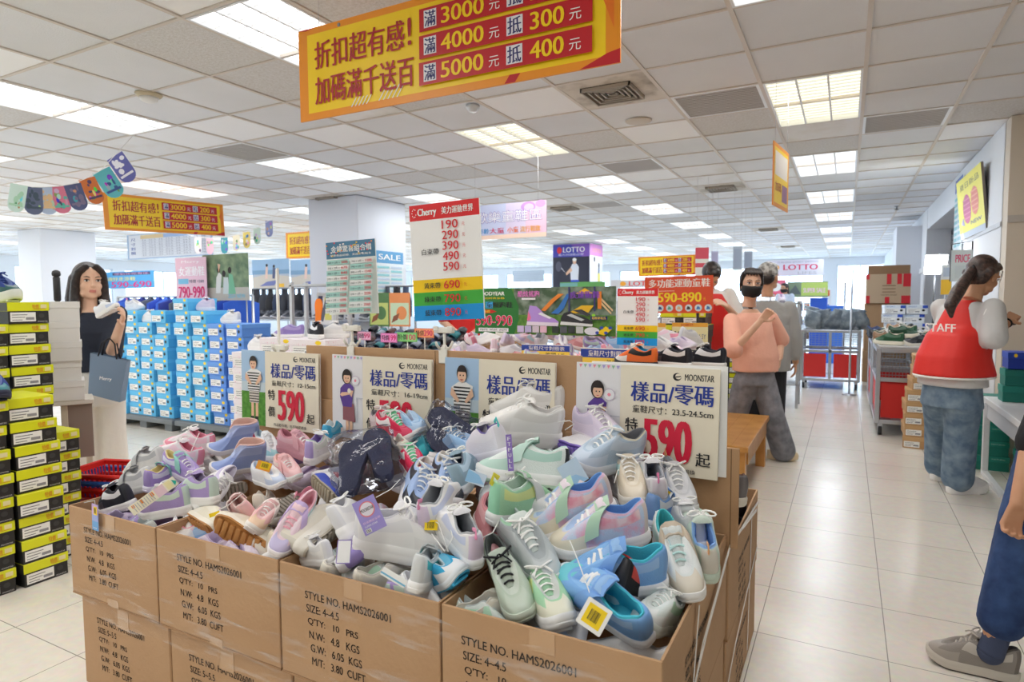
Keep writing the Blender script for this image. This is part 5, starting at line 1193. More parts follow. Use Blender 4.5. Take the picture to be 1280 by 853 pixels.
fz = ['white', 'pink and white', 'teal', 'cream', 'yellow', 'pale mint', 'lilac blue']; fc = [(226, 226, 232), (226, 190, 210), (60, 150, 170), (230, 226, 200), (226, 206, 110), (190, 214, 206), (136, 150, 200)]
for k in range(7):
    p = V(wp[k + 1]); w, h = .12, .21 
    mb = MB(); out = [(-w / 2, 0), (-w / 2, -h * .75), (-w * .3, -h * .95), (0, -h), (w * .3, -h * .95), (w / 2, -h * .75), (w / 2, 0)]; n = 7
    mb.add([(a, b, 0) for a, b in out] + [(a, b, -.002) for a, b in out], [tuple(range(n)), tuple(range(2 * n - 1, n - 1, -1))] + [(i, (i + 1) % n, n + (i + 1) % n, n + i) for i in range(n)], W(*fc[k]))
    pr_ = random.Random(k + 30)
    for _ in range(5): mb.ell(pr_.uniform(-.3, .3) * w, -h * pr_.uniform(.2, .8), w * .14, h * .1, W(int(60 + 180 * pr_.random()), int(80 + 150 * pr_.random()), int(100 + 140 * pr_.random())), 8)
    o = mb.build('pennant', None, frame(p, (1, .1, 0))); tag(o, fz[k] + ' pennant on the far string beside the middle column', 'pennant', 'pennants on the far string')

def legs_board(o, w, z0, xs=(.08, .92)):
    for k in xs:
        q = MB(); q.tube([(w * k, .01, -.012), (w * k, -z0, -.012)], .008, mat((170, 174, 180), .3, .7), 8); q.build('post', o)
# standing / propped boards among the stock
def photo_people(sk=True):
    G = mat((92, 120, 92), .6, noise=((150, 170, 130), 9, .35, .7))
    return [('r', 0, 0, 1, 1, G), ('r', 0, 0, 1, .28, W(196, 188, 176)), ('p', [(.28, .16), (.38, .16), (.42, .55), (.36, .62), (.30, .5)], W(232, 230, 226)), ('e', .355, .66, .035, .06, HAIRc), ('p', [(.44, .14), (.58, .14), (.56, .5), (.46, .5)], W(214, 222, 220)), ('e', .47, .58, .04, .07, HAIRc), ('p', [(.56, .14), (.72, .14), (.66, .55), (.58, .58)], W(120, 190, 150)), ('e', .60, .65, .04, .07, HAIRc), ('p', [(.36, .6), (.34, .8), (.40, .78)], SKIN), ('t', .55, .05, .92, .14, '2024 NEW', W(120, 200, 220), .01)]
x, Y, z, w, h = (-6.713, 4.900, 1.364, 0.781, 0.532)
o = board('photo_poster', 'poster of people sitting among greenery above the blue shoeboxes', 'poster', x, Y, z, w, h, photo_people(), W(220, 226, 226), t=.008); legs_board(o, w, z)
x, Y, z, w, h = (-7.145, 4.850, 1.356, 0.558, 0.516)
I = [('r', 0, 0, 1, 1, W(238, 196, 214)), ('t', .2, .86, .8, .94, 'Merry', W(250, 240, 246), .02), ('t', .1, .58, .95, .8, '女運動鞋', W(250, 246, 250), .02), ('r', .08, .40, .42, .52, W(120, 190, 226)), ('t', .45, .42, .92, .50, '特價 1280', W(90, 90, 110), .01), ('t', .08, .08, .94, .34, '790-990', W(222, 24, 110), .03)]
o = board('price_poster', 'pink price poster reading 790-990 above the blue shoeboxes', 'sign', x, Y, z, w, h, I, W(238, 196, 214), t=.008); legs_board(o, w, z)
for (a, lab) in (((-9.110, 7.600, 1.559, 0.889, 0.506), 'first beach photo poster above the dark shoe racks, beside the edge-on price board'), ((-8.186, 7.600, 1.547, 0.871, 0.485), 'second beach photo poster above the dark shoe racks, beside the teal price chart'), ((-7.314, 7.600, 1.536, 0.466, 0.480), 'beach photo poster mostly behind the teal price chart')):
    x, Y, z, w, h = a
    I = [('r', 0, 0, 1, 1, W(176, 190, 206)), ('r', 0, .62, 1, 1, W(150, 186, 220)), ('r', 0, .5, 1, .64, W(120, 160, 196)), ('p', [(0, .4), (.4, .5), (1, .42), (1, 0), (0, 0)], W(206, 200, 190)), ('p', [(.35, .35), (.42, .35), (.44, .75), (.38, .75)], W(230, 200, 190)), ('p', [(.55, .35), (.62, .35), (.64, .7), (.57, .72)], W(80, 90, 130)), ('e', .6, .76, .03, .05, HAIRc), ('e', .41, .8, .03, .05, HAIRc), ('p', [(.2, .1), (.6, .12), (.7, .3), (.4, .25)], W(110, 120, 180)), ('r', .7, .06, .86, .18, W(240, 190, 50))]
    o = board('photo_poster', lab, 'poster', x, Y, z, w, h, I, W(190, 200, 212), t=.01); legs_board(o, w, z)
x, Y, z, w, h = (-14.571, 7.600, 1.630, 2.707, 0.335)
I = [('r', 0, 0, 1, 1, W(80, 170, 230)), ('r', 0, 0, .35, 1, W(120, 190, 236)), ('e', .22, .5, .05, .3, SKIN), ('e', .22, .7, .05, .2, HAIRc), ('t', .36, .45, .78, .68, '舒適好走涼鞋', W(246, 236, 120), .012), ('r', .5, .78, .96, .94, W(60, 60, 110)), ('t', .52, .80, .94, .92, '運動休閒專區', W(214, 160, 200)), ('t', .48, .06, .97, .4, '590-690', W(226, 30, 130), .03)]
o = board('price_poster', 'blue price poster reading 590-690 behind the woman in black', 'sign', x, Y, z, w, h, I, W(80, 170, 230), t=.01); legs_board(o, w, z)
x, Y, z, w, h = (-16.408, 8.000, 1.230, 1.159, 1.056)
o = board('price_poster', 'blue and pink poster beside the window column behind the woman', 'sign', x, Y, z, w, h, [('r', 0, 0, 1, 1, W(110, 150, 220)), ('t', .15, .8, .9, .92, 'SALE', W(240, 120, 180), .02), ('e', .5, .4, .3, .2, W(240, 120, 150)), ('e', .5, .4, .2, .13, W(230, 236, 246))], W(110, 150, 220), t=.01); legs_board(o, w, z)
# poster on the side of the middle column
I = [('r', 0, 0, 1, 1, W(226, 236, 240)), ('r', 0, .72, 1, 1, W(96, 160, 206)), ('t', .12, .80, .9, .93, 'SALE', WHITE, .03)]
for k in range(7):
    for s in (0, 1): I.append(('r', .06 + s * .48, .06 + k * .09, .48 + s * .46, .11 + k * .09, W(*((150, 210, 216), (196, 214, 232))[(k + s) % 2])))
hang('sale_poster', 'pale blue sale chart stuck to the side of the middle column', 'poster', frame((-5.700, 6.78, 1.44), (0, 1, 0)), .62, .60, I, W(226, 236, 240), wire=False)
x, Y, z, w, h = (-4.202, 6.400, 0.922, 0.430, 0.339)
# outdoor shoe board
x, Y, z, w, h = (-2.367, 3.900, 1.111, 1.058, 0.324)
GR = mat((40, 120, 50), .5); LG = mat((104, 150, 62), .7, noise=((70, 120, 44), 40, .35, .7))
I = [('r', .0, 0, 1, 1, LG), ('r', .3, .42, 1, 1, mat((70, 96, 70), .7, noise=((150, 166, 150), 12, .4, .7))), ('p', [(0, 0), (.30, 0), (.335, .3), (.335, .6), (.28, 1), (0, 1)], GR),
     ('t', .02, .84, .23, .92, 'GOODYEAR', WHITE, .03), ('t', .08, .76, .23, .80, '固特異童鞋', YEL, .01), ('r', .01, .57, .075, .66, W(240, 120, 40)), ('r', .085, .56, .14, .70, W(60, 170, 230)), ('t', .09, .57, .29, .70, '童慢跑鞋', INK, .02), ('p', [(.01, .45), (.13, .45), (.17, .49), (.13, .53), (.01, .53)], W(200, 40, 30)), ('t', .02, .46, .12, .52, '下殺特價', YEL, .015), ('t', .01, .18, .29, .41, '590-990', W(250, 250, 250), .05), ('t', .012, .185, .288, .405, '590-990', W(226, 30, 90), .015), ('r', .03, .05, .26, .13, W(240, 240, 240)), ('t', .04, .07, .25, .115, '輕量舒適．柔軟透氣．超強抓地', INK),
     ('t', .33, .80, .49, .93, '酷炫搖跑', W(226, 130, 200), .03), ('r', .36, .74, .46, .78, W(240, 240, 240)),
     ('p', [(.53, .5), (.60, .72), (.66, .86), (.62, .86), (.57, .74), (.50, .52)], W(236, 140, 50)), ('p', [(.57, .46), (.62, .58), (.68, .86), (.70, .86), (.66, .56), (.62, .44)], W(50, 120, 200)), ('p', [(.69, .46), (.78, .62), (.86, .62), (.82, .46)], W(236, 190, 40)), ('r', .69, .5, .70, 1, W(60, 60, 120)), ('r', .86, .5, .87, 1, W(60, 60, 120)), ('p', [(.74, .86), (.80, .97), (.86, .86)], W(240, 190, 40)), ('p', [(.9, .74), (.98, .5), (.985, .53), (.91, .77)], W(222, 196, 150)), ('p', [(.9, .66), (.97, .44), (.975, .47), (.91, .69)], W(222, 196, 150)), ('r', .885, .55, .91, .9, W(230, 130, 40)),
     ('t', .70, .76, .90, .91, '疾速衝鋒', W(130, 70, 190), .03),
     ('p', [(.40, .24), (.62, .23), (.625, .28), (.60, .34), (.53, .42), (.50, .52), (.47, .60), (.42, .62), (.41, .5), (.405, .36)], W(186, 150, 226)), ('p', [(.395, .20), (.62, .19), (.625, .26), (.40, .28)], W(236, 226, 240)), ('p', [(.41, .5), (.43, .36), (.42, .3), (.40, .3)], W(240, 120, 160)), ('p', [(.48, .44), (.56, .34), (.58, .36), (.50, .48)], W(240, 240, 246)),
     ('p', [(.64, .26), (.85, .22), (.855, .30), (.80, .38), (.74, .44), (.70, .50), (.66, .46), (.64, .36)], W(44, 46, 52)), ('p', [(.635, .22), (.85, .19), (.855, .24), (.64, .29)], W(226, 230, 226)), ('p', [(.72, .52), (.82, .40), (.84, .44), (.78, .54)], W(60, 62, 68)), ('p', [(.68, .42), (.78, .30), (.80, .33), (.71, .45)], W(200, 206, 206)),
     ('e', .86, .42, .012, .03, W(150, 220, 60))]
for k in range(4): I += [('r', .33 + k * .055, .05, .378 + k * .055, .19, W(*[(206, 190, 226), (190, 180, 216), (214, 200, 210), (236, 190, 206)][k])), ('r', .58 + k * .055, .05, .628 + k * .055, .19, W(*[(50, 60, 50), (90, 96, 100), (60, 66, 64), (200, 204, 200)][k]))]
I += [('r', .84, .33, .95, .40, W(40, 40, 110)), ('t', .85, .34, .94, .39, '超輕量鞋底', YEL), ('e', .85, .10, .05, .08, W(232, 232, 236)), ('p', [(.88, .06), (.94, .2), (.98, .14), (.93, .02)], YEL)]
for k in range(4): I.append(('e', .885 + k * .028, .07 + .1 * (k % 2), .012, .03, W(50, 80, 180)))
board('shoe_advert_board', 'wide green outdoor shoe advert board with a playground, clipped over the far kids shoe bins', 'sign', x, Y, z, w, h, I, LG, WHITE, .008)
cx_, cy_, cz_ = (-2.150, 3.900, 1.030)
clip('white clip stand under the wide green advert board', cx_, cy_, cz_, z - cz_)
x, Y, z, w, h = (-1.252, 3.750, 1.070, 0.252, 0.347)
board('price_board', 'smaller white price board with red header in front of the orange 590-890 board', 'sign', x, Y, z, w, h, cherry_items(), W(246, 246, 244), None, .008, 0, -.5)
cx_, cy_, cz_ = (-1.120, 3.750, 1.030); clip('white clip stand under the smaller red-headed price board', cx_, cy_, cz_ - .02, z - cz_ + .02)
x, Y, z, w, h = (-1.365, 4.750, 1.242, 0.506, 0.275)
I = [('r', 0, 0, 1, 1, W(232, 84, 44)), ('t', .06, .70, .96, .93, '多功能運動童鞋', W(250, 244, 236), .02), ('t', .2, .30, .84, .56, '590-890', W(255, 226, 40), .03), ('r', .2, .60, .45, .615, W(246, 206, 180)), ('t', .86, .33, .90, .42, '元', YEL)]
for k in range(6): I += [('e', .235 + k * .14, .14, .052, .095, W(214, 230, 236)), ('p', [(.205 + k * .14, .10), (.265 + k * .14, .10), (.25 + k * .14, .17), (.22 + k * .14, .19)], W(*[(60, 90, 160), (90, 170, 150), (226, 190, 150), (60, 60, 66), (70, 130, 200), (60, 120, 190)][k]))]
o = board('price_board', 'orange 590-890 kids shoe board steadied by a staff hand', 'sign', x, Y, z, w, h, I, W(232, 84, 44), None, .008, 0, .6)
q = MB(); q.tube([(w * .78, .01, -.012), (w * .78, -.42, -.012)], .011, mat((30, 30, 32), .4), 8); q.build('post', o)
x, Y, z, w, h = (-1.106, 4.550, 1.022, 0.250, 0.159)
I = [('r', 0, 0, 1, 1, W(240, 232, 180)), ('r', 0, .82, 1, 1, W(240, 176, 60)), ('t', .06, .28, .5, .62, '24-24.5', INK, .01), ('t', .58, .28, .95, .50, '5½-6.5Y', W(60, 90, 150)), ('t', .25, .85, .6, .97, '美力運動世界', W(200, 60, 40)), ('r', .55, .2, .555, .75, W(200, 190, 150))]
board('size_sign', 'pale yellow size sign reading 24-24.5 below the orange board', 'sign', x, Y, z, w, h, I, W(240, 232, 180), None, .006)
x, Y, z, w, h = (-1.247, 4.600, 1.009, 0.081, 0.166)
board('size_sign', 'pale yellow size sign mostly behind the smaller price board', 'sign', x, Y, z, w, h, [('r', 0, .82, 1, 1, W(240, 176, 60)), ('t', .3, .3, .9, .6, '6Y', W(60, 90, 150))], W(240, 232, 180), None, .006)
for (a, lab) in (((-1.813, 3.550, 0.991, 0.329, 0.081), 'blue and yellow size table strip on the far bin behind the tall cardboard'), ((-1.332, 3.350, 0.971, 0.304, 0.106), 'blue and yellow size table strip on the far bin nearest the smaller price board'), ((-0.907, 3.300, 0.977, 0.260, 0.103), 'blue and yellow size table strip below the orange 590-890 board')):
    x, Y, z, w, h = a
    I = [('r', 0, .5, 1, .95, W(40, 70, 170)), ('r', 0, 0, 1, .5, W(250, 214, 80)), ('t', .15, .57, .9, .88, '童鞋尺寸對照表', WHITE, .01), ('t', .5, .1, .9, .4, '美國 US', INK)]
    board('size_strip', lab, 'sign', x, Y, z, w, h, I, WHITE, None, .006)
# column wrap with tennis poster
F = frame((-6.55, 14.585, 1.3), (1, 0, 0))
I = [('r', 0, 0, 1, 1, W(44, 46, 64)), ('r', 0, .78, 1, 1, W(70, 70, 180)), ('p', [(.5, 1), (1, 1), (1, .78), (.8, .78)], W(130, 90, 190)), ('t', .28, .86, .88, .95, 'LOTTO', WHITE, .03), ('e', .18, .90, .07, .06, W(226, 50, 60)), ('t', .15, .80, .85, .84, '義大利運動品牌', W(220, 220, 240)),
     ('p', [(.5, .36), (.70, .36), (.72, .6), (.66, .66), (.54, .66), (.48, .58)], W(226, 230, 240)), ('p', [(.48, .24), (.74, .24), (.72, .38), (.5, .38)], W(50, 80, 200)), ('r', .5, .05, .57, .26, SKIN), ('r', .66, .05, .73, .26, SKIN), ('e', .6, .70, .05, .05, SKIN), ('e', .6, .73, .055, .03, WHITE), ('p', [(.5, .6), (.36, .5), (.38, .46), (.54, .54)], SKIN), ('p', [(.36, .5), (.2, .6), (.22, .62)], W(200, 200, 210)), ('e', .16, .62, .08, .09, W(90, 92, 110))]
hang('column_poster', 'dark tennis player poster wrapped on the rear column', 'poster', F, .97, 1.42, I, W(44, 46, 64), wire=False)
F = frame((-5.57, 14.6, 1.3), (0, 1, 0))
hang('column_poster', 'white athlete poster on the side of the rear column', 'poster', F, .9, 1.42, [('r', 0, 0, 1, 1, W(226, 230, 240)), ('r', 0, .8, 1, 1, W(200, 120, 190)), ('t', .2, .86, .85, .93, 'LOTTO', W(230, 160, 60), .02), ('p', [(.25, .1), (.4, .1), (.42, .7), (.3, .7)], W(240, 240, 240)), ('e', .35, .74, .06, .05, HAIRc), ('p', [(.62, .1), (.75, .1), (.76, .6), (.64, .6)], W(90, 100, 120)), ('e', .7, .64, .06, .05, HAIRc), ('r', .6, .3, .8, .5, W(220, 206, 80))], W(226, 230, 240), wire=False)
x, Y, z, w, h = (-2.959, 8.600, 1.515, 0.860, 0.107)
o = board('brand_board', 'grey and red brand board behind the smaller price board', 'sign', x, Y, z, w, h, [('t', .3, .2, .8, .8, 'LOTTO', W(222, 60, 70), .03), ('e', .2, .5, .05, .3, W(240, 170, 60))], W(206, 208, 214), None, .01); legs_board(o, w, z)
x, Y, z, w, h = (-3.139, 7.200, 1.458, 0.582, 0.107)
o = board('green_board', 'green and pale blue strip board above the wide green advert', 'sign', x, Y, z, w, h, [('r', 0, 0, .9, .9, W(110, 190, 110)), ('r', 0, .5, .4, .9, W(130, 200, 200)), ('e', .5, .1, .06, .3, HAIRc)], W(110, 190, 110), None, .01); legs_board(o, w, z)
x, Y, z, w, h = (-6.859, 13.000, 1.762, 0.799, 0.255)
hang('pale_board', 'pale blue chart board hanging before the far windows', 'chart', frame((x, Y, z)), w, h, [('r', .03, .05, .97, .95, W(190, 206, 222))] + [('r', .06, .15 + k * .15, .94, .18 + k * .15, W(160, 180, 200)) for k in range(5)], W(170, 190, 210))
x, Y, z, w, h = (-1.845, 17.500, 1.914, 1.322, 0.404)
hang('brand_banner', 'white far banner with red brand lettering at the end of the aisle', 'banner', frame((x, Y, z)), w, h, [('t', .30, .38, .9, .72, 'LOTTO', W(214, 40, 90), .04), ('e', .18, .55, .05, .16, W(236, 170, 60)), ('e', .18, .55, .025, .08, WHITE), ('t', .56, .1, .88, .28, 'LIFES', W(190, 190, 200)), ('t', .2, .82, .9, .92, 'ITALIAN SPORT DESIGN', W(160, 160, 180))], W(226, 224, 238))
pl = (((-1.562, 7.500, 1.618, 0.149, 0.325), (226, 90, 110), 'red and white narrow banner behind the staff in the vest', 'red'), ((-1.568, 8.500, 1.753, 0.087, 0.213), (190, 190, 220), 'lilac narrow banner over the aisle racks', 'l'), ((-1.299, 8.500, 1.714, 0.111, 0.300), (170, 184, 200), 'grey blue narrow banner before the grey-haired man, nearer one', 'g'), ((-1.314, 9.600, 1.780, 0.114, 0.246), (176, 188, 204), 'grey blue narrow banner before the grey-haired man, farther one', 'g'))
for a, c, lab, k in pl:
    x, Y, z, w, h = a
    I = [('r', .0, .0, 1, .3, WHITE), ('r', 0, .45, 1, .6, WHITE)] if k == 'red' else [('r', .1, .1, .9, .9, W(c[0] - 16, c[1] - 16, c[2] - 10))]
    hang('narrow_banner', lab, 'banner', frame((x, Y, z), (1, .4, 0)), w, h, I, W(*c))
# right wall posters
I = [('r', 0, 0, 1, 1, W(244, 236, 90)), ('r', .0, .0, 1, .10, W(190, 200, 214)), ('t', .14, .80, .9, .90, '夏日新品', W(120, 120, 60), .02), ('e', .38, .46, .16, .24, W(206, 96, 140)), ('e', .70, .52, .14, .22, W(226, 130, 110)), ('p', [(.1, .25), (.25, .2), (.2, .35)], W(180, 170, 206)), ('t', .5, .18, .9, .24, 'NEW', W(90, 90, 150))]
for k in range(5): I += [('r', .25, .30 + k * .075, .52, .325 + k * .075, W(226, 140, 170)), ('r', .58, .36 + k * .075, .82, .385 + k * .075, W(240, 170, 140))]
hang('wall_poster', 'yellow poster with two pink shoes high on the white wall above the staff', 'poster', frame((1.05, 8.17, 1.95), (.02, -1, 0), (-.10, 0, 1)), 1.22, .60, I, W(244, 236, 90), W(120, 110, 100), t=.02, wire=False)
I = [('r', 0, 0, 1, 1, W(220, 230, 236)), ('r', 0, .82, 1, 1, W(80, 110, 180)), ('t', .2, .87, .8, .94, '組合價', WHITE, .01)]
for k in range(9): I += [('r', .06, .06 + k * .08, .46, .105 + k * .08, W(130, 196, 206)), ('r', .54, .06 + k * .08, .94, .105 + k * .08, W(150, 200, 214))]
hang('wall_poster', 'narrow blue and white price poster high on the white wall beside the yellow one', 'poster', frame((1.06, 8.78, 1.86), (.0, -1, 0)), .52, .80, I, W(220, 230, 236), t=.01, wire=False)

# ---------------------------------------------------------------- shoeboxes
def shoebox(name, label, mw, w, d, h, body, lid, lidh, group, front=None, lidside=None, lab=True, hole=True, extra=None):
    r = thing(name, label, 'shoebox', mw, group)
    mb = MB(); mb.box((.003, .003, 0), (w - .003, d - .003, h - .003), body, .0015)
    F0 = mb.F; mb.F = frame((0, .0028, 0)); mb.lev = 1
    if lab:
        mb.rect(w * .06, h * .10, w * .66, (h - lidh) * .90, WHITE)
        for k in range(3): mb.rect(w * (.10 + .0 * k), (h - lidh) * (.28 + .2 * k), w * (.34 + .06 * k), (h - lidh) * (.33 + .2 * k), W(110, 110, 116))
        mb.rect(w * .42, (h - lidh) * .3, w * .62, (h - lidh) * .5, W(150, 150, 156))
    if hole: mb.ell(w * .80, (h - lidh) * .62, w * .07, (h - lidh) * .19, W(24, 24, 26) if body is not m_bk else W(58, 58, 60), 16)
    if extra: extra(mb, w, h, lidh)
    mb.F = F0; mb.build('body', r)
    mb = MB(); mb.box((0, 0, h - lidh), (w, d, h), lid, .0015)
    if lidside:
        mb.box((-.0008, .002, h - lidh + .001), (.001, d - .002, h - .001), lidside); mb.box((w - .001, .002, h - lidh + .001), (w + .0008, d - .002, h - .001), lidside)
    mb.F = frame((0, -.0002, 0)); mb.lev = 1
    if front: front(mb, w, h, lidh)
    mb.build('lid', r)
    return r
m_bk = mat((36, 36, 38), .5); m_lime = mat((226, 230, 30), .4); m_olive = mat((62, 62, 46), .5)
def blk_front(mb, w, h, l):
    mb.text('特價', w * .58, h - l * .75, w * .74, h - l * .25, mat((226, 150, 40), .5), .01); mb.rect(w * .78, h - l * .7, w * .93, h - l * .25, W(236, 226, 170)); mb.rect(w * .60, h - l * .8, w * .9, h - l * .76, W(214, 120, 40))
def blk_body(mb, w, h, l):
    mb.text('MOONSTAR', w * .70, h * .06, w * .94, h * .12, W(190, 190, 190), .01)
pb = None
def blkbox(label, x, y, z, a=0):
    global pb
    mw = at(x, y, z, PI / 2 + a)
    if pb is None:
        pb = shoebox('shoebox', label, mw, .196, .31, .112, m_bk, m_lime, .046, 'black and yellow shoeboxes', blk_front, m_olive, True, True, blk_body)
    else:
        dup(pb, mw, label)
jr = random.Random(11)
for k in range(8):
    blkbox('black and yellow shoebox, %s up in the low stack nearest the shopping baskets' % ORD[k + 1], -3.40 + jr.uniform(-.012, .012) - (.03 if k > 5 else 0), 1.482 + jr.uniform(-.008, .008) - k * .002, k * .1125, jr.uniform(-.03, .03))
for k in range(8):
    blkbox('black and yellow shoebox, %s up in the low stack cut by the picture edge' % ORD[k + 1], -3.41 + jr.uniform(-.012, .012), 1.265 + jr.uniform(-.006, .006), k * .1125, jr.uniform(-.03, .03))
for k in range(12):
    blkbox('black and yellow shoebox, %s up in the tall stack in front of the white boxes' % ORD[k + 1], -3.82 + jr.uniform(-.01, .01), 1.66 + jr.uniform(-.008, .008), k * .1128, jr.uniform(-.03, .03))
for k in range(6):
    blkbox('black and yellow shoebox, %s up in the short stack behind, by the table leg' % ORD[k + 1], -3.62 + jr.uniform(-.01, .01), 1.675 + .0 + jr.uniform(-.008, .008), k * .1125 + 0, jr.uniform(-.03, .03))
for k in range(11):
    blkbox('black and yellow shoebox, %s up in the tall stack at the picture edge' % ORD[k + 1], -3.80 + jr.uniform(-.01, .01), 1.45 + jr.uniform(-.006, .006), k * .1128, jr.uniform(-.03, .03))
NB = C_((40, 60, 130), (60, 70, 110), (40, 44, 70), toe=(40, 120, 130), panel=(80, 60, 150), heel=(44, 150, 150), lace=(30, 40, 80))
shoe('sneaker', 'navy and teal sneaker on the low stack of black and yellow shoeboxes', at(-3.50, 1.44, .902, -.15), 'lace', .26, **NB)
NB2 = C_((40, 66, 140), (50, 70, 120), (226, 232, 226), toe=(40, 90, 90), panel=(120, 180, 70), lace=(30, 60, 140), heel=(150, 200, 70))
shoe('sneaker', 'blue and green sneaker on top of the tall black and yellow stack', at(-3.98, 1.70, 1.354, .1), 'chunk', .27, **NB2)
# white boxes on a small table
m_wb = mat((240, 239, 236), .55)
pw = None
for k in range(5):
    mw = at(-4.293 + (.004, -.005, .003, -.004, .0)[k], 1.850 + (.004, -.003, .0, -.004, .0)[k], .755 + k * .1205, 1.10 + jr.uniform(-.02, .02)); lab = 'plain white shoebox on the small table, %s from the table top' % ORD[k + 1]
    if pw is None: pw = shoebox('shoebox', lab, mw, .36, .25, .1195, m_wb, m_wb, .04, 'plain white shoeboxes on the table', None, None, False, False)
    else: dup(pw, mw, lab)
r = thing('side_table', 'small table with a pale frame and brown panel carrying the white shoeboxes', 'table', at(-4.30, 1.84, -.01, 1.10))
mb = MB(); mb.box((0, 0, .735), (.42, .27, .764), mat((222, 216, 206), .5), .004); mb.build('tabletop', r)
for x, y in ((.02, .02), (.25, .02), (.02, .22), (.37, .22)): mb = MB(); mb.box((x, y, 0), (x + .035, y + .035, .735), mat((206, 196, 176), .5), .003); mb.build('leg', r)
mb = MB(); mb.box((.285, .03, .40), (.41, .05, .735), mat((150, 134, 124), .6)); mb.build('panel', r)
# black post with a knob behind the white boxes
r = thing('stand_pole', 'black pole with a round knob standing behind the white shoeboxes', 'pole', at(*(-5.370, 2.665, 1.488)[:2], 0))
mb = MB(); mb.lathe([(.13, 0), (.13, .012), (.02, .03), (.018, .2)], m_bk, 20); mb.build('base', r)
mb = MB(); mb.lathe([(.016, .2), (.016, 1.36), (.024, 1.37), (.024, 1.54), (.018, 1.55)], m_bk, 16); mb.build('shaft', r)
mb = MB(); mb.lathe([(.018, 1.55), (.027, 1.555), (.030, 1.57), (.026, 1.59), (.010, 1.60), (.001, 1.601)], m_bk, 16); mb.build('knob', r)
# shopping baskets
def basket(label, z, c, a):
    w, d, h = .46, .32, .21
    r = thing('shopping_basket', label, 'basket', at(-3.80, 2.16, z, a), 'stacked shopping baskets')
    m = mat(c, .35); mb = MB()
    def ring(k, zz): return [(sx * w / 2 * k, sy * d / 2 * k, zz) for sx, sy in ((-1, -1), (1, -1), (1, 1), (-1, 1))]
    def side(a0, a1, b0, b1):
        A0, A1, B0, B1 = V(a0), V(a1), V(b0), V(b1); n = 14
        for i in range(n):
            for lo, hi in ((0, .12), (.44, .56), (.88, 1)):
                t0, t1 = i / n, (i + 1) / n
                P = lambda t, s_: (A0.lerp(A1, t)).lerp(B0.lerp(B1, t), s_)
                mb.quad(P(t0, lo), P(t1, lo), P(t1, hi), P(t0, hi), m)
            mb.quad(P(i / n, 0), P((i + .45) / n, 0), P((i + .45) / n, 1), P(i / n, 1), m)
    b, t = ring(.82, 0), ring(1, h)
    for i in range(4): side(b[i], b[(i + 1) % 4], t[i], t[(i + 1) % 4])
    mb.quad(*b, m); mb.build('basket_body', r)
    mb = MB(); tt = ring(1.03, h); mb.tube([tt[0], tt[1], tt[2], tt[3], tt[0]], .011, m, 8); mb.build('rim', r)
    mb = MB()
    mb.tube([(-.03, d / 2 - .01, h + .01), (.12, d / 2 - .02, h + .012), (.21, d / 2 - .03, h + .012)], .007, mat((30, 30, 34), .4), 8); mb.build('handle', r)
for k, c in enumerate(((214, 34, 30), (214, 34, 30), (60, 110, 200), (220, 38, 32))):
    basket(('red shopping basket at the bottom of the stack behind the first carton', 'red shopping basket second from the bottom of the stack', 'blue shopping basket under the top red one', 'red shopping basket on top of the stack behind the first carton')[k], (.02, .075, .115, .155)[k], c, .32)
# blue shoeboxes on pallets
m_pal = mat((120, 126, 130), .6)
def pallet(label, x, w):
    r = thing('pallet', label, 'pallet', at(x, 4.06, 0), 'grey pallets under the blue shoeboxes')
    mb = MB(); mb.box((0, 0, .075), (w, .8, .125), m_pal, .004)
    for q in range(8): mb.box((.03, .02 + q * .097, .125), (w - .03, .09 + q * .097, .13), m_pal)
    mb.build('deck', r)
    for xx in (.05, w / 2 - .06, w - .17): mb = MB(); mb.box((xx, .03, 0), (xx + .12, .77, .075), m_pal, .004); mb.build('foot', r)
pallet('grey plastic pallet under the blue shoeboxes beside the woman in black', -7.22, 1.08)
pallet('grey plastic pallet under the blue shoeboxes nearest the pink spotted boxes', -6.10, .98)
m_sky, m_skl, m_dee, m_del = mat((84, 182, 232), .5), mat((96, 192, 240), .5), mat((92, 146, 226), .5), mat((104, 160, 236), .5)
def sticker(mb, w, h, l): mb.ell(w * .80, h - l * .5, w * .085, l * .36, YEL, 14)
psky = pdee = None
for g, (x0, cols, tops) in enumerate(((-7.20, 4, (9, 9, 8, 9)), (-6.08, 4, (10, 9, 8, 8)))):
    for c in range(cols):
        deep = g == 1 and c >= 2
        for k in range(tops[c]):
            mw = at(x0 + c * .258 + jr.uniform(-.014, .014) + (.03 if k < 2 else 0) * (c == 0), 4.09 + jr.uniform(-.02, .02) - c * .0, .131 + k * .1255, jr.uniform(-.03, .03))
            lab = '%s blue shoebox, %s up in the %s column of the pallet %s' % ('deep' if deep else 'light', ORD[k + 1], ORD[c + 1], 'by the woman' if g == 0 else 'by the pink boxes')
            if deep:
                if pdee is None: pdee = shoebox('shoebox', lab, mw, .235, .34, .125, m_dee, m_del, .04, 'blue shoeboxes on the pallets', sticker)
                else: dup(pdee, mw, lab)
            else:
                if psky is None: psky = shoebox('shoebox', lab, mw, .235, .34, .125, m_sky, m_skl, .04, 'blue shoeboxes on the pallets', sticker)
                else: dup(psky, mw, lab)
wcol = dict(COLS['white']); 
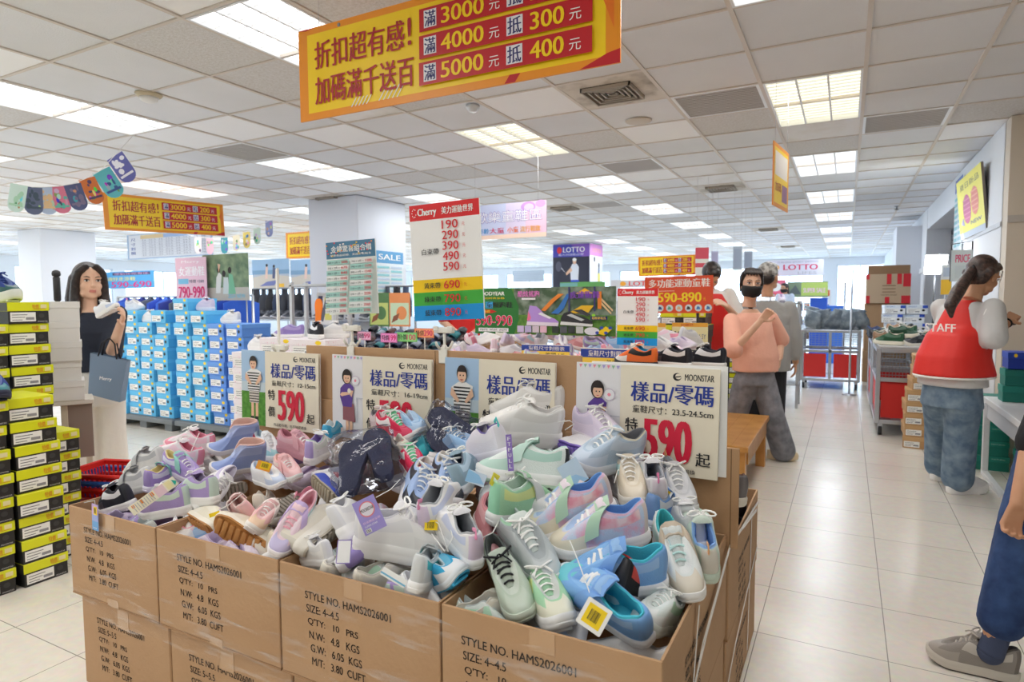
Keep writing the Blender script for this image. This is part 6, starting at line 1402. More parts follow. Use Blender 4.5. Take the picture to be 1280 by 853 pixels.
for lab, px, kc, a in (('white sneaker on the blue shoeboxes at the woman side', (-6.62, 4.18, .131 + 8 * .1255), 'white', 3.0), ('lilac sneaker on top of the blue column nearest the pink price poster', (-5.76, 4.22, .131 + 9 * .1255), 'palelav', 3.1), ('white sneaker on the deep blue shoeboxes', (-5.36, 4.2, .131 + 8 * .1255), 'white', 3.1), ('pale sneaker at the back of the light blue columns', (-7.0, 4.25, .131 + 9 * .1255), 'greylilac', .1)):
    shoe('sneaker', lab, at(px[0], px[1], px[2], a), 'lace', .25, **COLS[kc])
# pink spotted boxes
m_pkb = mat((244, 238, 242), .55, noise=((236, 170, 196), 60, .62, .68))
ppk = None
def pinkbox(lab, x, y, z, w=.37):
    global ppk
    mw = at(x, y, z, jr.uniform(-.02, .02))
    if ppk is None: ppk = shoebox('shoebox', lab, mw, .37, .24, .13, m_pkb, m_pkb, .045, 'white boxes with pink spots', sticker, None, True, True)
    else: dup(ppk, mw, lab)
for k in range(7): pinkbox('white shoebox with pink spots, %s up in the stack beside the blue shoeboxes' % ORD[k + 1], -4.60, 3.6, k * .1325)
for k in range(8): pinkbox('white shoebox with pink spots, %s up in the stack behind the edge-on price board' % ORD[k + 1], -4.20, 3.55, k * .1325)
for k in range(8): pinkbox('white shoebox with pink spots, %s up in the stack by the orange insole' % ORD[k + 1], -3.80, 3.50, k * .1325)
shoe('sneaker', 'white sneaker on the pink spotted boxes beside the blue ones', at(-4.42, 3.72, .9275, 2.9), 'chunk', .24, **COLS['white'])
shoe('sneaker', 'lilac clog-like shoe on the pink spotted boxes behind the edge-on board', at(-3.98, 3.66, 1.06, -2.7), 'slip', .24, **COLS['purple'])
shoe('sneaker', 'black and white sneaker on the pink spotted boxes', at(-3.62, 3.60, 1.06, 2.6), 'lace', .25, **COLS['blackwhite'])
shoe('sneaker', 'white sneaker on the pink spotted boxes nearest the orange insole', at(-3.55, 3.72, 1.06, 3.3), 'lace', .25, **COLS['white'])
# shelves of dark shoes
def rack(label, x0, x1, y, d, zs, m=mat((176, 180, 186), .4, .5)):
    r = thing('display_rack', label, 'rack', at(x0, y, 0))
    for x in (0, x1 - x0 - .03):
        for yy in (0, d - .03): mb = MB(); mb.box((x, yy, 0), (x + .03, yy + .03, zs[-1] + .02), m); mb.build('post', r)
    for z in zs: mb = MB(); mb.box((.0, .0, z - .02), (x1 - x0, d, z), m, .003); mb.build('shelf', r)
    return r
rack('long grey rack of dark shoes behind the pink spotted boxes', -8.6, -5.2, 6.3, .42, (.4, .75, 1.10))
dk = [C_((40, 42, 50), (80, 84, 92), (60, 62, 68)), C_((60, 64, 74), (90, 94, 104), (226, 226, 230)), C_((30, 34, 44), (60, 90, 170), (40, 40, 46), panel=(60, 110, 200)), C_((72, 76, 84), (60, 60, 64), (50, 52, 56), panel=(150, 60, 60))]
rn = 0
for z, yy in ((1.10, 6.40), (.75, 6.40)):
    for k in range(16):
        rn += 1
        shoe('low_shoe', 'dark sneaker in the row on the long grey rack', at(-8.45 + k * .2, yy + .1, z, -PI / 2 + jr.uniform(-.3, .3), 0, -.0), 'slip', .27, 'dark sneakers on the long grey rack', **dk[(k * 7 + rn) % 4])
# hanging bags behind: a bar with dark bags
r = thing('hanging_rail', 'steel rail across the back of the dark shoe rack', 'rail', at(-8.4, 7.0, 0))
mb = MB(); mb.tube([(0, 0, 1.55), (3.2, 0, 1.55)], .014, mat((150, 154, 160), .3, .8), 8); mb.build('bar', r)
for x in (0, 3.2): mb = MB(); mb.tube([(x, 0, 0), (x, 0, 1.55)], .016, mat((150, 154, 160), .3, .8), 8); mb.build('post', r)
for k in range(20):
    mb = MB(); c = [(44, 48, 58), (58, 64, 76), (36, 38, 44), (50, 66, 96)][k % 4]
    mb.loft([[(sx * w, sy * .05, z) for sx, sy in ((-1, -.6), (-.7, -1), (.7, -1), (1, -.6), (1, .6), (.7, 1), (-.7, 1), (-1, .6))] for z, w in ((-.42, .05), (-.40, .075), (-.2, .08), (-.10, .05), (-.07, .012), (0, .01))], mat(c, .7), True)
    o = mb.build('hanging_bag', None, at(-8.3 + k * .155, 7.0, 1.54, jr.uniform(-.5, .5))); tag(o, 'dark bag hanging from the steel rail', 'bag', 'dark bags on the steel rail')
# clothes rail behind the woman
r = thing('hanging_rail', 'rail of blue clothes behind the blue shoeboxes', 'rail', at(-8.6, 5.0, 0))
mb = MB(); mb.tube([(0, 0, 1.42), (2.6, 0, 1.42)], .014, mat((200, 204, 210), .3, .8), 8); mb.build('bar', r)
for x in (0, 2.6): mb = MB(); mb.tube([(x, 0, 0), (x, 0, 1.42)], .016, mat((200, 204, 210), .3, .8), 8); mb.build('post', r)
for k in range(14):
    mb = MB(); c = [(40, 80, 190), (50, 100, 210), (44, 60, 150), (80, 90, 110)][k % 4]
    mb.loft([[(sx * w, sy * .03, z) for sx, sy in ((-1, -.6), (-.7, -1), (.7, -1), (1, -.6), (1, .6), (.7, 1), (-.7, 1), (-1, .6))] for z, w in ((-.70, .20), (-.5, .19), (-.2, .2), (-.08, .2), (-.03, .06), (0, .01))], mat(c, .8), True)
    o = mb.build('hanging_shirt', None, at(-8.4 + k * .17, 5.0, 1.41, PI / 2 + jr.uniform(-.4, .4))); tag(o, 'blue garment hanging on the rail behind the blue shoeboxes', 'shirt', 'blue clothes on the rail')
# sandal table behind the tall cardboard
r = thing('display_table', 'low table heaped with slippers behind the tall cardboard', 'table', at(-4.75, 4.35, 0))
mb = MB(); mb.box((0, 0, .74), (1.75, .9, .78), mat((206, 208, 212), .5), .004); mb.build('tabletop', r)
for x in (.02, 1.68):
    for y in (.02, .83): mb = MB(); mb.box((x, y, 0), (x + .05, y + .05, .74), mat((170, 174, 180), .4)); mb.build('leg', r)
def slipper(c1, c2):
    mb = MB(); mb.loft([sole_loop(.26, .96, 0, 20), sole_loop(.26, 1, .012, 20), sole_loop(.26, .98, .024, 20)], W(*c1), True)
    R = []
    for t in range(9):
        a = PI * t / 8; R.append([(.03, -.048 * math.cos(a), .02 + .045 * math.sin(a)), (.10, -.045 * math.cos(a), .02 + .035 * math.sin(a)), (.10, -.049 * math.cos(a), .022 + .039 * math.sin(a)), (.03, -.052 * math.cos(a), .022 + .049 * math.sin(a))])
    mb.loft(R, W(*c2), True)
    return mb
sp = [slipper(*c) for c in (((46, 48, 60), (70, 80, 110)), ((60, 60, 70), (90, 60, 60)), ((40, 70, 90), (40, 120, 130)), ((90, 90, 98), (40, 44, 54)), ((50, 54, 90), (150, 160, 180)), ((70, 46, 50), (60, 64, 70)))]
spo = [None] * 6
for i in range(15):
    for j in range(5):
        q = (i * 5 + j * 3) % 6; mw = at(-4.62 + i * .108, 4.43 + j * .15, .80 + .035 * j + .03 * (i % 2) + jr.uniform(0, .03), PI / 2 + jr.uniform(-.4, .4), jr.uniform(-.3, .3), -.5 + jr.uniform(-.2, .2))
        if spo[q] is None: spo[q] = sp[q].build('slipper', None, mw)
        else: o = spo[q].copy(); COL.objects.link(o); o.matrix_world = mw; 
        o = spo[q] if spo[q].matrix_world == mw else o
        tag(o, 'dark slipper in the heap on the slipper table', 'slipper', 'slippers heaped on the table')
for a, c, t, lab in (((-3.831, 4.300, 1.005, 0.148, 0.074), (236, 170, 200), '特價99', 'pink price card on the slipper heap nearest the teal price chart'), ((-3.569, 4.300, 0.991, 0.176, 0.080), (226, 130, 190), '特價199', 'magenta price card on the slipper heap'), ((-3.410, 4.320, 1.000, 0.213, 0.080), (120, 200, 110), '特價100', 'green price card on the slipper heap'), ((-3.238, 4.340, 1.038, 0.199, 0.078), (240, 140, 90), '特價290', 'orange price card on the slipper heap')):
    x, Y, z, w, h = a
    board('price_card', lab, 'sign', x, Y, z, w, h, [('r', .05, .1, .95, .9, W(*[min(255, v + 26) for v in c])), ('t', .08, .2, .5, .8, t[:2], INK, .012), ('t', .5, .2, .94, .8, t[2:], W(214, 30, 110), .02)], W(*c), None, .005)
    q = MB(); q.tube([(w / 2, .01, -.01), (w / 2, -.16, -.01)], .004, m_clip, 6); q.build('stem', bpy.data.objects[-1] if False else [o for o in COL.objects if o.get('label') == lab][0])
x, y, z = (-4.042, 4.045, 1.140)
r = thing('hanging_insole', 'bright orange insole hanging beside the teal combo price chart', 'insole', frame((x, y, z), (0, 0, 1), (1, 0, 0)))
mb = MB(); mb.loft([[(px * .9 + .12, py, .0) for px, py, pz in sole_loop(.25, 1, 0, 26)], [(px * .9 + .12, py, .008) for px, py, pz in sole_loop(.25, 1, 0, 26)]], mat((250, 130, 20), .6), False); mb.build('sole_pad', r)
mb = MB(); mb.tube([(.235, 0, .004), (.33, 0, .004)], .002, WHITE, 5); mb.build('hang_loop', r)
rack('wire stand of hanging insoles beside the teal price chart', -4.4, -3.85, 4.06, .2, (.2, .95, 1.50), mat((200, 203, 206), .4, .4))
x, Y, z, w, h = (-4.216, 4.200, 1.139, 0.201, 0.285)
board('insole_card', 'white card rack of insoles behind the orange insole', 'card', x, Y, z, w, h, [('r', .1, .1, .4, .9, W(60, 70, 110)), ('r', .5, .15, .9, .85, W(226, 226, 120)), ('p', [(.2, .1), (.4, .1), (.8, .9), (.6, .9)], W(90, 100, 120))], W(226, 230, 236), None, .02)
for a, c1, c2, lab in (((-5.321, 6.200, 1.030, 0.316, 0.420), (90, 130, 80), (200, 210, 120), 'green foliage poster under the sale chart on the middle column'), ((-5.002, 6.200, 1.034, 0.315, 0.412), (236, 150, 90), (206, 226, 190), 'orange and green poster between the teal chart and the red-headed board')):
    x, Y, z, w, h = a
    o = board('photo_poster', lab, 'poster', x, Y, z, w, h, [('r', .05, .05, .95, .95, W(*c2)), ('r', .05, .7, .95, .95, W(*c1)), ('e', .6, .4, .25, .2, W(*c1)), ('p', [(.1, .1), (.4, .2), (.5, .4), (.2, .3)], W(150, 90, 60))], W(*c1), t=.01); legs_board(o, w, z)
# boxes and bins of kids shoes behind the cardboard
r = thing('display_table', 'long low bin table of kids shoes behind the tall cardboard', 'table', at(-2.5, 3.45, 0))
mb = MB(); mb.box((0, 0, .86), (1.75, .75, .90), m_card, .004); mb.build('tabletop', r)
for x in (.02, 1.66):
    for y in (.02, .66): mb = MB(); mb.box((x, y, 0), (x + .06, y + .06, .86), m_card); mb.build('leg', r)
kc = [COLS[k] for k in ('palelav', 'pinkprint', 'lavmint', 'whitepurple', 'pinklav', 'white', 'skyblue', 'rose', 'greylilac')]
for i in range(12):
    for j in range(4):
        shoe('sneaker', 'pink and lilac child sneaker in the far bin behind the cardboard', at(-2.38 + i * .137, 3.56 + j * .16, .915 + .045 * j + jr.uniform(0, .04), jr.uniform(0, 6.28), jr.uniform(-.5, .5), jr.uniform(-.4, .3)), 'slip', .2, 'kids shoes in the far bin', **{k: v for k, v in kc[(i * 4 + j * 5) % 9].items() if k not in ('tab',)})
BW = C_((240, 120, 60), (40, 150, 190), (30, 30, 34), panel=(30, 30, 34), toe=(236, 236, 236), heel=(240, 120, 50))
x, y, z = (-0.884, 3.000, 1.047)
for k, (dx, a) in enumerate(((0, 2.9), (.16, 2.7), (.30, 2.9))):
    shoe('sneaker', ('orange and black sneaker in front of the smaller red-headed price board', 'black and white sneaker beside the orange one behind the sale sign', 'black and white sneaker nearest the blue size strip')[k], at(x + dx - .02, y + .05 * k, z - .03, a), 'lace', .22, **(BW if k == 0 else COLS['blackwhite']))
carton('brown carton under the orange and black sneakers behind the sale sign', x - .25, x + .30, 2.86, 3.3, .585, z - .04, '5~5.5', False, .1, False, tape=False)
carton('brown carton supporting the upper one behind the sale sign', x - .25, x + .30, 2.86, 3.3, 0, .583, '5~5.5', False, .1, False, tape=False)
for k, (a, lab) in enumerate((((-3.128, 5.300, 0.846, 0.405, 0.188), 'brown carton behind the wide green advert board'), ((-3.940, 5.900, 0.810, 0.419, 0.170), 'brown carton beside the red-clad staff with clasped hands'))):
    x, Y, z, w, h = a
    mb = MB(); mb.box((0, 0, 0), (w, .4, z + h), m_card, .004); tag(mb.build('carton', None, at(x, Y, 0)), lab, 'cardboard box')
x, Y, z, w, h = (-0.881, 4.350, 0.829, 0.102, 0.247)
mb = MB(); mb.box((0, 0, 0), (.34, .5, z + h), m_card, .004); tag(mb.build('carton', None, at(x - .50, Y, 0)), 'tall brown carton below the orange board near the bench', 'cardboard box')
# black and yellow box shelves further back
for gi, (gx, gy, n, lab) in enumerate(((-1.45, 5.5, 12, 'stack behind the orange board'), (-1.25, 5.5, 11, 'stack beside the orange board post'), (-.92, 6.9, 10, 'stack behind the girl in pink'), (-1.12, 6.95, 11, 'stack behind the vest staff'))):
    for k in range(n):
        lb = 'black and yellow shoebox, %s up in the far %s' % (ORD[k + 1], lab)
        o = dup(pb, at(gx + jr.uniform(-.01, .01), gy + jr.uniform(-.01, .01), k * .1128, jr.uniform(-.03, .03)), lb, 'black and yellow shoeboxes far back')
# trainers in the carton behind
GT = C_((110, 106, 108), (120, 90, 80), (236, 232, 222), panel=(206, 206, 208), toe=(120, 116, 118)); DT = C_((40, 42, 52), (70, 72, 80), (60, 62, 70)); TT = C_((190, 170, 146), (130, 110, 96), (230, 224, 214))
for lab, p, a, k in (('grey trainer with cream sole on top of the carton by the bench', (-.39, 2.30, .655), 2.4, GT), ('silver grey trainer beside the grey one in the carton by the bench', (-.52, 2.30, .63), 1.9, COLS['grey']), ('black trainer below the grey ones in the carton by the bench', (-.42, 2.14, .57), 1.7, DT), ('tan trainer at the corner of the carton by the bench', (-.40, 2.08, .53), 1.2, TT), ('black trainer deeper in the carton by the bench', (-.58, 2.2, .53), 1.4, DT), ('grey trainer deep in the carton by the bench', (-.52, 2.45, .53), 1.4, GT), ('dark trainer deep in the carton by the bench', (-.40, 2.5, .53), 2.2, DT)):
    shoe('sneaker', lab, at(*p, a, .0, -.12), 'lace', .25, **k)
for k in range(5): shoe('sneaker', 'trainer hidden low in the carton by the bench', at(-.68 + .085 * k, 2.25 + .07 * (k % 2), .33 + .06 * (k % 2), 1.5), 'slip', .24, 'hidden trainers in the carton', **DT)

# ---------------------------------------------------------------- aisle furniture
m_wood = mat((214, 158, 88), .35, noise=((196, 136, 68), 7, .35, .7), coat=.3)
r = thing('bench', 'low honey-coloured wooden bench beside the walking girl', 'bench', at(-.53, 4.2, 0))
mb = MB(); mb.box((-.62, 0, .365), (0, 1.24, .405), m_wood, .004)
for k in range(1, 6): mb.box((-.62 + k * .103 - .0008, .002, .4045), (-.62 + k * .103 + .0008, 1.238, .4055), mat((170, 116, 60), .5))
mb.build('seat', r)
for x in (-.60, -.09):
    for y in (.02, 1.15): mb = MB(); mb.box((x, y, 0), (x + .07, y + .07, .365), m_wood, .004); mb.build('leg', r)
for x in (-.59, -.03): mb = MB(); mb.box((x, .09, .27), (x + .02, 1.15, .365), m_wood, .002); mb.build('rail', r)
for y in (.03, 1.18): mb = MB(); mb.box((-.53, y, .27), (-.09, y + .02, .365), m_wood, .002); mb.build('rail', r)
m_al = mat((190, 194, 200), .3, .85); m_redp = mat((206, 40, 36), .6); m_mesh = mat((150, 156, 162), .4, .5)
def cart(label, x0, x1, y0, y1, h, front='-Y', div=2):
    w, d = x1 - x0, y1 - y0
    r = thing('roll_cart', label, 'cart', at(x0, y0, 0))
    t = .04; mb = MB()
    for x in (0, w - t):
        for y in (0, d - t): mb.box((x, y, .12), (x + t, y + t, h), m_al, .004)
    for z in (.12, h * .62, h - t):
        for y in (0, d - t): mb.box((t, y, z), (w - t, y + t, z + t), m_al, .003)
        for x in (0, w - t): mb.box((x, t, z), (x + t, d - t, z + t), m_al, .003)
    for k in range(1, div):
        x = w * k / div - t / 2; mb.box((x, 0, .16), (x + t, t, h - t), m_al, .003)
    mb.box((t, t, .13), (w - t, d - t, .15), m_al)
    mb.build('frame', r)
    for k in range(div):
        xa, xb = w * k / div + t / 2 + .03, w * (k + 1) / div - t / 2 - .03
        q = MB(); q.box((xa, .012, .18), (xb, .018, h * .60), m_redp); q.build('panel', r)
    if True:
        for x in (.015, w - .022): q = MB(); q.box((x, t + .02, .18), (x + .006, d - t - .02, h * .60), m_redp if w < .6 else m_mesh); q.build('panel', r)
    q = MB()
    for k in range(8): q.tube([(t, .02, h * .66 + .0 + k * h * .037), (w - t, .02, h * .66 + k * h * .037)], .003, m_mesh, 5)
    for k in range(1, 16): q.tube([(w * k / 16, .022, h * .62 + .03), (w * k / 16, .022, h - .04)], .002, m_mesh, 5)
    q.build('mesh_grille', r)
    for x in (.05, w - .05):
        for y in (.05, d - .05):
            c = MB(); c.box((x - .02, y - .03, .07), (x + .02, y + .03, .12), m_al, .003); c.tube([(x - .016, y, .05), (x + .016, y, .05)], .05, mat((40, 42, 46), .5), 18); c.tube([(x - .017, y, .05), (x + .017, y, .05)], .022, mat((200, 200, 205), .4), 12); c.build('caster', r)
    return r
cart('silver cage cart with red panels heaped with bagged grey goods in the aisle', -.60, .20, 10.4, 11.2, .88)
m_bag = mat((112, 128, 142), .4, noise=((176, 190, 200), 9, .4, .7), bump=(30, .5), coat=.6)
for k in range(14):
    i, j = k % 5, k // 5
    mb = MB(); mb.loft([[(w * (abs(math.cos(a)) ** .5) * (1 if math.cos(a) > 0 else -1) * (1 + .08 * math.sin(3 * a + q + k)), t * (abs(math.sin(a)) ** .7) * (1 if math.sin(a) > 0 else -1) * (1 + .15 * math.sin(5 * a + k)), zz) for a in [2 * PI * c / 24 for c in range(24)]] for q, (zz, w, t) in enumerate(((-.18, .06, .01), (-.16, .11, .03), (-.05, .125, .055), (.08, .12, .05), (.15, .10, .028), (.18, .12, .008), (.20, .10, .004)))], m_bag, True)
    o = mb.build('bagged_shoes', None, at(-.44 + i * .15, 10.56 + j * .25, 1.00 + .04 * (j == 1) + jr.uniform(-.02, .02), jr.uniform(-.5, .5), .75 + jr.uniform(-.2, .2), jr.uniform(-.4, .4))); tag(o, 'grey plastic bagged bundle heaped in the silver cage cart', 'bag', 'bagged grey bundles in the cage cart')
for x, lab in ((.03, 'thin grey pole standing at the aisle corner of the cage cart'), (-.06, 'shorter thin grey pole behind the cage cart')):
    mb = MB(); mb.tube([(0, 0, 0), (0, 0, 1.75 if x > 0 else 1.6)], .014, m_al, 8); mb.lathe([(.09, 0), (.09, .01), (.016, .02)], m_al, 14); tag(mb.build('pole', None, at(x + .03, 9.9 if x > 0 else 11.6, 0)), lab, 'pole')
# backpack
r = thing('backpack', 'black backpack hanging on the end of the silver cage cart', 'backpack', at(-.70, 10.45, .36))
mb = MB(); mb.loft([[(sx * w, sy * d, z) for sx, sy in ((-1, -.5), (-.7, -1), (.7, -1), (1, -.5), (1, .5), (.7, 1), (-.7, 1), (-1, .5))] for z, w, d in ((0, .07, .07), (.02, .10, .10), (.25, .10, .11), (.42, .09, .09), (.50, .06, .06), (.52, .02, .02))], mat((30, 34, 42), .7), True); mb.build('body', r)
mb = MB(); mb.loft([[(sx * w, -.10 + sy * d, z) for sx, sy in ((-1, -.5), (-.7, -1), (.7, -1), (1, -.5), (1, .5), (.7, 1), (-.7, 1), (-1, .5))] for z, w, d in ((.04, .05, .02), (.06, .075, .035), (.2, .075, .035), (.24, .05, .02))], mat((38, 42, 50), .7), True); mb.build('pocket', r)
mb = MB(); mb.tube([(-.02, .03, .5), (0, .05, .57), (.09, .0, .52)], .012, mat((30, 34, 42), .7), 6); mb.build('strap', r)
cart('silver cage cart with a red side panel beside the kraft shoeboxes', .27, .72, 7.1, 8.15, .86, div=1)
cart('silver cage cart further down the aisle behind the other one', .26, .72, 8.3, 9.3, .86, div=1)
def display_top(label, x0, x1, y0, y1, z):
    mb = MB(); mb.box((0, 0, 0), (x1 - x0, y1 - y0, .02), mat((220, 222, 224), .3), .003); tag(mb.build('tray', None, at(x0, y0, z)), label, 'tray')
display_top('white tray lying on the near cage cart under green sneakers', .29, .70, 7.12, 8.12, .862)
display_top('white tray lying on the farther cage cart under dark sneakers', .28, .70, 8.32, 9.28, .862)
gk = [C_((40, 90, 60), (210, 200, 180), (236, 232, 214), lace=(240, 240, 236)), C_((30, 70, 50), (220, 214, 200), (240, 236, 220)), C_((44, 48, 56), (150, 150, 150), (230, 226, 214)), C_((160, 120, 90), (200, 180, 160), (240, 234, 216))]
for k in range(12):
    shoe('sneaker', ('green canvas sneaker' if k % 4 < 2 else 'dark canvas sneaker' if k % 4 == 2 else 'tan canvas sneaker') + ' in the heap on the cage carts by the kraft boxes', at(.38 + (k % 3) * .12, 7.25 + (k // 3) * .22, .886 + (.07 if k % 3 == 1 else 0), jr.uniform(-.5, .5) + (0 if k % 2 else PI), jr.uniform(-.3, .3)), 'lace', .26, ['green canvas sneakers on the carts', 'green canvas sneakers on the carts', 'dark canvas sneakers on the carts', 'tan canvas sneakers on the carts'][k % 4], **gk[k % 4])
for k in range(8):
    shoe('sneaker', 'dark sneaker on the farther cage cart', at(.36 + (k % 2) * .2, 8.42 + (k // 2) * .22, .886, jr.uniform(-.5, .5)), 'slip', .26, 'dark sneakers on the farther cart', **dk[k % 4])
pwb = None
for k in range(8):
    i, j = k % 2, k // 2
    mw = at(.40 + i * .24 + (.03 if j % 2 else 0), 9.42 + (k % 3) * .03, .80 + j * .115, jr.uniform(-.1, .1)); lab = 'white shoebox with blue corner, %s up in the %s pile behind the cage carts' % (ORD[j + 1], ('aisle side', 'wall side')[i])
    if pwb is None:
        pwb = shoebox('shoebox', lab, mw, .235, .3, .112, mat((236, 240, 244), .5), mat((228, 236, 244), .5), .04, 'white and blue shoeboxes on the carts', lambda mb, w, h, l: (mb.rect(w * .76, h - l, w * 1.0, h - l * .1, W(40, 80, 190)), mb.text('SPORT', w * .1, h - l * .7, w * .5, h - l * .3, W(120, 150, 200)))[0])
    else: dup(pwb, mw, lab)
mb = MB(); mb.box((0, 0, 0), (.52, .36, .797), m_card, .004); tag(mb.build('carton', None, at(.39, 9.38, 0)), 'tall brown carton under the white and blue shoeboxes', 'cardboard box')
# kraft boxes
m_kr = mat((198, 156, 108), .7, noise=((186, 144, 98), 5, .4, .7)); pkr = None
for k in range(8):
    mw = at(.475 + (.0, .012, .008, .018, .02, .03, .035, .03)[k] + (.03 if k > 4 else 0), 6.62, k * .105, (-.08, .02, -.03, .04, -.02, .05, .0, -.04)[k]); lab = 'brown kraft shoebox, %s up in the stack beside the vest staff' % ORD[k + 1]
    if pkr is None: pkr = shoebox('shoebox', lab, mw, .20, .32, .104, m_kr, mat((204, 164, 116), .7), .035, 'brown kraft shoeboxes', None, None, True, False)
    else: dup(pkr, mw, lab)
# big taped carton behind the cart
mb = MB(); mb.box((0, 0, 0), (.62, .55, .50), m_card, .004); tag(mb.build('carton', None, at(.25, 11.6, 0)), 'brown carton at the bottom of the red-taped stack', 'cardboard box')
mb = MB(); mb.box((0, 0, 0), (.62, .55, .76), m_card, .004); tag(mb.build('carton', None, at(.26, 11.6, .502)), 'tall brown carton in the middle of the red-taped stack', 'cardboard box')
mb = MB(); mb.box((0, 0, 0), (.60, .05, .62), mat((150, 120, 92), .8), .004); tag(mb.build('cardboard_sheet', None, at(.30, 12.1, 1.264)), 'brown cardboard standing behind the red-taped carton', 'cardboard')
r = thing('carton', 'pale brown carton patched with red tape on top of the stack by the wall', 'cardboard box', at(.27, 11.55, 1.264, .0))
mb = MB(); mb.box((0, 0, 0), (.60, .5, .46), mat((206, 178, 146), .7), .005); mb.F = frame((0, -.001, 0)); mb.lev = 1
for k in range(4): mb.text('TAIWAN SHOES', .2, .12 + k * .05, .42, .145 + k * .05, W(120, 90, 66)) if k == 0 else mb.rect(.22, .12 + k * .05, .22 + .18, .135 + k * .05, W(150, 118, 90))
mb.build('body', r)
mt = mat((226, 40, 52), .35)
for xa, xb, za, zb in ((0, .05, 0, .12), (.26, .32, 0, .10), (.28, .34, .30, .46), (.42, .48, .30, .46), (.50, .60, .26, .46), (.48, .60, 0, .12), (0, .04, .38, .46)):
    q = MB(); q.box((xa - .001, -.003, za), (xb + .001, -.0005, zb), mt); q.build('red_tape', r)
# softbox lamp
x, y, z = (0.731, 8.000, 1.632)
r = thing('softbox_lamp', 'glowing square softbox lamp on a thin stand by the white wall', 'lamp', at(x + .09, 8.02, 0))
mb = MB(); mb.F = at(0, 0, 1.70, .2, .25) ; mb.box((-.10, -.01, -.10), (.10, .0, .10), mat((255, 255, 255), .3, emit=9.0, name='softbox face')); mb.build('lamp_face', r)
mb = MB(); mb.F = at(0, 0, 1.70, .2, .25); mb.loft([[(-.105, .001, -.105), (.105, .001, -.105), (.105, .001, .105), (-.105, .001, .105)], [(-.04, .09, -.04), (.04, .09, -.04), (.04, .09, .04), (-.04, .09, .04)]], mat((30, 30, 32), .5), False); mb.build('hood', r)
mb = MB(); mb.tube([(0, .06, .02), (0, .06, 1.66)], .012, mat((60, 62, 66), .4), 8)
for a in (0, 2.1, 4.2): mb.tube([(0, .06, .35), (.22 * math.cos(a), .06 + .22 * math.sin(a), .01)], .009, mat((60, 62, 66), .4), 6)
mb.build('stand', r)
l = bpy.data.lights.new('softbox_lamp_light', 'AREA'); l.size = .2; l.energy = 14; l.color = (.92, .96, 1); o = bpy.data.objects.new('softbox_lamp_light', l); COL.objects.link(o); o.matrix_world = at(x + .09, 7.98, 1.70, .2, .25) @ Matrix.Rotation(PI / 2, 4, 'X')
# white sign in wire holder
x, Y, z, w, h = (0.774, 6.500, 1.486, 0.146, 0.264)
o = board('holder_sign', 'pale sign in a wire holder behind the vest staff ponytail', 'sign', x, Y, z, w, h, [('t', .2, .6, .9, .85, 'PRICE', W(220, 60, 120), .01), ('r', .2, .1, .8, .5, W(206, 222, 230))], W(214, 230, 236), None, .008)
q = MB(); q.tube([(0, 0, -.012), (0, h + .05, -.012), (w, h + .07, -.012), (w, 0, -.012)], .006, mat((50, 50, 54), .4), 6); q.tube([(w * .5, 0, -.012), (w * .5, -z, -.012)], .008, mat((120, 124, 130), .4), 8); q.build('wire_holder', o)
x, Y, z, w, h = (0.761, 7.000, 1.498, 0.080, 0.173)
o = board('holder_sign', 'narrow yellow and white sign behind the vest staff', 'sign', x, Y, z - .12, w, h + .1, [('r', 0, 0, 1, .5, W(246, 200, 60)), ('r', .2, .6, .8, .9, W(190, 206, 226))], W(226, 234, 240), None, .008); legs_board(o, w, z - .12, (.5,))
# table by the beige wall with teal and blue boxes
m_wt = mat((236, 238, 240), .4)
r = thing('work_table', 'white work table with a white frame by the beige wall', 'table', at(.94, 4.35, 0))
mb = MB(); mb.box((0, 0, .555), (1.3, 1.55, .60), m_wt, .004); mb.build('tabletop', r)
mb = MB(); mb.box((.02, .02, .44), (.035, 1.53, .555), mat((206, 208, 212), .5)); mb.box((-.002, .30, .49), (.0005, .42, .515), mat((60, 62, 66), .5)); mb.build('side_panel', r)
for x, y in ((.0, 1.50), (.0, .02), (1.24, 1.50), (1.24, .02)): mb = MB(); mb.box((x, y, 0), (x + .04, y + .04, .555), m_wt, .003); mb.build('leg', r)
for y0_, y1_ in ((.06, 1.50),): mb = MB(); mb.box((.0, y0_, .0), (.04, y1_, .035), m_wt, .003); mb.build('foot_rail', r)
m_tl, m_tl2 = mat((24, 126, 112), .5), mat((32, 140, 124), .5); ptl = None
def tl_front(mb, w, h, l): mb.text('NATURAL', w * .55, h - l * .62, w * .9, h - l * .38, W(170, 220, 206))
for c, (bx, by) in enumerate(((.885, 6.02), (1.12, 5.65), (1.40, 5.55))):
    for k in range(5 if c == 0 else 4):
        mw = at(bx + jr.uniform(-.01, .01), by, k * .118 + .0, jr.uniform(-.02, .02)); lab = 'teal green shoebox, %s up in the stack %s' % (ORD[k + 1], ('between the vest staff and the table', 'under the white table', 'under the white table further in')[c])
        if ptl is None: ptl = shoebox('shoebox', lab, mw, .25, .16, .115, m_tl, m_tl2, .045, 'teal green shoeboxes', tl_front, None, False, False)
        else: dup(ptl, mw, lab)
for k in range(2): dup(ptl, at(1.0, 5.5, .602 + k * .118, .02), 'teal green shoebox on the white table, %s' % ('lower one', 'upper one'), 'teal green shoeboxes') if False else dup(ptl, at(1.0 + .01 * k, 5.6, .602 + k * .118, .02 * k), ('lower', 'upper')[k] + ' teal green shoebox standing on the white table')
pbl = None
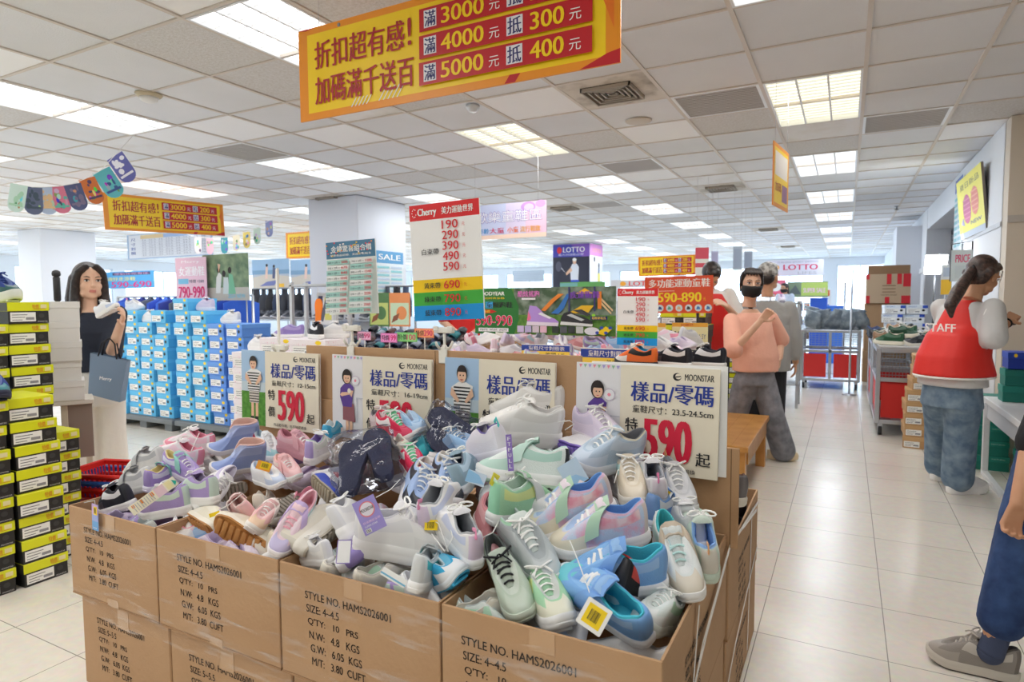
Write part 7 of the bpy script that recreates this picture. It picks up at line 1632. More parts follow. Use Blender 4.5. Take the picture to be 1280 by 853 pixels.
for k, (bx, by, bz, w, cb, cl, lab) in enumerate(((1.02, 5.58, .842, .22, (20, 60, 170), (30, 74, 190), 'royal blue shoebox on top of the teal ones on the table'), (1.18, 5.25, .602, .20, (24, 80, 96), (40, 110, 116), 'dark teal shoebox at the table end'), (1.19, 5.25, .722, .2, (22, 62, 172), (30, 76, 196), 'royal blue shoebox second in the table end stack'), (1.19, 5.26, .842, .2, (30, 60, 120), (236, 100, 30), 'dark blue shoebox with orange lid topping the table end stack'))):
    shoebox('shoebox', lab, at(bx, by, bz, .02 * k), w, .2, .118, mat(cb, .5), mat(cl, .5), .045, 'blue shoeboxes on the work table', (lambda mb, w, h, l: mb.ell(w * .2, h - l * .5, w * .05, l * .3, YEL, 10)), None, k != 0, False)
mb = MB(); mb.box((0, 0, 0), (.05, .26, .34), mat((36, 60, 170), .4), .003); mb.box((.05, .004, .004), (.054, .256, .336), WHITE); tag(mb.build('binder', None, at(.99, 4.60, 0)), 'blue binder standing on the floor under the white table', 'binder')
# far end of the aisle: shoe wall
rack('tall white shoe rack at the far end of the aisle', -1.75, -.35, 17.3, .35, (.35, .7, 1.05, 1.4), mat((226, 228, 232), .5))
x, Y, z, w, h = (-1.322, 17.250, 1.375, 0.906, 0.383)
o = board('photo_poster', 'green and pink landscape poster above the far shoe rack', 'poster', x, Y, z, w, h, [('r', 0, 0, 1, 1, W(130, 150, 120)), ('r', .35, .1, 1, .95, W(190, 214, 110)), ('t', .4, .3, .95, .6, 'SUPER SALE', W(240, 200, 220), .02), ('p', [(0, .2), (.2, .8), (.35, .2)], W(100, 110, 110))], W(130, 150, 120), None, .02); legs_board(o, w, z)
x, Y, z, w, h = (-1.829, 17.250, 1.460, 0.461, 0.356)
o = board('photo_poster', 'pink poster beside the landscape poster above the far shoe rack', 'poster', x, Y, z, w, h, [('r', .05, .1, .95, .9, W(240, 120, 150)), ('e', .5, .5, .3, .3, WHITE)], W(240, 90, 120), None, .02); legs_board(o, w, z)
fcol = [((240, 240, 246), (240, 190, 60)), ((120, 90, 70), (230, 200, 170)), ((90, 120, 200), (240, 240, 246)), ((236, 120, 60), (240, 240, 240))]
pf = [None] * 4
for zi, z in enumerate((.35, .7, 1.05, 1.4)):
    for k in range(9):
        q = (k + zi) % 4; mw = at(-1.70 + k * .15, 17.34, z); lab = 'small coloured shoebox on the tall far rack'
        if pf[q] is None: pf[q] = shoebox('shoebox', lab, mw, .13, .28, .16 if zi % 2 else .2, mat(fcol[q][0], .5), mat(fcol[q][1], .5), .05, 'shoeboxes on the far rack', None, None, True, False)
        else: dup(pf[q], mw, lab, 'shoeboxes on the far rack')
for a, c, lab in (((-0.678, 14.600, 0.900, 0.320, 0.433), (40, 90, 200), 'bright blue bin before the far windows beyond the cage cart'), ((-0.350, 14.600, 1.002, 0.318, 0.165), (60, 120, 220), 'lower blue bin beside the bright blue one at the far end')):
    x, Y, z, w, h = a
    mb = MB(); t = .02; H_ = z + h
    mb.box((0, 0, 0), (w, .5, .02), W(*c)); mb.box((0, 0, .02), (w, t, H_), W(*c), .003); mb.box((0, .48, .02), (w, .5, H_), W(*c), .003); mb.box((0, t, .02), (t, .48, H_), W(*c), .003); mb.box((w - t, t, .02), (w, .48, H_), W(*c), .003); mb.box((-.01, -.01, H_), (w + .01, .51, H_ + .025), W(*c), .004)
    tag(mb.build('storage_bin', None, at(x, Y, 0)), lab, 'bin')
# racks filling the middle distance
for k, (x0, y, lab) in enumerate(((-5.2, 9.6, 'grey shoe rack behind the wide green advert board'), (-3.6, 10.6, 'grey shoe rack beneath the far yellow banner'), (-2.4, 8.4, 'grey shoe rack behind the orange board'), (-11.5, 9.0, 'grey shoe rack before the side windows'), (-7.6, 12.0, 'grey shoe rack before the rear column'), (-4.6, 13.5, 'grey shoe rack in front of the far windows'))):
    rack(lab, x0, x0 + 1.9, y, .4, (.3, .65, 1.0, 1.3))
    for z in (1.0, 1.3):
        for i in range(5):
            q = (i * 3 + k + int(z * 10)) % 9
            shoe('display_shoe', 'pale shoe displayed on the ' + lab, at(x0 + .15 + i * .38, y + .2, z, -PI / 2 + jr.uniform(-.2, .2)), 'slip', .25, 'shoes on the ' + lab, **{a: b for a, b in (kc[q] if k % 2 == 0 else dk[q % 4]).items() if a != 'tab'})

# ---------------------------------------------------------------- people
def solid(mb, name, parent, voxel=.008, smooth=6, paint=None, mats=None):
    """one continuous skin over everything in mb"""
    me = bpy.data.meshes.new(name); me.from_pydata(mb.v, [], mb.f); me.update()
    o = bpy.data.objects.new(name, me); COL.objects.link(o)
    m = o.modifiers.new('r', 'REMESH'); m.mode = 'VOXEL'; m.voxel_size = voxel
    s_ = o.modifiers.new('s', 'SMOOTH'); s_.iterations = smooth; s_.factor = .5
    dg = bpy.context.evaluated_depsgraph_get()
    me2 = bpy.data.meshes.new_from_object(o.evaluated_get(dg)); me2.name = name
    bpy.data.objects.remove(o); bpy.data.meshes.remove(me)
    me2.polygons.foreach_set('use_smooth', [True] * len(me2.polygons))
    ms = mats or mb.mats[:1]
    me2.materials.clear()
    for m_ in ms: me2.materials.append(m_)
    if paint:
        for p in me2.polygons: p.material_index = paint(p.center)
    o = bpy.data.objects.new(name, me2); COL.objects.link(o); o.parent = parent
    return o
def limb(mb, pts, rad, m, n=12):
    P = [V(p) for p in pts]
    Q, R = [], []
    for k in range(len(P) - 1):
        for t in range(4):
            Q.append(P[k].lerp(P[k + 1], t / 4)); R.append(rad[k] + (rad[k + 1] - rad[k]) * t / 4)
    Q.append(P[-1]); R.append(rad[-1])
    mb.tube(Q, R, m, n)
    for p, r in zip(P, rad): mb.ball(tuple(p), r, m, 12, 8)
def trunk(mb, secs, m):
    """secs: (centre, half width, half depth, right vector)"""
    rings = []
    for c, w, d, rv in secs:
        rv = V(rv).normalized(); fv = V((0, 0, 1)).cross(rv)
        rings.append([tuple(V(c) + rv * (w * (abs(math.cos(a)) ** .8) * (1 if math.cos(a) > 0 else -1)) + fv * (d * (abs(math.sin(a)) ** .8) * (1 if math.sin(a) > 0 else -1))) for a in [2 * PI * k / 20 for k in range(20)]])
    mb.loft(rings, m, True)
def headF(c, fwd, up=(0, 0, 1), s=1.0):
    y = V(fwd).normalized(); z = V(up); z = (z - y * z.dot(y)).normalized(); x = y.cross(z)
    return Matrix(((x.x * s, y.x * s, z.x * s, c[0]), (x.y * s, y.y * s, z.y * s, c[1]), (x.z * s, y.z * s, z.z * s, c[2]), (0, 0, 0, 1)))
def head(mb, H, m):
    F0 = mb.F; mb.F = F0 @ H
    mb.ball((0, -.012, .028), (.074, .094, .088), m, 16, 12)
    mb.ball((0, .022, -.030), (.060, .062, .078), m, 16, 12)
    mb.ball((0, .046, -.085), (.030, .026, .022), m)
    for s in (-1, 1):
        mb.ball((s * .034, .050, -.026), (.026, .026, .026), m)
        mb.ball((s * .030, .069, .026), (.026, .014, .010), m)
        mb.ball((s * .036, .018, -.070), (.026, .040, .026), m)
        mb.ball((s * .074, -.006, -.010), (.008, .020, .032), m, 10, 8)
    mb.tube([(0, .076, .020), (0, .088, -.004), (0, .098, -.024)], [.006, .008, .011], m, 8); mb.ball((0, .094, -.026), (.016, .010, .009), m)
    mb.ball((0, .078, -.052), (.020, .008, .006), m, 12, 6); mb.ball((0, .076, -.062), (.018, .008, .006), m, 12, 6)
    mb.tube([(0, -.018, -.05), (0, -.022, -.12), (0, -.026, -.17)], [.050, .047, .052], m, 14)
    mb.F = F0
def face_parts(parent, F, H, brow=HAIRc, mask=None):
    w_, i_ = W(240, 238, 236), W(34, 24, 22)
    for s in (-1, 1):
        e = MB(F @ H); e.ball((s * .031, .0765, .008), (.0135, .006, .0062), w_, 12, 8); e.ball((s * .031, .0800, .008), (.0062, .0045, .0062), i_, 10, 6)
        e.tube([(s * .017, .0812, .0125), (s * .031, .0838, .0160), (s * .046, .0770, .0115)], .0018, i_, 6); e.build('eye', parent)
        b = MB(F @ H); b.tube([(s * .014, .0845, .028), (s * .030, .0845, .034), (s * .048, .0750, .029)], [.0022, .0030, .0016], brow, 6, flat=.8); b.build('eyebrow', parent)
    if mask:
        q = MB(F @ H); R = []
        for z, k in ((-.012, .78), (-.020, .96), (-.035, 1.0), (-.06, .98), (-.085, .86), (-.102, .55)):
            r = []
            for t in range(15):
                a = PI * (t / 14); x = -.074 * math.cos(a) * (k * .5 + .5); bulge = .092 + .016 * math.exp(-((z + .03) / .05) ** 2)
                r.append((x, .004 + bulge * math.sin(a) ** .62 * (k * .35 + .65), z - .012 * abs(math.cos(a)) * (1 if z > -.02 else -1)))
            R.append(r)
        q.loft(R, mask, True, closed=False)
        R2 = [[(p[0] * .96, p[1] - .003, p[2]) for p in r] for r in R]; q.loft(R2, mask, True, closed=False)
        for s in (-1, 1): q.tube([(s * .073, .010, -.005), (s * .080, -.014, .004), (s * .080, -.018, -.03), (s * .072, .008, -.055)], .0015, mask, 5)
        q.build('face_mask', parent)
def hand(mb, wrist, fdir, pn, m, side=1, curl=.5, s=1.0, spread=.12):
    """palm and five separate fingers; fdir: towards the knuckles, pn: out of the palm, side: which way the thumb leaves"""
    f = V(fdir).normalized(); n_ = V(pn); n_ = (n_ - f * n_.dot(f)).normalized(); x = f.cross(n_) * side
    w = V(wrist)
    for k in (-1.0, -.35, .35, 1.0): limb(mb, [w + x * .012 * k * s, w + f * .085 * s + x * .026 * k * s], [.015 * s, .0125 * s], m, 8)
    for k, L in zip((1.0, .34, -.33, -.98), (.070, .080, .074, .058)):
        b = w + f * .084 * s + x * .027 * k * s; p = [b]; d = (f + x * spread * k).normalized(); a = 0
        for seg, q in zip((.45, .31, .24), (.6, 1.0, .8)):
            a += curl * q; dd = d * math.cos(a) + n_ * math.sin(a); p.append(p[-1] + dd * L * seg * s)
        limb(mb, p, [.0098 * s, .0088 * s, .0080 * s, .0070 * s], m, 8)
    t0 = w + f * .022 * s + x * .024 * s
    t1 = t0 + (f * .55 + x * .75 + n_ * .35).normalized() * .036 * s; t2 = t1 + (f * .85 + x * .25 + n_ * .5).normalized() * .030 * s; t3 = t2 + (f * .9 - x * .1 + n_ * .5).normalized() * .024 * s
    limb(mb, [w + f * .01 * s, t0, t1, t2, t3], [.014 * s, .015 * s, .0115 * s, .010 * s, .0085 * s], m, 8)
CLOTH = lambda *c: mat(c, .88, bump=(13, .9))
DENIM = lambda a, b: mat(a, .9, noise=(b, 14, .35, .7), bump=(12, .8))
HAIR1 = mat((30, 24, 24), .38, noise=((58, 44, 40), 40, .4, .7), bump=(90, .4)); SK1 = mat((236, 196, 168), .5, noise=((230, 184, 156), 14, .3, .7)); SK2 = mat((206, 156, 122), .55, noise=((198, 146, 112), 14, .3, .7)); LIP = mat((206, 128, 118), .45)
def lips(H, F):
    Hi = (F @ H).inverted()
    def f(c):
        p = Hi @ c
        return 1 if abs(p.x) < .019 and p.y > .074 and -.067 < p.z < -.049 else 0
    return f
CAMP = V((0, 0, 1.35))
def tocam(p, yaw=0):
    d = CAMP - V(p); d.z = 0; d.normalize(); return Matrix.Rotation(math.radians(yaw), 3, 'Z') @ d

# --- woman in black top, by the white boxes
D = 4.15
O = V((-4.662, 2.449, -0.072)); O.z = 0
F = Matrix.Translation(-O)
r = thing('person', 'young woman in a black top and cream trousers carrying a grey paper bag, looking aside', 'person', at(*O))
hc = V((-4.685, 2.529, 1.491)); H = headF(hc, tocam(hc, 14), (0, 0, 1), 1.10)
ne = V((-4.692, 2.534, 1.296)); rv = tocam(ne, 90 + 12); fv = tocam(ne, 12)
sL, sR = ne - rv * .165 + V((0, 0, -.03)), ne + rv * .165 + V((0, 0, -.03))
side = 1 if (sR - sL).dot(V((.88, .47, 0))) > 0 else -1
if side < 0: sL, sR = sR, sL
elR = V((-4.508, 2.551, 0.974)); wrR = V((-4.267, 2.492, 1.207)); elL = sL + V((-.06, .02, -.27)); wrL = V((-4.735, 2.394, 1.243))
b = MB(F); head(b, H, SK1)
trunk(b, [(ne + V((0, 0, -.45)), .12, .08, rv), (ne + V((0, 0, -.2)), .13, .08, rv), (ne + V((0, 0, -.04)), .12, .06, rv), (ne + V((0, 0, .01)), .05, .05, rv)], SK1)
limb(b, [sR, elR, wrR], [.045, .040, .026], SK1); limb(b, [sL, elL, wrL], [.045, .040, .026], SK1)
hand(b, wrR, (wrR - elR).normalized() + V((.2, 0, .25)), fv * .3 + V((-.5, -.3, 0)), SK1, 1, .55, .95); hand(b, wrL, V((-.5, -.5, .12)), V((.3, -.3, -.8)), SK1, -1, .5, .95)
solid(b, 'body', r, .0045, 3, lips(H, F), [SK1, LIP]); face_parts(r, F, H)
q = MB(F); 
q.F = F @ H
q.ball((0, -.026, .040), (.086, .094, .092), HAIR1, 16, 12); q.ball((0, -.04, -.02), (.084, .075, .11), HAIR1)
for s in (-1, 1):
    limb(q, [(s * .030, .060, .096), (s * .066, .046, .060), (s * .079, .020, .0), (s * .080, .010, -.08), (s * .085, .020, -.17), (s * .090, .035, -.28), (s * .085, .04, -.36)], [.020, .022, .024, .030, .034, .032, .012], HAIR1)
    limb(q, [(s * .06, -.05, .02), (s * .075, -.06, -.10), (s * .07, -.06, -.25), (s * .06, -.06, -.34)], [.04, .045, .045, .02], HAIR1)
solid(q, 'hair', r, .006, 4)
TOP = CLOTH(40, 46, 60); q = MB(F)
trunk(q, [(ne + V((0, 0, -.43)), .165, .115, rv), (ne + V((0, 0, -.30)), .160, .115, rv), (ne + V((0, 0, -.16)), .175, .125, rv), (ne + V((0, 0, -.06)), .170, .09, rv), (ne + V((0, 0, -.015)), .085, .065, rv)], TOP)
limb(q, [sR, sR.lerp(elR, .55), sR.lerp(elR, .92)], [.066, .068, .074], TOP); limb(q, [sL, sL.lerp(elL, .92)], [.066, .074], TOP)
solid(q, 'top', r, .009, 6)
TRO = CLOTH(232, 228, 220); q = MB(F); hp = ne + V((0, 0, -.47))
trunk(q, [(hp + V((0, 0, -.20)), .19, .135, rv), (hp + V((0, 0, -.1)), .18, .13, rv), (hp + V((0, 0, .05)), .145, .105, rv)], TRO)
for s in (-1, 1):
    a = hp + rv * side * s * .09 + V((0, 0, -.16)); limb(q, [a, a + V((s * .012, 0, -.38)), a + V((s * .02, 0, -a.z - (-.16) + .0 - .0))] if False else [a, V((a.x + s * .01, a.y, .45)), V((a.x + s * .02, a.y, .07))], [.105, .092, .098], TRO)
solid(q, 'trousers', r, .011, 6)
for s in (-1, 1): shp = MB(F); a = hp + rv * side * s * .09; shp.ball((a.x + s * .02 + fv.x * .06, a.y + fv.y * .06, .035), (.05, .05, .035), WHITE); shp.ball((a.x + s * .02 + fv.x * .12, a.y + fv.y * .12, .03), (.045, .045, .028), WHITE); shp.build('shoe', r)
shoe('sneaker', 'white and blue shoe held up in the hand of the woman in black', headF(wrR + V((-.03, -.06, .07)), (1, .25, .45), (-.2, 0, 1)) @ Matrix.Rotation(PI / 2, 4, 'Z'), 'lace', .18, **COLS['bluedots'])
x, y, z = elR.lerp(wrR, .35)
bagF = frame((x + .035, y - .05, z + .02), (.82, .57, -.14), (0.05, 0, 1)) @ Matrix.Scale(.84, 4)
t = thing('paper_bag', 'grey blue paper shopping bag hanging from the arm of the woman in black', 'bag', bagF)
m_bagp = mat((120, 142, 166), .6); mb = MB()
mb.add([(-.10, -.42, .05), (.14, -.46, .05), (.16, -.12, .03), (-.12, -.09, .03), (-.10, -.42, -.05), (.14, -.46, -.05), (.16, -.12, -.03), (-.12, -.09, -.03)], [(0, 1, 2, 3), (5, 4, 7, 6), (0, 4, 5, 1), (1, 5, 6, 2), (4, 0, 3, 7)], m_bagp)
mb.F = Matrix.Translation((0, 0, .044)) @ Matrix.Rotation(-.06, 4, 'X'); mb.text('Merry', -.02, -.30, .07, -.265, WHITE, .01); mb.build('bag_body', t)
for zz in (-.03, .03): mb = MB(); mb.tube([(-.06, -.11, zz), (-.045, 0, zz * .6), (0, .045, zz * .3), (.05, 0, zz * .6), (.08, -.12, zz)], .006, mat((30, 32, 40), .6), 6); mb.build('handle', t)

# --- walking girl in the peach T-shirt
def K(p): return V(p)
O = V((-0.556, 5.668, 0.000)); F = Matrix.Translation(-O)
r = thing('person', 'girl in loose peach T-shirt, grey jeans and black mask striding past the bench', 'person', at(*O))
hc = K((-0.702, 5.557, 1.466)); H = headF(hc, tocam(hc, 12), (.04, 0, 1), 1.08); ne = K((-0.706, 5.573, 1.254)); rv = V((.80, .60, 0)); fv = tocam(ne, 20)
sL = K((-0.837, 5.440, 1.170)); sR = K((-0.568, 5.754, 1.183)); elL = K((-0.786, 5.247, 0.941)); wrL = K((-0.586, 5.234, 1.179)); elR = K((-0.492, 5.860, 0.995)); wrR = K((-0.488, 5.772, 0.851))
b = MB(F); head(b, H, SK1)
hp = K((-0.661, 5.583, 0.753))
trunk(b, [(hp, .12, .08, rv), (ne + V((0, 0, -.2)), .12, .08, rv), (ne + V((0, 0, -.05)), .11, .06, rv), (ne + V((0, 0, .01)), .05, .05, rv)], SK1)
limb(b, [sL, elL, wrL], [.042, .036, .024], SK1); limb(b, [sR, elR, wrR], [.042, .036, .024], SK1)
hand(b, wrL, (wrL - elL), V((-.2, -.5, -.5)), SK1, 1, .8, .95); hand(b, wrR, V((-.1, -.1, -1)), V((-1, 0, 0)), SK1, -1, .5, .95)
solid(b, 'body', r, .0045, 3); face_parts(r, F, H, HAIRc, mat((24, 24, 27), .7))
q = MB(F); q.F = F @ H
q.ball((0, -.028, .040), (.084, .094, .094), HAIR1, 16, 12)
for k in range(7): limb(q, [((k - 3) * .016, .035, .112), ((k - 3) * .020, .074, .088), ((k - 3) * .021, .084, .062)], [.014, .010, .004], HAIR1)
for s in (-1, 1): limb(q, [(s * .066, .03, .08), (s * .078, .005, .0), (s * .076, -.01, -.06)], [.015, .013, .005], HAIR1)
limb(q, [(0, -.10, .03), (-.02, -.13, -.02), (-.03, -.13, -.12), (-.03, -.11, -.20)], [.035, .04, .035, .012], HAIR1)
solid(q, 'hair', r, .006, 4)
PEA = CLOTH(244, 186, 164); q = MB(F)
trunk(q, [(hp + V((0, 0, -.005)), .185, .14, rv), (hp + V((0, 0, .12)), .190, .14, rv), (ne + V((0, 0, -.20)), .195, .13, rv), (ne + V((0, 0, -.08)), .175, .095, rv), (ne + V((0, 0, -.02)), .085, .07, rv)], PEA)
limb(q, [sL, sL.lerp(elL, .5), sL.lerp(elL, .98)], [.064, .072, .076], PEA); limb(q, [sR, sR.lerp(elR, .98)], [.064, .074], PEA)
solid(q, 't_shirt', r, .010, 7)
GJ = DENIM((112, 114, 122), (146, 148, 156)); q = MB(F)
trunk(q, [(hp + V((0, 0, -.12)), .17, .13, rv), (hp + V((0, 0, .03)), .145, .11, rv)], GJ)
fa = K((-0.413, 5.662, 0.038)); fb = K((-0.977, 5.566, 0.024))
limb(q, [hp + V((.06, .03, -.10)), K((-0.517, 5.575, 0.381)), K((-0.437, 5.641, 0.087))], [.105, .095, .10], GJ); limb(q, [hp + V((-.07, -.03, -.10)), K((-0.792, 5.520, 0.388)), K((-0.937, 5.558, 0.100))], [.105, .092, .095], GJ)
solid(q, 'jeans', r, .010, 6)
for p, d in ((fa, (1, -.15, .06)), (fb, (.9, -.2, -.55))): s_ = MB(F @ headF(p + V((-.03, 0, -.02)), d, (0, 0, 1)) @ Matrix.Rotation(PI / 2, 4, 'Z')); [setattr(s_, 'F', s_.F)]; s_.loft([sole_loop(.25, .95, -.02, 24), sole_loop(.25, 1.02, 0, 24), sole_loop(.25, .92, .03, 24), [(x * .7 - .04, y * .6, z + .05) for x, y, z in sole_loop(.25, .9, .01, 24)]], mat((226, 206, 170), .7), True); s_.build('shoe', r)

# --- grey-haired man with his back turned
O = V((-0.675, 6.474, 0.000)); O = V((O.x, O.y, 0)); F = Matrix.Translation(-O)
r = thing('person', 'grey-haired man in a loose grey shirt seen from behind the girl in peach', 'person', at(*O))
dD = (O - V((0, 0, 0))).dot(V((-.468, .884, 0)))
hc = K((-0.661, 6.469, 1.550)); away = -tocam(hc, -25); H = headF(hc, away, (0, 0, 1), 1.1); ne = K((-0.670, 6.470, 1.323)); rv = tocam(ne, 90)
b = MB(F); head(b, H, SK2); trunk(b, [(ne + V((0, 0, -.5)), .13, .08, rv), (ne + V((0, 0, -.05)), .13, .06, rv), (ne + V((0, 0, .01)), .05, .05, rv)], SK2)
for s in (-1, 1): limb(b, [ne + rv * s * .19 + V((0, 0, -.06)), ne + rv * s * .23 + V((0, 0, -.34)), ne + rv * s * .22 + away * .1 + V((0, 0, -.58))], [.05, .042, .03], SK2); hand(b, ne + rv * s * .22 + away * .1 + V((0, 0, -.58)), V((0, 0, -1)), rv * -s, SK2, s, .4)
solid(b, 'body', r, .006, 3); face_parts(r, F, H)
GH = mat((206, 204, 200), .5, noise=((120, 116, 112), 30, .4, .6), bump=(80, .6)); q = MB(F); q.F = F @ H; q.ball((0, -.022, .050), (.084, .094, .086), GH, 16, 12); q.ball((0, .03, .10), (.06, .05, .03), GH); solid(q, 'hair', r, .007, 3)
q = MB(F); q.F = F @ H; q.ball((0, -.055, -.005), (.078, .055, .06), HAIR1); q.build('hair_back', r)
GS = CLOTH(168, 168, 166); q = MB(F)
trunk(q, [(ne + V((0, 0, -.66)), .22, .15, rv), (ne + V((0, 0, -.4)), .22, .15, rv), (ne + V((0, 0, -.16)), .225, .14, rv), (ne + V((0, 0, -.05)), .19, .09, rv), (ne + V((0, 0, .01)), .08, .07, rv)], GS)
for s in (-1, 1): limb(q, [ne + rv * s * .19 + V((0, 0, -.07)), ne + rv * s * .235 + V((0, 0, -.33)), ne + rv * s * .23 + away * .06 + V((0, 0, -.50))], [.075, .075, .065], GS)
solid(q, 'shirt', r, .011, 6)
q = MB(F)
for s in (-1, 1): limb(q, [ne + rv * s * .09 + V((0, 0, -.62)), V((ne.x + rv.x * s * .1, ne.y + rv.y * s * .1, .48)), V((ne.x + rv.x * s * .1, ne.y + rv.y * s * .1, .08))], [.10, .085, .075], HAIR1)
solid(q, 'trousers', r, .011, 4, None, [CLOTH(36, 38, 44)])
for s in (-1, 1): q = MB(F); c = V((ne.x + rv.x * s * .1, ne.y + rv.y * s * .1, .04)) + away * .05; q.ball(tuple(c), (.06, .06, .04), BLACK); q.ball(tuple(c + away * .08), (.05, .05, .035), BLACK); q.build('shoe', r)

# --- simple builder for figures seen in part, far off
def figure(label, foot, height, facing, skin, top, bottom, hairm, arms, skirt=False, vest=None, mask=None, hairlong=False, nod=.08):
    O = V((foot[0], foot[1], 0)); F = Matrix.Identity(4); k = height / 1.65
    r = thing('person', label, 'person', at(O.x, O.y, 0, facing))       # local: faces +y
    ne = V((0, -.02, 1.40 * k)); rv = V((1, 0, 0)); H = headF(V((0, .01 + .05 * (nod > .5), 1.53 * k - .02 * (nod > .5))), (0, 1, -nod), (0, 0, 1) if nod < .5 else (0, nod, 1), 1.03)
    b = MB(); head(b, H, skin); trunk(b, [(ne + V((0, 0, -.5)), .13, .08, rv), (ne + V((0, 0, -.05)), .12, .06, rv), (ne + V((0, 0, .01)), .05, .05, rv)], skin)
    for s, (el, wr, hd) in zip((-1, 1), arms):
        sh = V((s * .175, -.02, 1.35 * k)); limb(b, [sh, V(el), V(wr)], [.046, .039, .027], skin); hand(b, wr, hd, (-s * .6, -.2, -.3), skin, s, .5)
    if skirt:
        for s in (-1, 1): limb(b, [(s * .08, 0, .6), (s * .08, -.02, .3), (s * .08, 0, .08)], [.07, .055, .04], skin)
    solid(b, 'body', r, .006, 3, lips(H, F), [skin, LIP]); face_parts(r, F, H, HAIRc, mask)
    q = MB(); q.F = H; q.ball((0, -.024, .042), (.086, .096, .090), hairm, 16, 12); q.ball((0, .03, .098), (.06, .05, .03), hairm); q.ball((0, -.05, -.01), (.076, .05, .07), hairm)
    if hairlong: limb(q, [(0, -.08, .0), (0, -.09, -.12), (0, -.08, -.22)], [.06, .06, .03], hairm)
    solid(q, 'hair', r, .007, 3)
    q = MB(); trunk(q, [(ne + V((0, 0, -.56)), .18, .12, rv), (ne + V((0, 0, -.3)), .17, .12, rv), (ne + V((0, 0, -.14)), .185, .125, rv), (ne + V((0, 0, -.05)), .17, .085, rv), (ne + V((0, 0, .0)), .07, .06, rv)], top)
    for s, (el, wr, hd) in zip((-1, 1), arms): sh = V((s * .175, -.02, 1.35 * k)); limb(q, [sh, sh.lerp(V(el), .85)], [.066, .066], top)
    solid(q, 'shirt', r, .010, 5)
    if vest:
        q = MB(); trunk(q, [(ne + V((0, 0, -.60)), .205, .145, rv), (ne + V((0, 0, -.3)), .19, .14, rv), (ne + V((0, 0, -.14)), .175, .145, rv), (ne + V((0, 0, -.045)), .13, .10, rv)], vest); solid(q, 'vest', r, .010, 5)
    q = MB()
    if skirt: trunk(q, [(V((0, 0, .42 * k)), .24, .18, rv), (V((0, 0, .65 * k)), .20, .15, rv), (V((0, 0, .9 * k)), .15, .11, rv)], bottom)
    else:
        trunk(q, [(V((0, 0, .78 * k)), .18, .13, rv), (V((0, 0, .93 * k)), .15, .11, rv)], bottom)
        for s in (-1, 1): limb(q, [(s * .09, 0, .80 * k), (s * .10, .01, .46), (s * .10, -.01, .08)], [.10, .085, .075], bottom)
    solid(q, 'skirt' if skirt else 'trousers', r, .011, 4)
    for s in (-1, 1): q = MB(); q.loft([[(x_ + s * .09, y_ + .05, z_) for y_, x_, z_ in sole_loop(.25, a, z, 20)] for a, z in ((.95, 0), (1.02, .02), (.9, .05), (.55, .08))], BLACK, True); q.build('shoe', r)
    return r
RV = mat((222, 40, 38), .6, bump=(14, .3)); WT = CLOTH(232, 232, 230)
p = (-1.133, 5.974, 1.305)
figure('staff in red vest, head bowed, steadying the orange board', (p[0], p[1] + .12), 1.70, math.atan2(p[0], -p[1]) + .1 if False else PI + .35, SK1, WT, CLOTH(40, 42, 50), HAIR1, (((-.28, .06, 1.12), (-.10, .30, 1.28), (.5, .4, .3)), ((.26, .02, 1.08), (.25, .12, .86), (0, .1, -1))), vest=RV, nod=1.3)
p = (-3.562, 5.689, 1.058)
figure('person in red seen from behind with pale sleeves and hands clasped, below the red-headed board', (p[0], p[1]), 1.66, .5, SK1, mat((216, 36, 40), .7), CLOTH(44, 48, 60), HAIR1, (((-.24, -.10, 1.13), (-.035, -.17, .97), (.5, 0, -1)), ((.24, -.10, 1.13), (.035, -.17, .97), (-.5, 0, -1))), vest=RV)
p = (-1.349, 16.794, 0.000)
figure('distant woman in pale blue top, dark skirt and mask at the aisle end', (p[0], p[1]), 1.72, PI * .85, SK2, CLOTH(196, 206, 222), CLOTH(60, 66, 90), HAIR1, (((-.24, 0, 1.1), (-.22, .1, .86), (0, .1, -1)), ((.24, 0, 1.1), (.22, .1, .86), (0, .1, -1))), skirt=True, mask=mat((24, 24, 27), .7), hairlong=True)

# --- staff member in red vest, by the table
O = V((0.708, 5.235, 0.000)); F = Matrix.Translation(-O)
r = thing('person', 'ponytailed staff member in red vest over grey T-shirt, looking down at her hands', 'person', at(*O))
hc = K((0.793, 5.160, 1.486)); rgt = V((.884, .468, 0)); vw = V((-.468, .884, 0)); fw_ = (rgt * .93 + vw * .30).normalized()
H = headF(hc + V((0, 0, .0)), fw_ + V((0, 0, -.42)), fw_ * .42 + V((0, 0, 1)), 1.06)
ne = K((0.704, 5.135, 1.328)); rv = V((fw_.y, -fw_.x, 0))
sN = ne + rv * .175 + V((0, 0, -.05)); sFr = ne - rv * .175 + V((0, 0, -.05))
elN = K((0.819, 4.894, 1.089)); wrN = K((0.914, 5.066, 1.200)); elF = sFr + fw_ * .12 + V((0, 0, -.24)); wrF = K((0.911, 5.292, 1.209))
b = MB(F); head(b, H, SK2); hp = K((0.633, 5.057, 0.787))
trunk(b, [(hp + V((0, 0, .05)), .13, .09, rv), (ne + V((0, 0, -.2)), .13, .09, rv), (ne + V((0, 0, -.05)), .12, .07, rv), (ne + V((.01, 0, .02)), .05, .05, rv)], SK2)
limb(b, [ne + V((0, 0, -.02)), (H @ V((0, -.02, -.08)))], [.055, .05], SK2)
limb(b, [sN, elN, wrN], [.048, .042, .027], SK2); limb(b, [sFr, elF, wrF], [.048, .042, .027], SK2)
hand(b, wrN, (wrN - elN).normalized() * .6 + fw_ * .5 + V((0, 0, .2)), V((-.2, .3, -.5)), SK2, -1, .75, .95); hand(b, wrF, fw_ + V((0, 0, .25)), V((0, 0, -1)), SK2, 1, .8, .95)
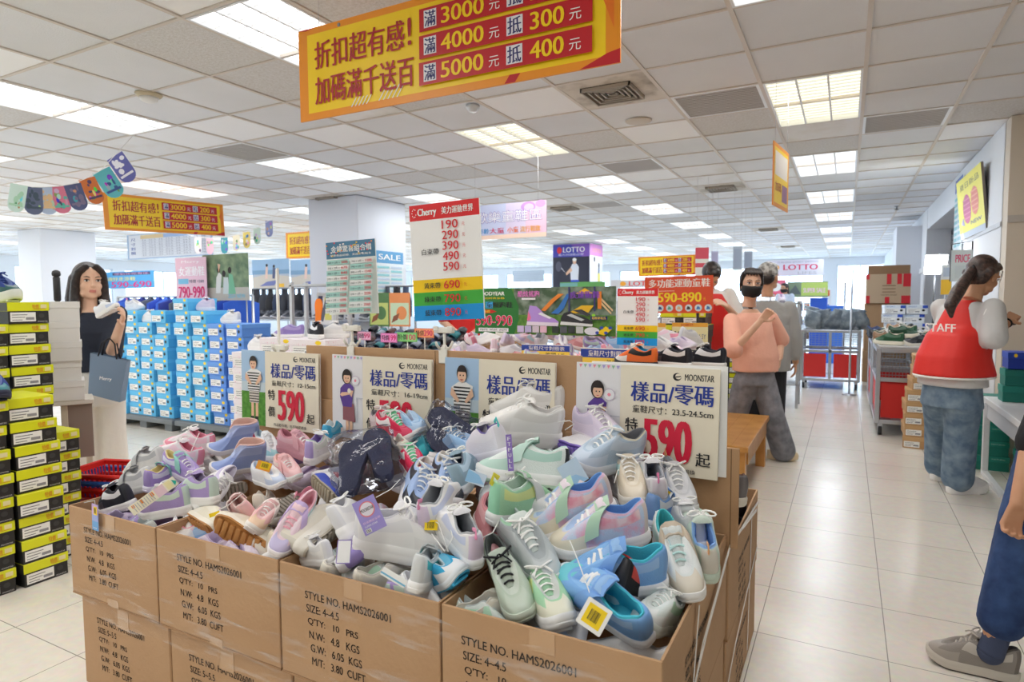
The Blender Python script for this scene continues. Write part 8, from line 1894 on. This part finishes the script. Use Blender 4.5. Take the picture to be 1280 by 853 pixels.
solid(b, 'body', r, .0045, 3, lips(H, F), [SK2, LIP]); face_parts(r, F, H)
HB = mat((50, 38, 36), .36, noise=((92, 70, 62), 50, .4, .7), bump=(100, .4)); q = MB(F); q.F = F @ H
q.ball((0, -.030, .042), (.084, .092, .090), HB, 16, 12); q.ball((0, -.05, -.01), (.080, .055, .075), HB)
for s in (-1, 1): limb(q, [(s * .03, .050, .098), (s * .066, .030, .066), (s * .076, -.015, .030), (s * .07, -.05, .01)], [.016, .014, .012, .03], HB); limb(q, [(s * .062, .058, .060), (s * .069, .058, .01), (s * .064, .064, -.035)], [.006, .004, .002], HB)
solid(q, 'hair', r, .006, 4)
pt = MB(F); a = H @ V((0, -.105, .0)); limb(pt, [H @ V((0, -.08, .01)), a, K((0.629, 4.941, 1.386)), K((0.584, 4.865, 1.299)), K((0.591, 4.863, 1.228))], [.035, .03, .042, .036, .012], HB); solid(pt, 'ponytail', r, .006, 4)
q = MB(F); c = H @ V((0, -.10, .003)); q.tube([tuple(c + V((0, .03 * math.cos(t * .7), .03 * math.sin(t * .7)))) for t in range(10)], .008, BLACK, 6); q.build('hair_tie', r)
GT_ = CLOTH(206, 206, 206); q = MB(F)
trunk(q, [(hp + V((0, 0, -.02)), .20, .165, rv), (hp + V((0, 0, .15)), .19, .155, rv), (ne + V((0, 0, -.16)), .185, .13, rv), (ne + V((0, 0, -.05)), .17, .09, rv), (ne + V((0, 0, .0)), .075, .068, rv)], GT_)
limb(q, [sN, sN.lerp(elN, .55), sN.lerp(elN, .95)], [.068, .074, .078], GT_); limb(q, [sFr, sFr.lerp(elF, .9)], [.066, .074], GT_)
solid(q, 't_shirt', r, .010, 6)
vs = mat((224, 42, 34), .55, bump=(10, .35)); q = MB(F)
mid = hp.lerp(ne, .5)
trunk(q, [(hp + V((-.0, 0, .05)) + fw_ * .01, .215, .225, rv), (hp + V((-.0, 0, .07)) + fw_ * .01, .212, .222, rv), (hp + V((0, 0, .18)), .195, .195, rv), (mid + V((0, 0, .05)), .180, .168, rv), (ne + V((0, 0, -.17)), .165, .15, rv), (ne + V((0, 0, -.06)), .125, .105, rv), (ne + V((0, 0, .005)), .075, .078, rv)], vs)
vo = solid(q, 'vest', r, .010, 6)
# white piping round hem and armhole, and the printed word on the back
q = MB(F)
hem = [tuple(hp + V((0, 0, .045)) + fw_ * .01 + rv * (.217 * math.cos(t)) + fw_ * (.237 * math.sin(t))) for t in [2 * PI * k / 40 for k in range(41)]]
q.tube(hem, .007, WHITE, 6)
arm = [tuple(ne + rv * (.178 + .015 * math.sin(t)) + fw_ * (.095 * math.cos(t)) + V((0, 0, -.135 + .125 * math.sin(t)))) for t in [2 * PI * k / 30 for k in range(31)]]
q.tube(arm, .006, WHITE, 6); q.build('piping', r)
bk = ne - fw_ * .192 + V((0, 0, -.20)) + rv * .02
FB = frame(tuple(bk), tuple(rv * 1.0 - fw_ * 0), (0, 0, 1))
q = MB(F @ FB); xs = V((1, 0, 0)); q.text('STAFF', -.155, -.005, .06, .05, WHITE, .02); q.v = [(a, b_, c_) for a, b_, c_ in q.v]; q.build('lettering', r)
JE = DENIM((92, 116, 140), (136, 158, 176)); q = MB(F)
trunk(q, [(hp + V((0, 0, -.16)), .18, .15, rv), (hp + V((0, 0, .0)), .165, .135, rv)], JE)
fN = K((0.705, 5.214, 0.000)) ; fF = K((0.640, 5.551, 0.000))
for c, s in ((fN, 1), (fF, -1)): limb(q, [hp + rv * s * .085 + V((0, 0, -.12)), V((hp.x * .5 + c.x * .5 + rv.x * s * .04, hp.y * .5 + c.y * .5 + rv.y * s * .04, .45)), V((c.x + .0, c.y, .11))], [.105, .098, .100], JE)
solid(q, 'jeans', r, .011, 6)
shd = {k: v for k, v in COLS['white'].items()}
for c, d in ((fN, rgt + vw * .05), (fF, rgt + vw * .2)):
    ms = shoe_mesh_set('chunk', .29, shd)
    s_ = Matrix.Translation(-O) @ at(c.x + d.x * .07, c.y + d.y * .07, 0, math.atan2(d.y, d.x))
    q = MB(); 
    for k in ('sole', 'upper'): bb = ms[k]; base = len(q.v); q.v += [tuple(s_ @ V(p)) for p in bb.v]; q.f += [tuple(base + i for i in f) for f in bb.f]; q.fm += [q.mi(bb.mats[i]) for i in bb.fm]; q.fs += bb.fs
    so = q.build('shoe', r, sharp=50)
    q = MB(s_); lb = ms['lace']; q.add(lb.v, lb.f, WHITE, True); q.build('lace', so)
q = MB(F); c = wrN.lerp(elN, .12); ax = (wrN - elN).normalized(); u_ = ax.orthogonal().normalized(); w_ = ax.cross(u_); q.tube([tuple(c + u_ * .032 * math.cos(t) + w_ * .032 * math.sin(t)) for t in [2 * PI * k / 16 for k in range(17)]], .006, BLACK, 6); q.build('bracelet', r)
q = MB(Matrix.Translation((0, 0, 0))); pp = wrF + fw_ * .075 + V((0, 0, -.028)); q.box((-.05, -.022, -.02), (.05, .022, .02), mat((60, 64, 70), .5), .006); q.box((-.02, -.024, .0), (.03, -.021, .015), W(160, 170, 180)); tag(q.build('label_gun', None, at(pp.x, pp.y, pp.z, .5)), 'small dark labelling tool held in the hands of the ponytailed staff member', 'tool')

# --- person cut by the picture edge, by the aisle
O = V((0.499, 2.761, 0.000)); F = Matrix.Translation(-O)
r = thing('person', 'person at the picture edge in blue jeans, navy sock and grey trainer', 'person', at(*O))
Dd = 2.2; an = K((0.490, 2.688, 0.139)); kn = K((0.591, 2.750, 0.561)); hip_ = K((0.709, 2.892, 0.869)); wr = K((0.525, 2.631, 0.657)); el = K((0.573, 2.704, 0.832)); shd_ = K((0.710, 2.860, 1.200)); ne = shd_ + V((.17, .09, .06))
b = MB(F); hc = ne + V((.0, .0, .16)); H = headF(hc, (-.9, .3, -.1), (0, 0, 1)); head(b, H, SK2); rv = V((.3, .95, 0))
trunk(b, [(ne + V((0, 0, -.5)), .13, .09, rv), (ne + V((0, 0, -.05)), .13, .07, rv), (ne + V((0, 0, .01)), .05, .05, rv)], SK2)
limb(b, [shd_, el, wr], [.046, .038, .024], SK2); hand(b, wr, V((-.22, -.05, -1)), V((.3, -.9, .1)), SK2, -1, .95, .9)
limb(b, [hip_, kn, an + V((.0, 0, .10)), an], [.07, .05, .040, .034], SK2)
solid(b, 'body', r, .0045, 3); face_parts(r, F, H)
q = MB(F @ H); q.ball((0, -.024, .040), (.086, .096, .092), HAIR1, 16, 12); q.build('hair', r)
q = MB(F); BK = CLOTH(28, 28, 32)
trunk(q, [(ne + V((0, 0, -.55)), .19, .14, rv), (ne + V((0, 0, -.2)), .19, .13, rv), (ne + V((0, 0, -.05)), .17, .09, rv), (ne, .07, .06, rv)], BK)
limb(q, [shd_, shd_.lerp(el, .5), shd_.lerp(el, .95)], [.062, .058, .058], BK); solid(q, 't_shirt', r, .010, 5)
q = MB(F); DJ = DENIM((30, 54, 98), (58, 86, 134)); limb(q, [hip_, kn, an + V((.02, .01, .085))], [.125, .098, .076], DJ); limb(q, [hip_ + V((.1, .14, 0)), kn + V((.22, .3, 0)), an + V((.35, .36, .08))], [.12, .095, .08], DJ); trunk(q, [(hip_ + V((.06, .08, -.02)), .18, .14, rv), (hip_ + V((.06, .08, .14)), .16, .12, rv)], DJ); solid(q, 'jeans', r, .009, 5)
q = MB(F); limb(q, [an + V((.02, .01, .085)), an + V((.0, 0, .0)), an + V((-.01, 0, -.04))], [.043, .040, .042], CLOTH(66, 76, 104)); q.build('sock', r)
ft = (K((0.336, 2.769, 0.000)) - K((0.535, 2.724, 0.000))); ftd = ft.normalized(); cc = K((0.433, 2.726, 0.000))
ms = shoe_mesh_set('lace', .27, C_((150, 144, 138), (90, 86, 84), (206, 200, 190), toe=(168, 160, 152), panel=(196, 190, 182), heel=(120, 112, 106), tread=(70, 64, 60), eye=(140, 134, 128), lace=(186, 178, 168)))
M_ = Matrix.Translation(-O) @ at(cc.x, cc.y, 0, math.atan2(ftd.y, ftd.x))
so = None
for k in ('upper', 'sole', 'tongue', 'lace'):
    bb = ms[k]; q = MB(); q.v = [tuple(M_ @ V(p)) for p in bb.v]; q.f, q.fm, q.fs, q.mats = bb.f, bb.fm, bb.fs, bb.mats
    o = q.build('trainer' if k == 'upper' else k, so or r, sharp=50)
    if k == 'upper': so = o
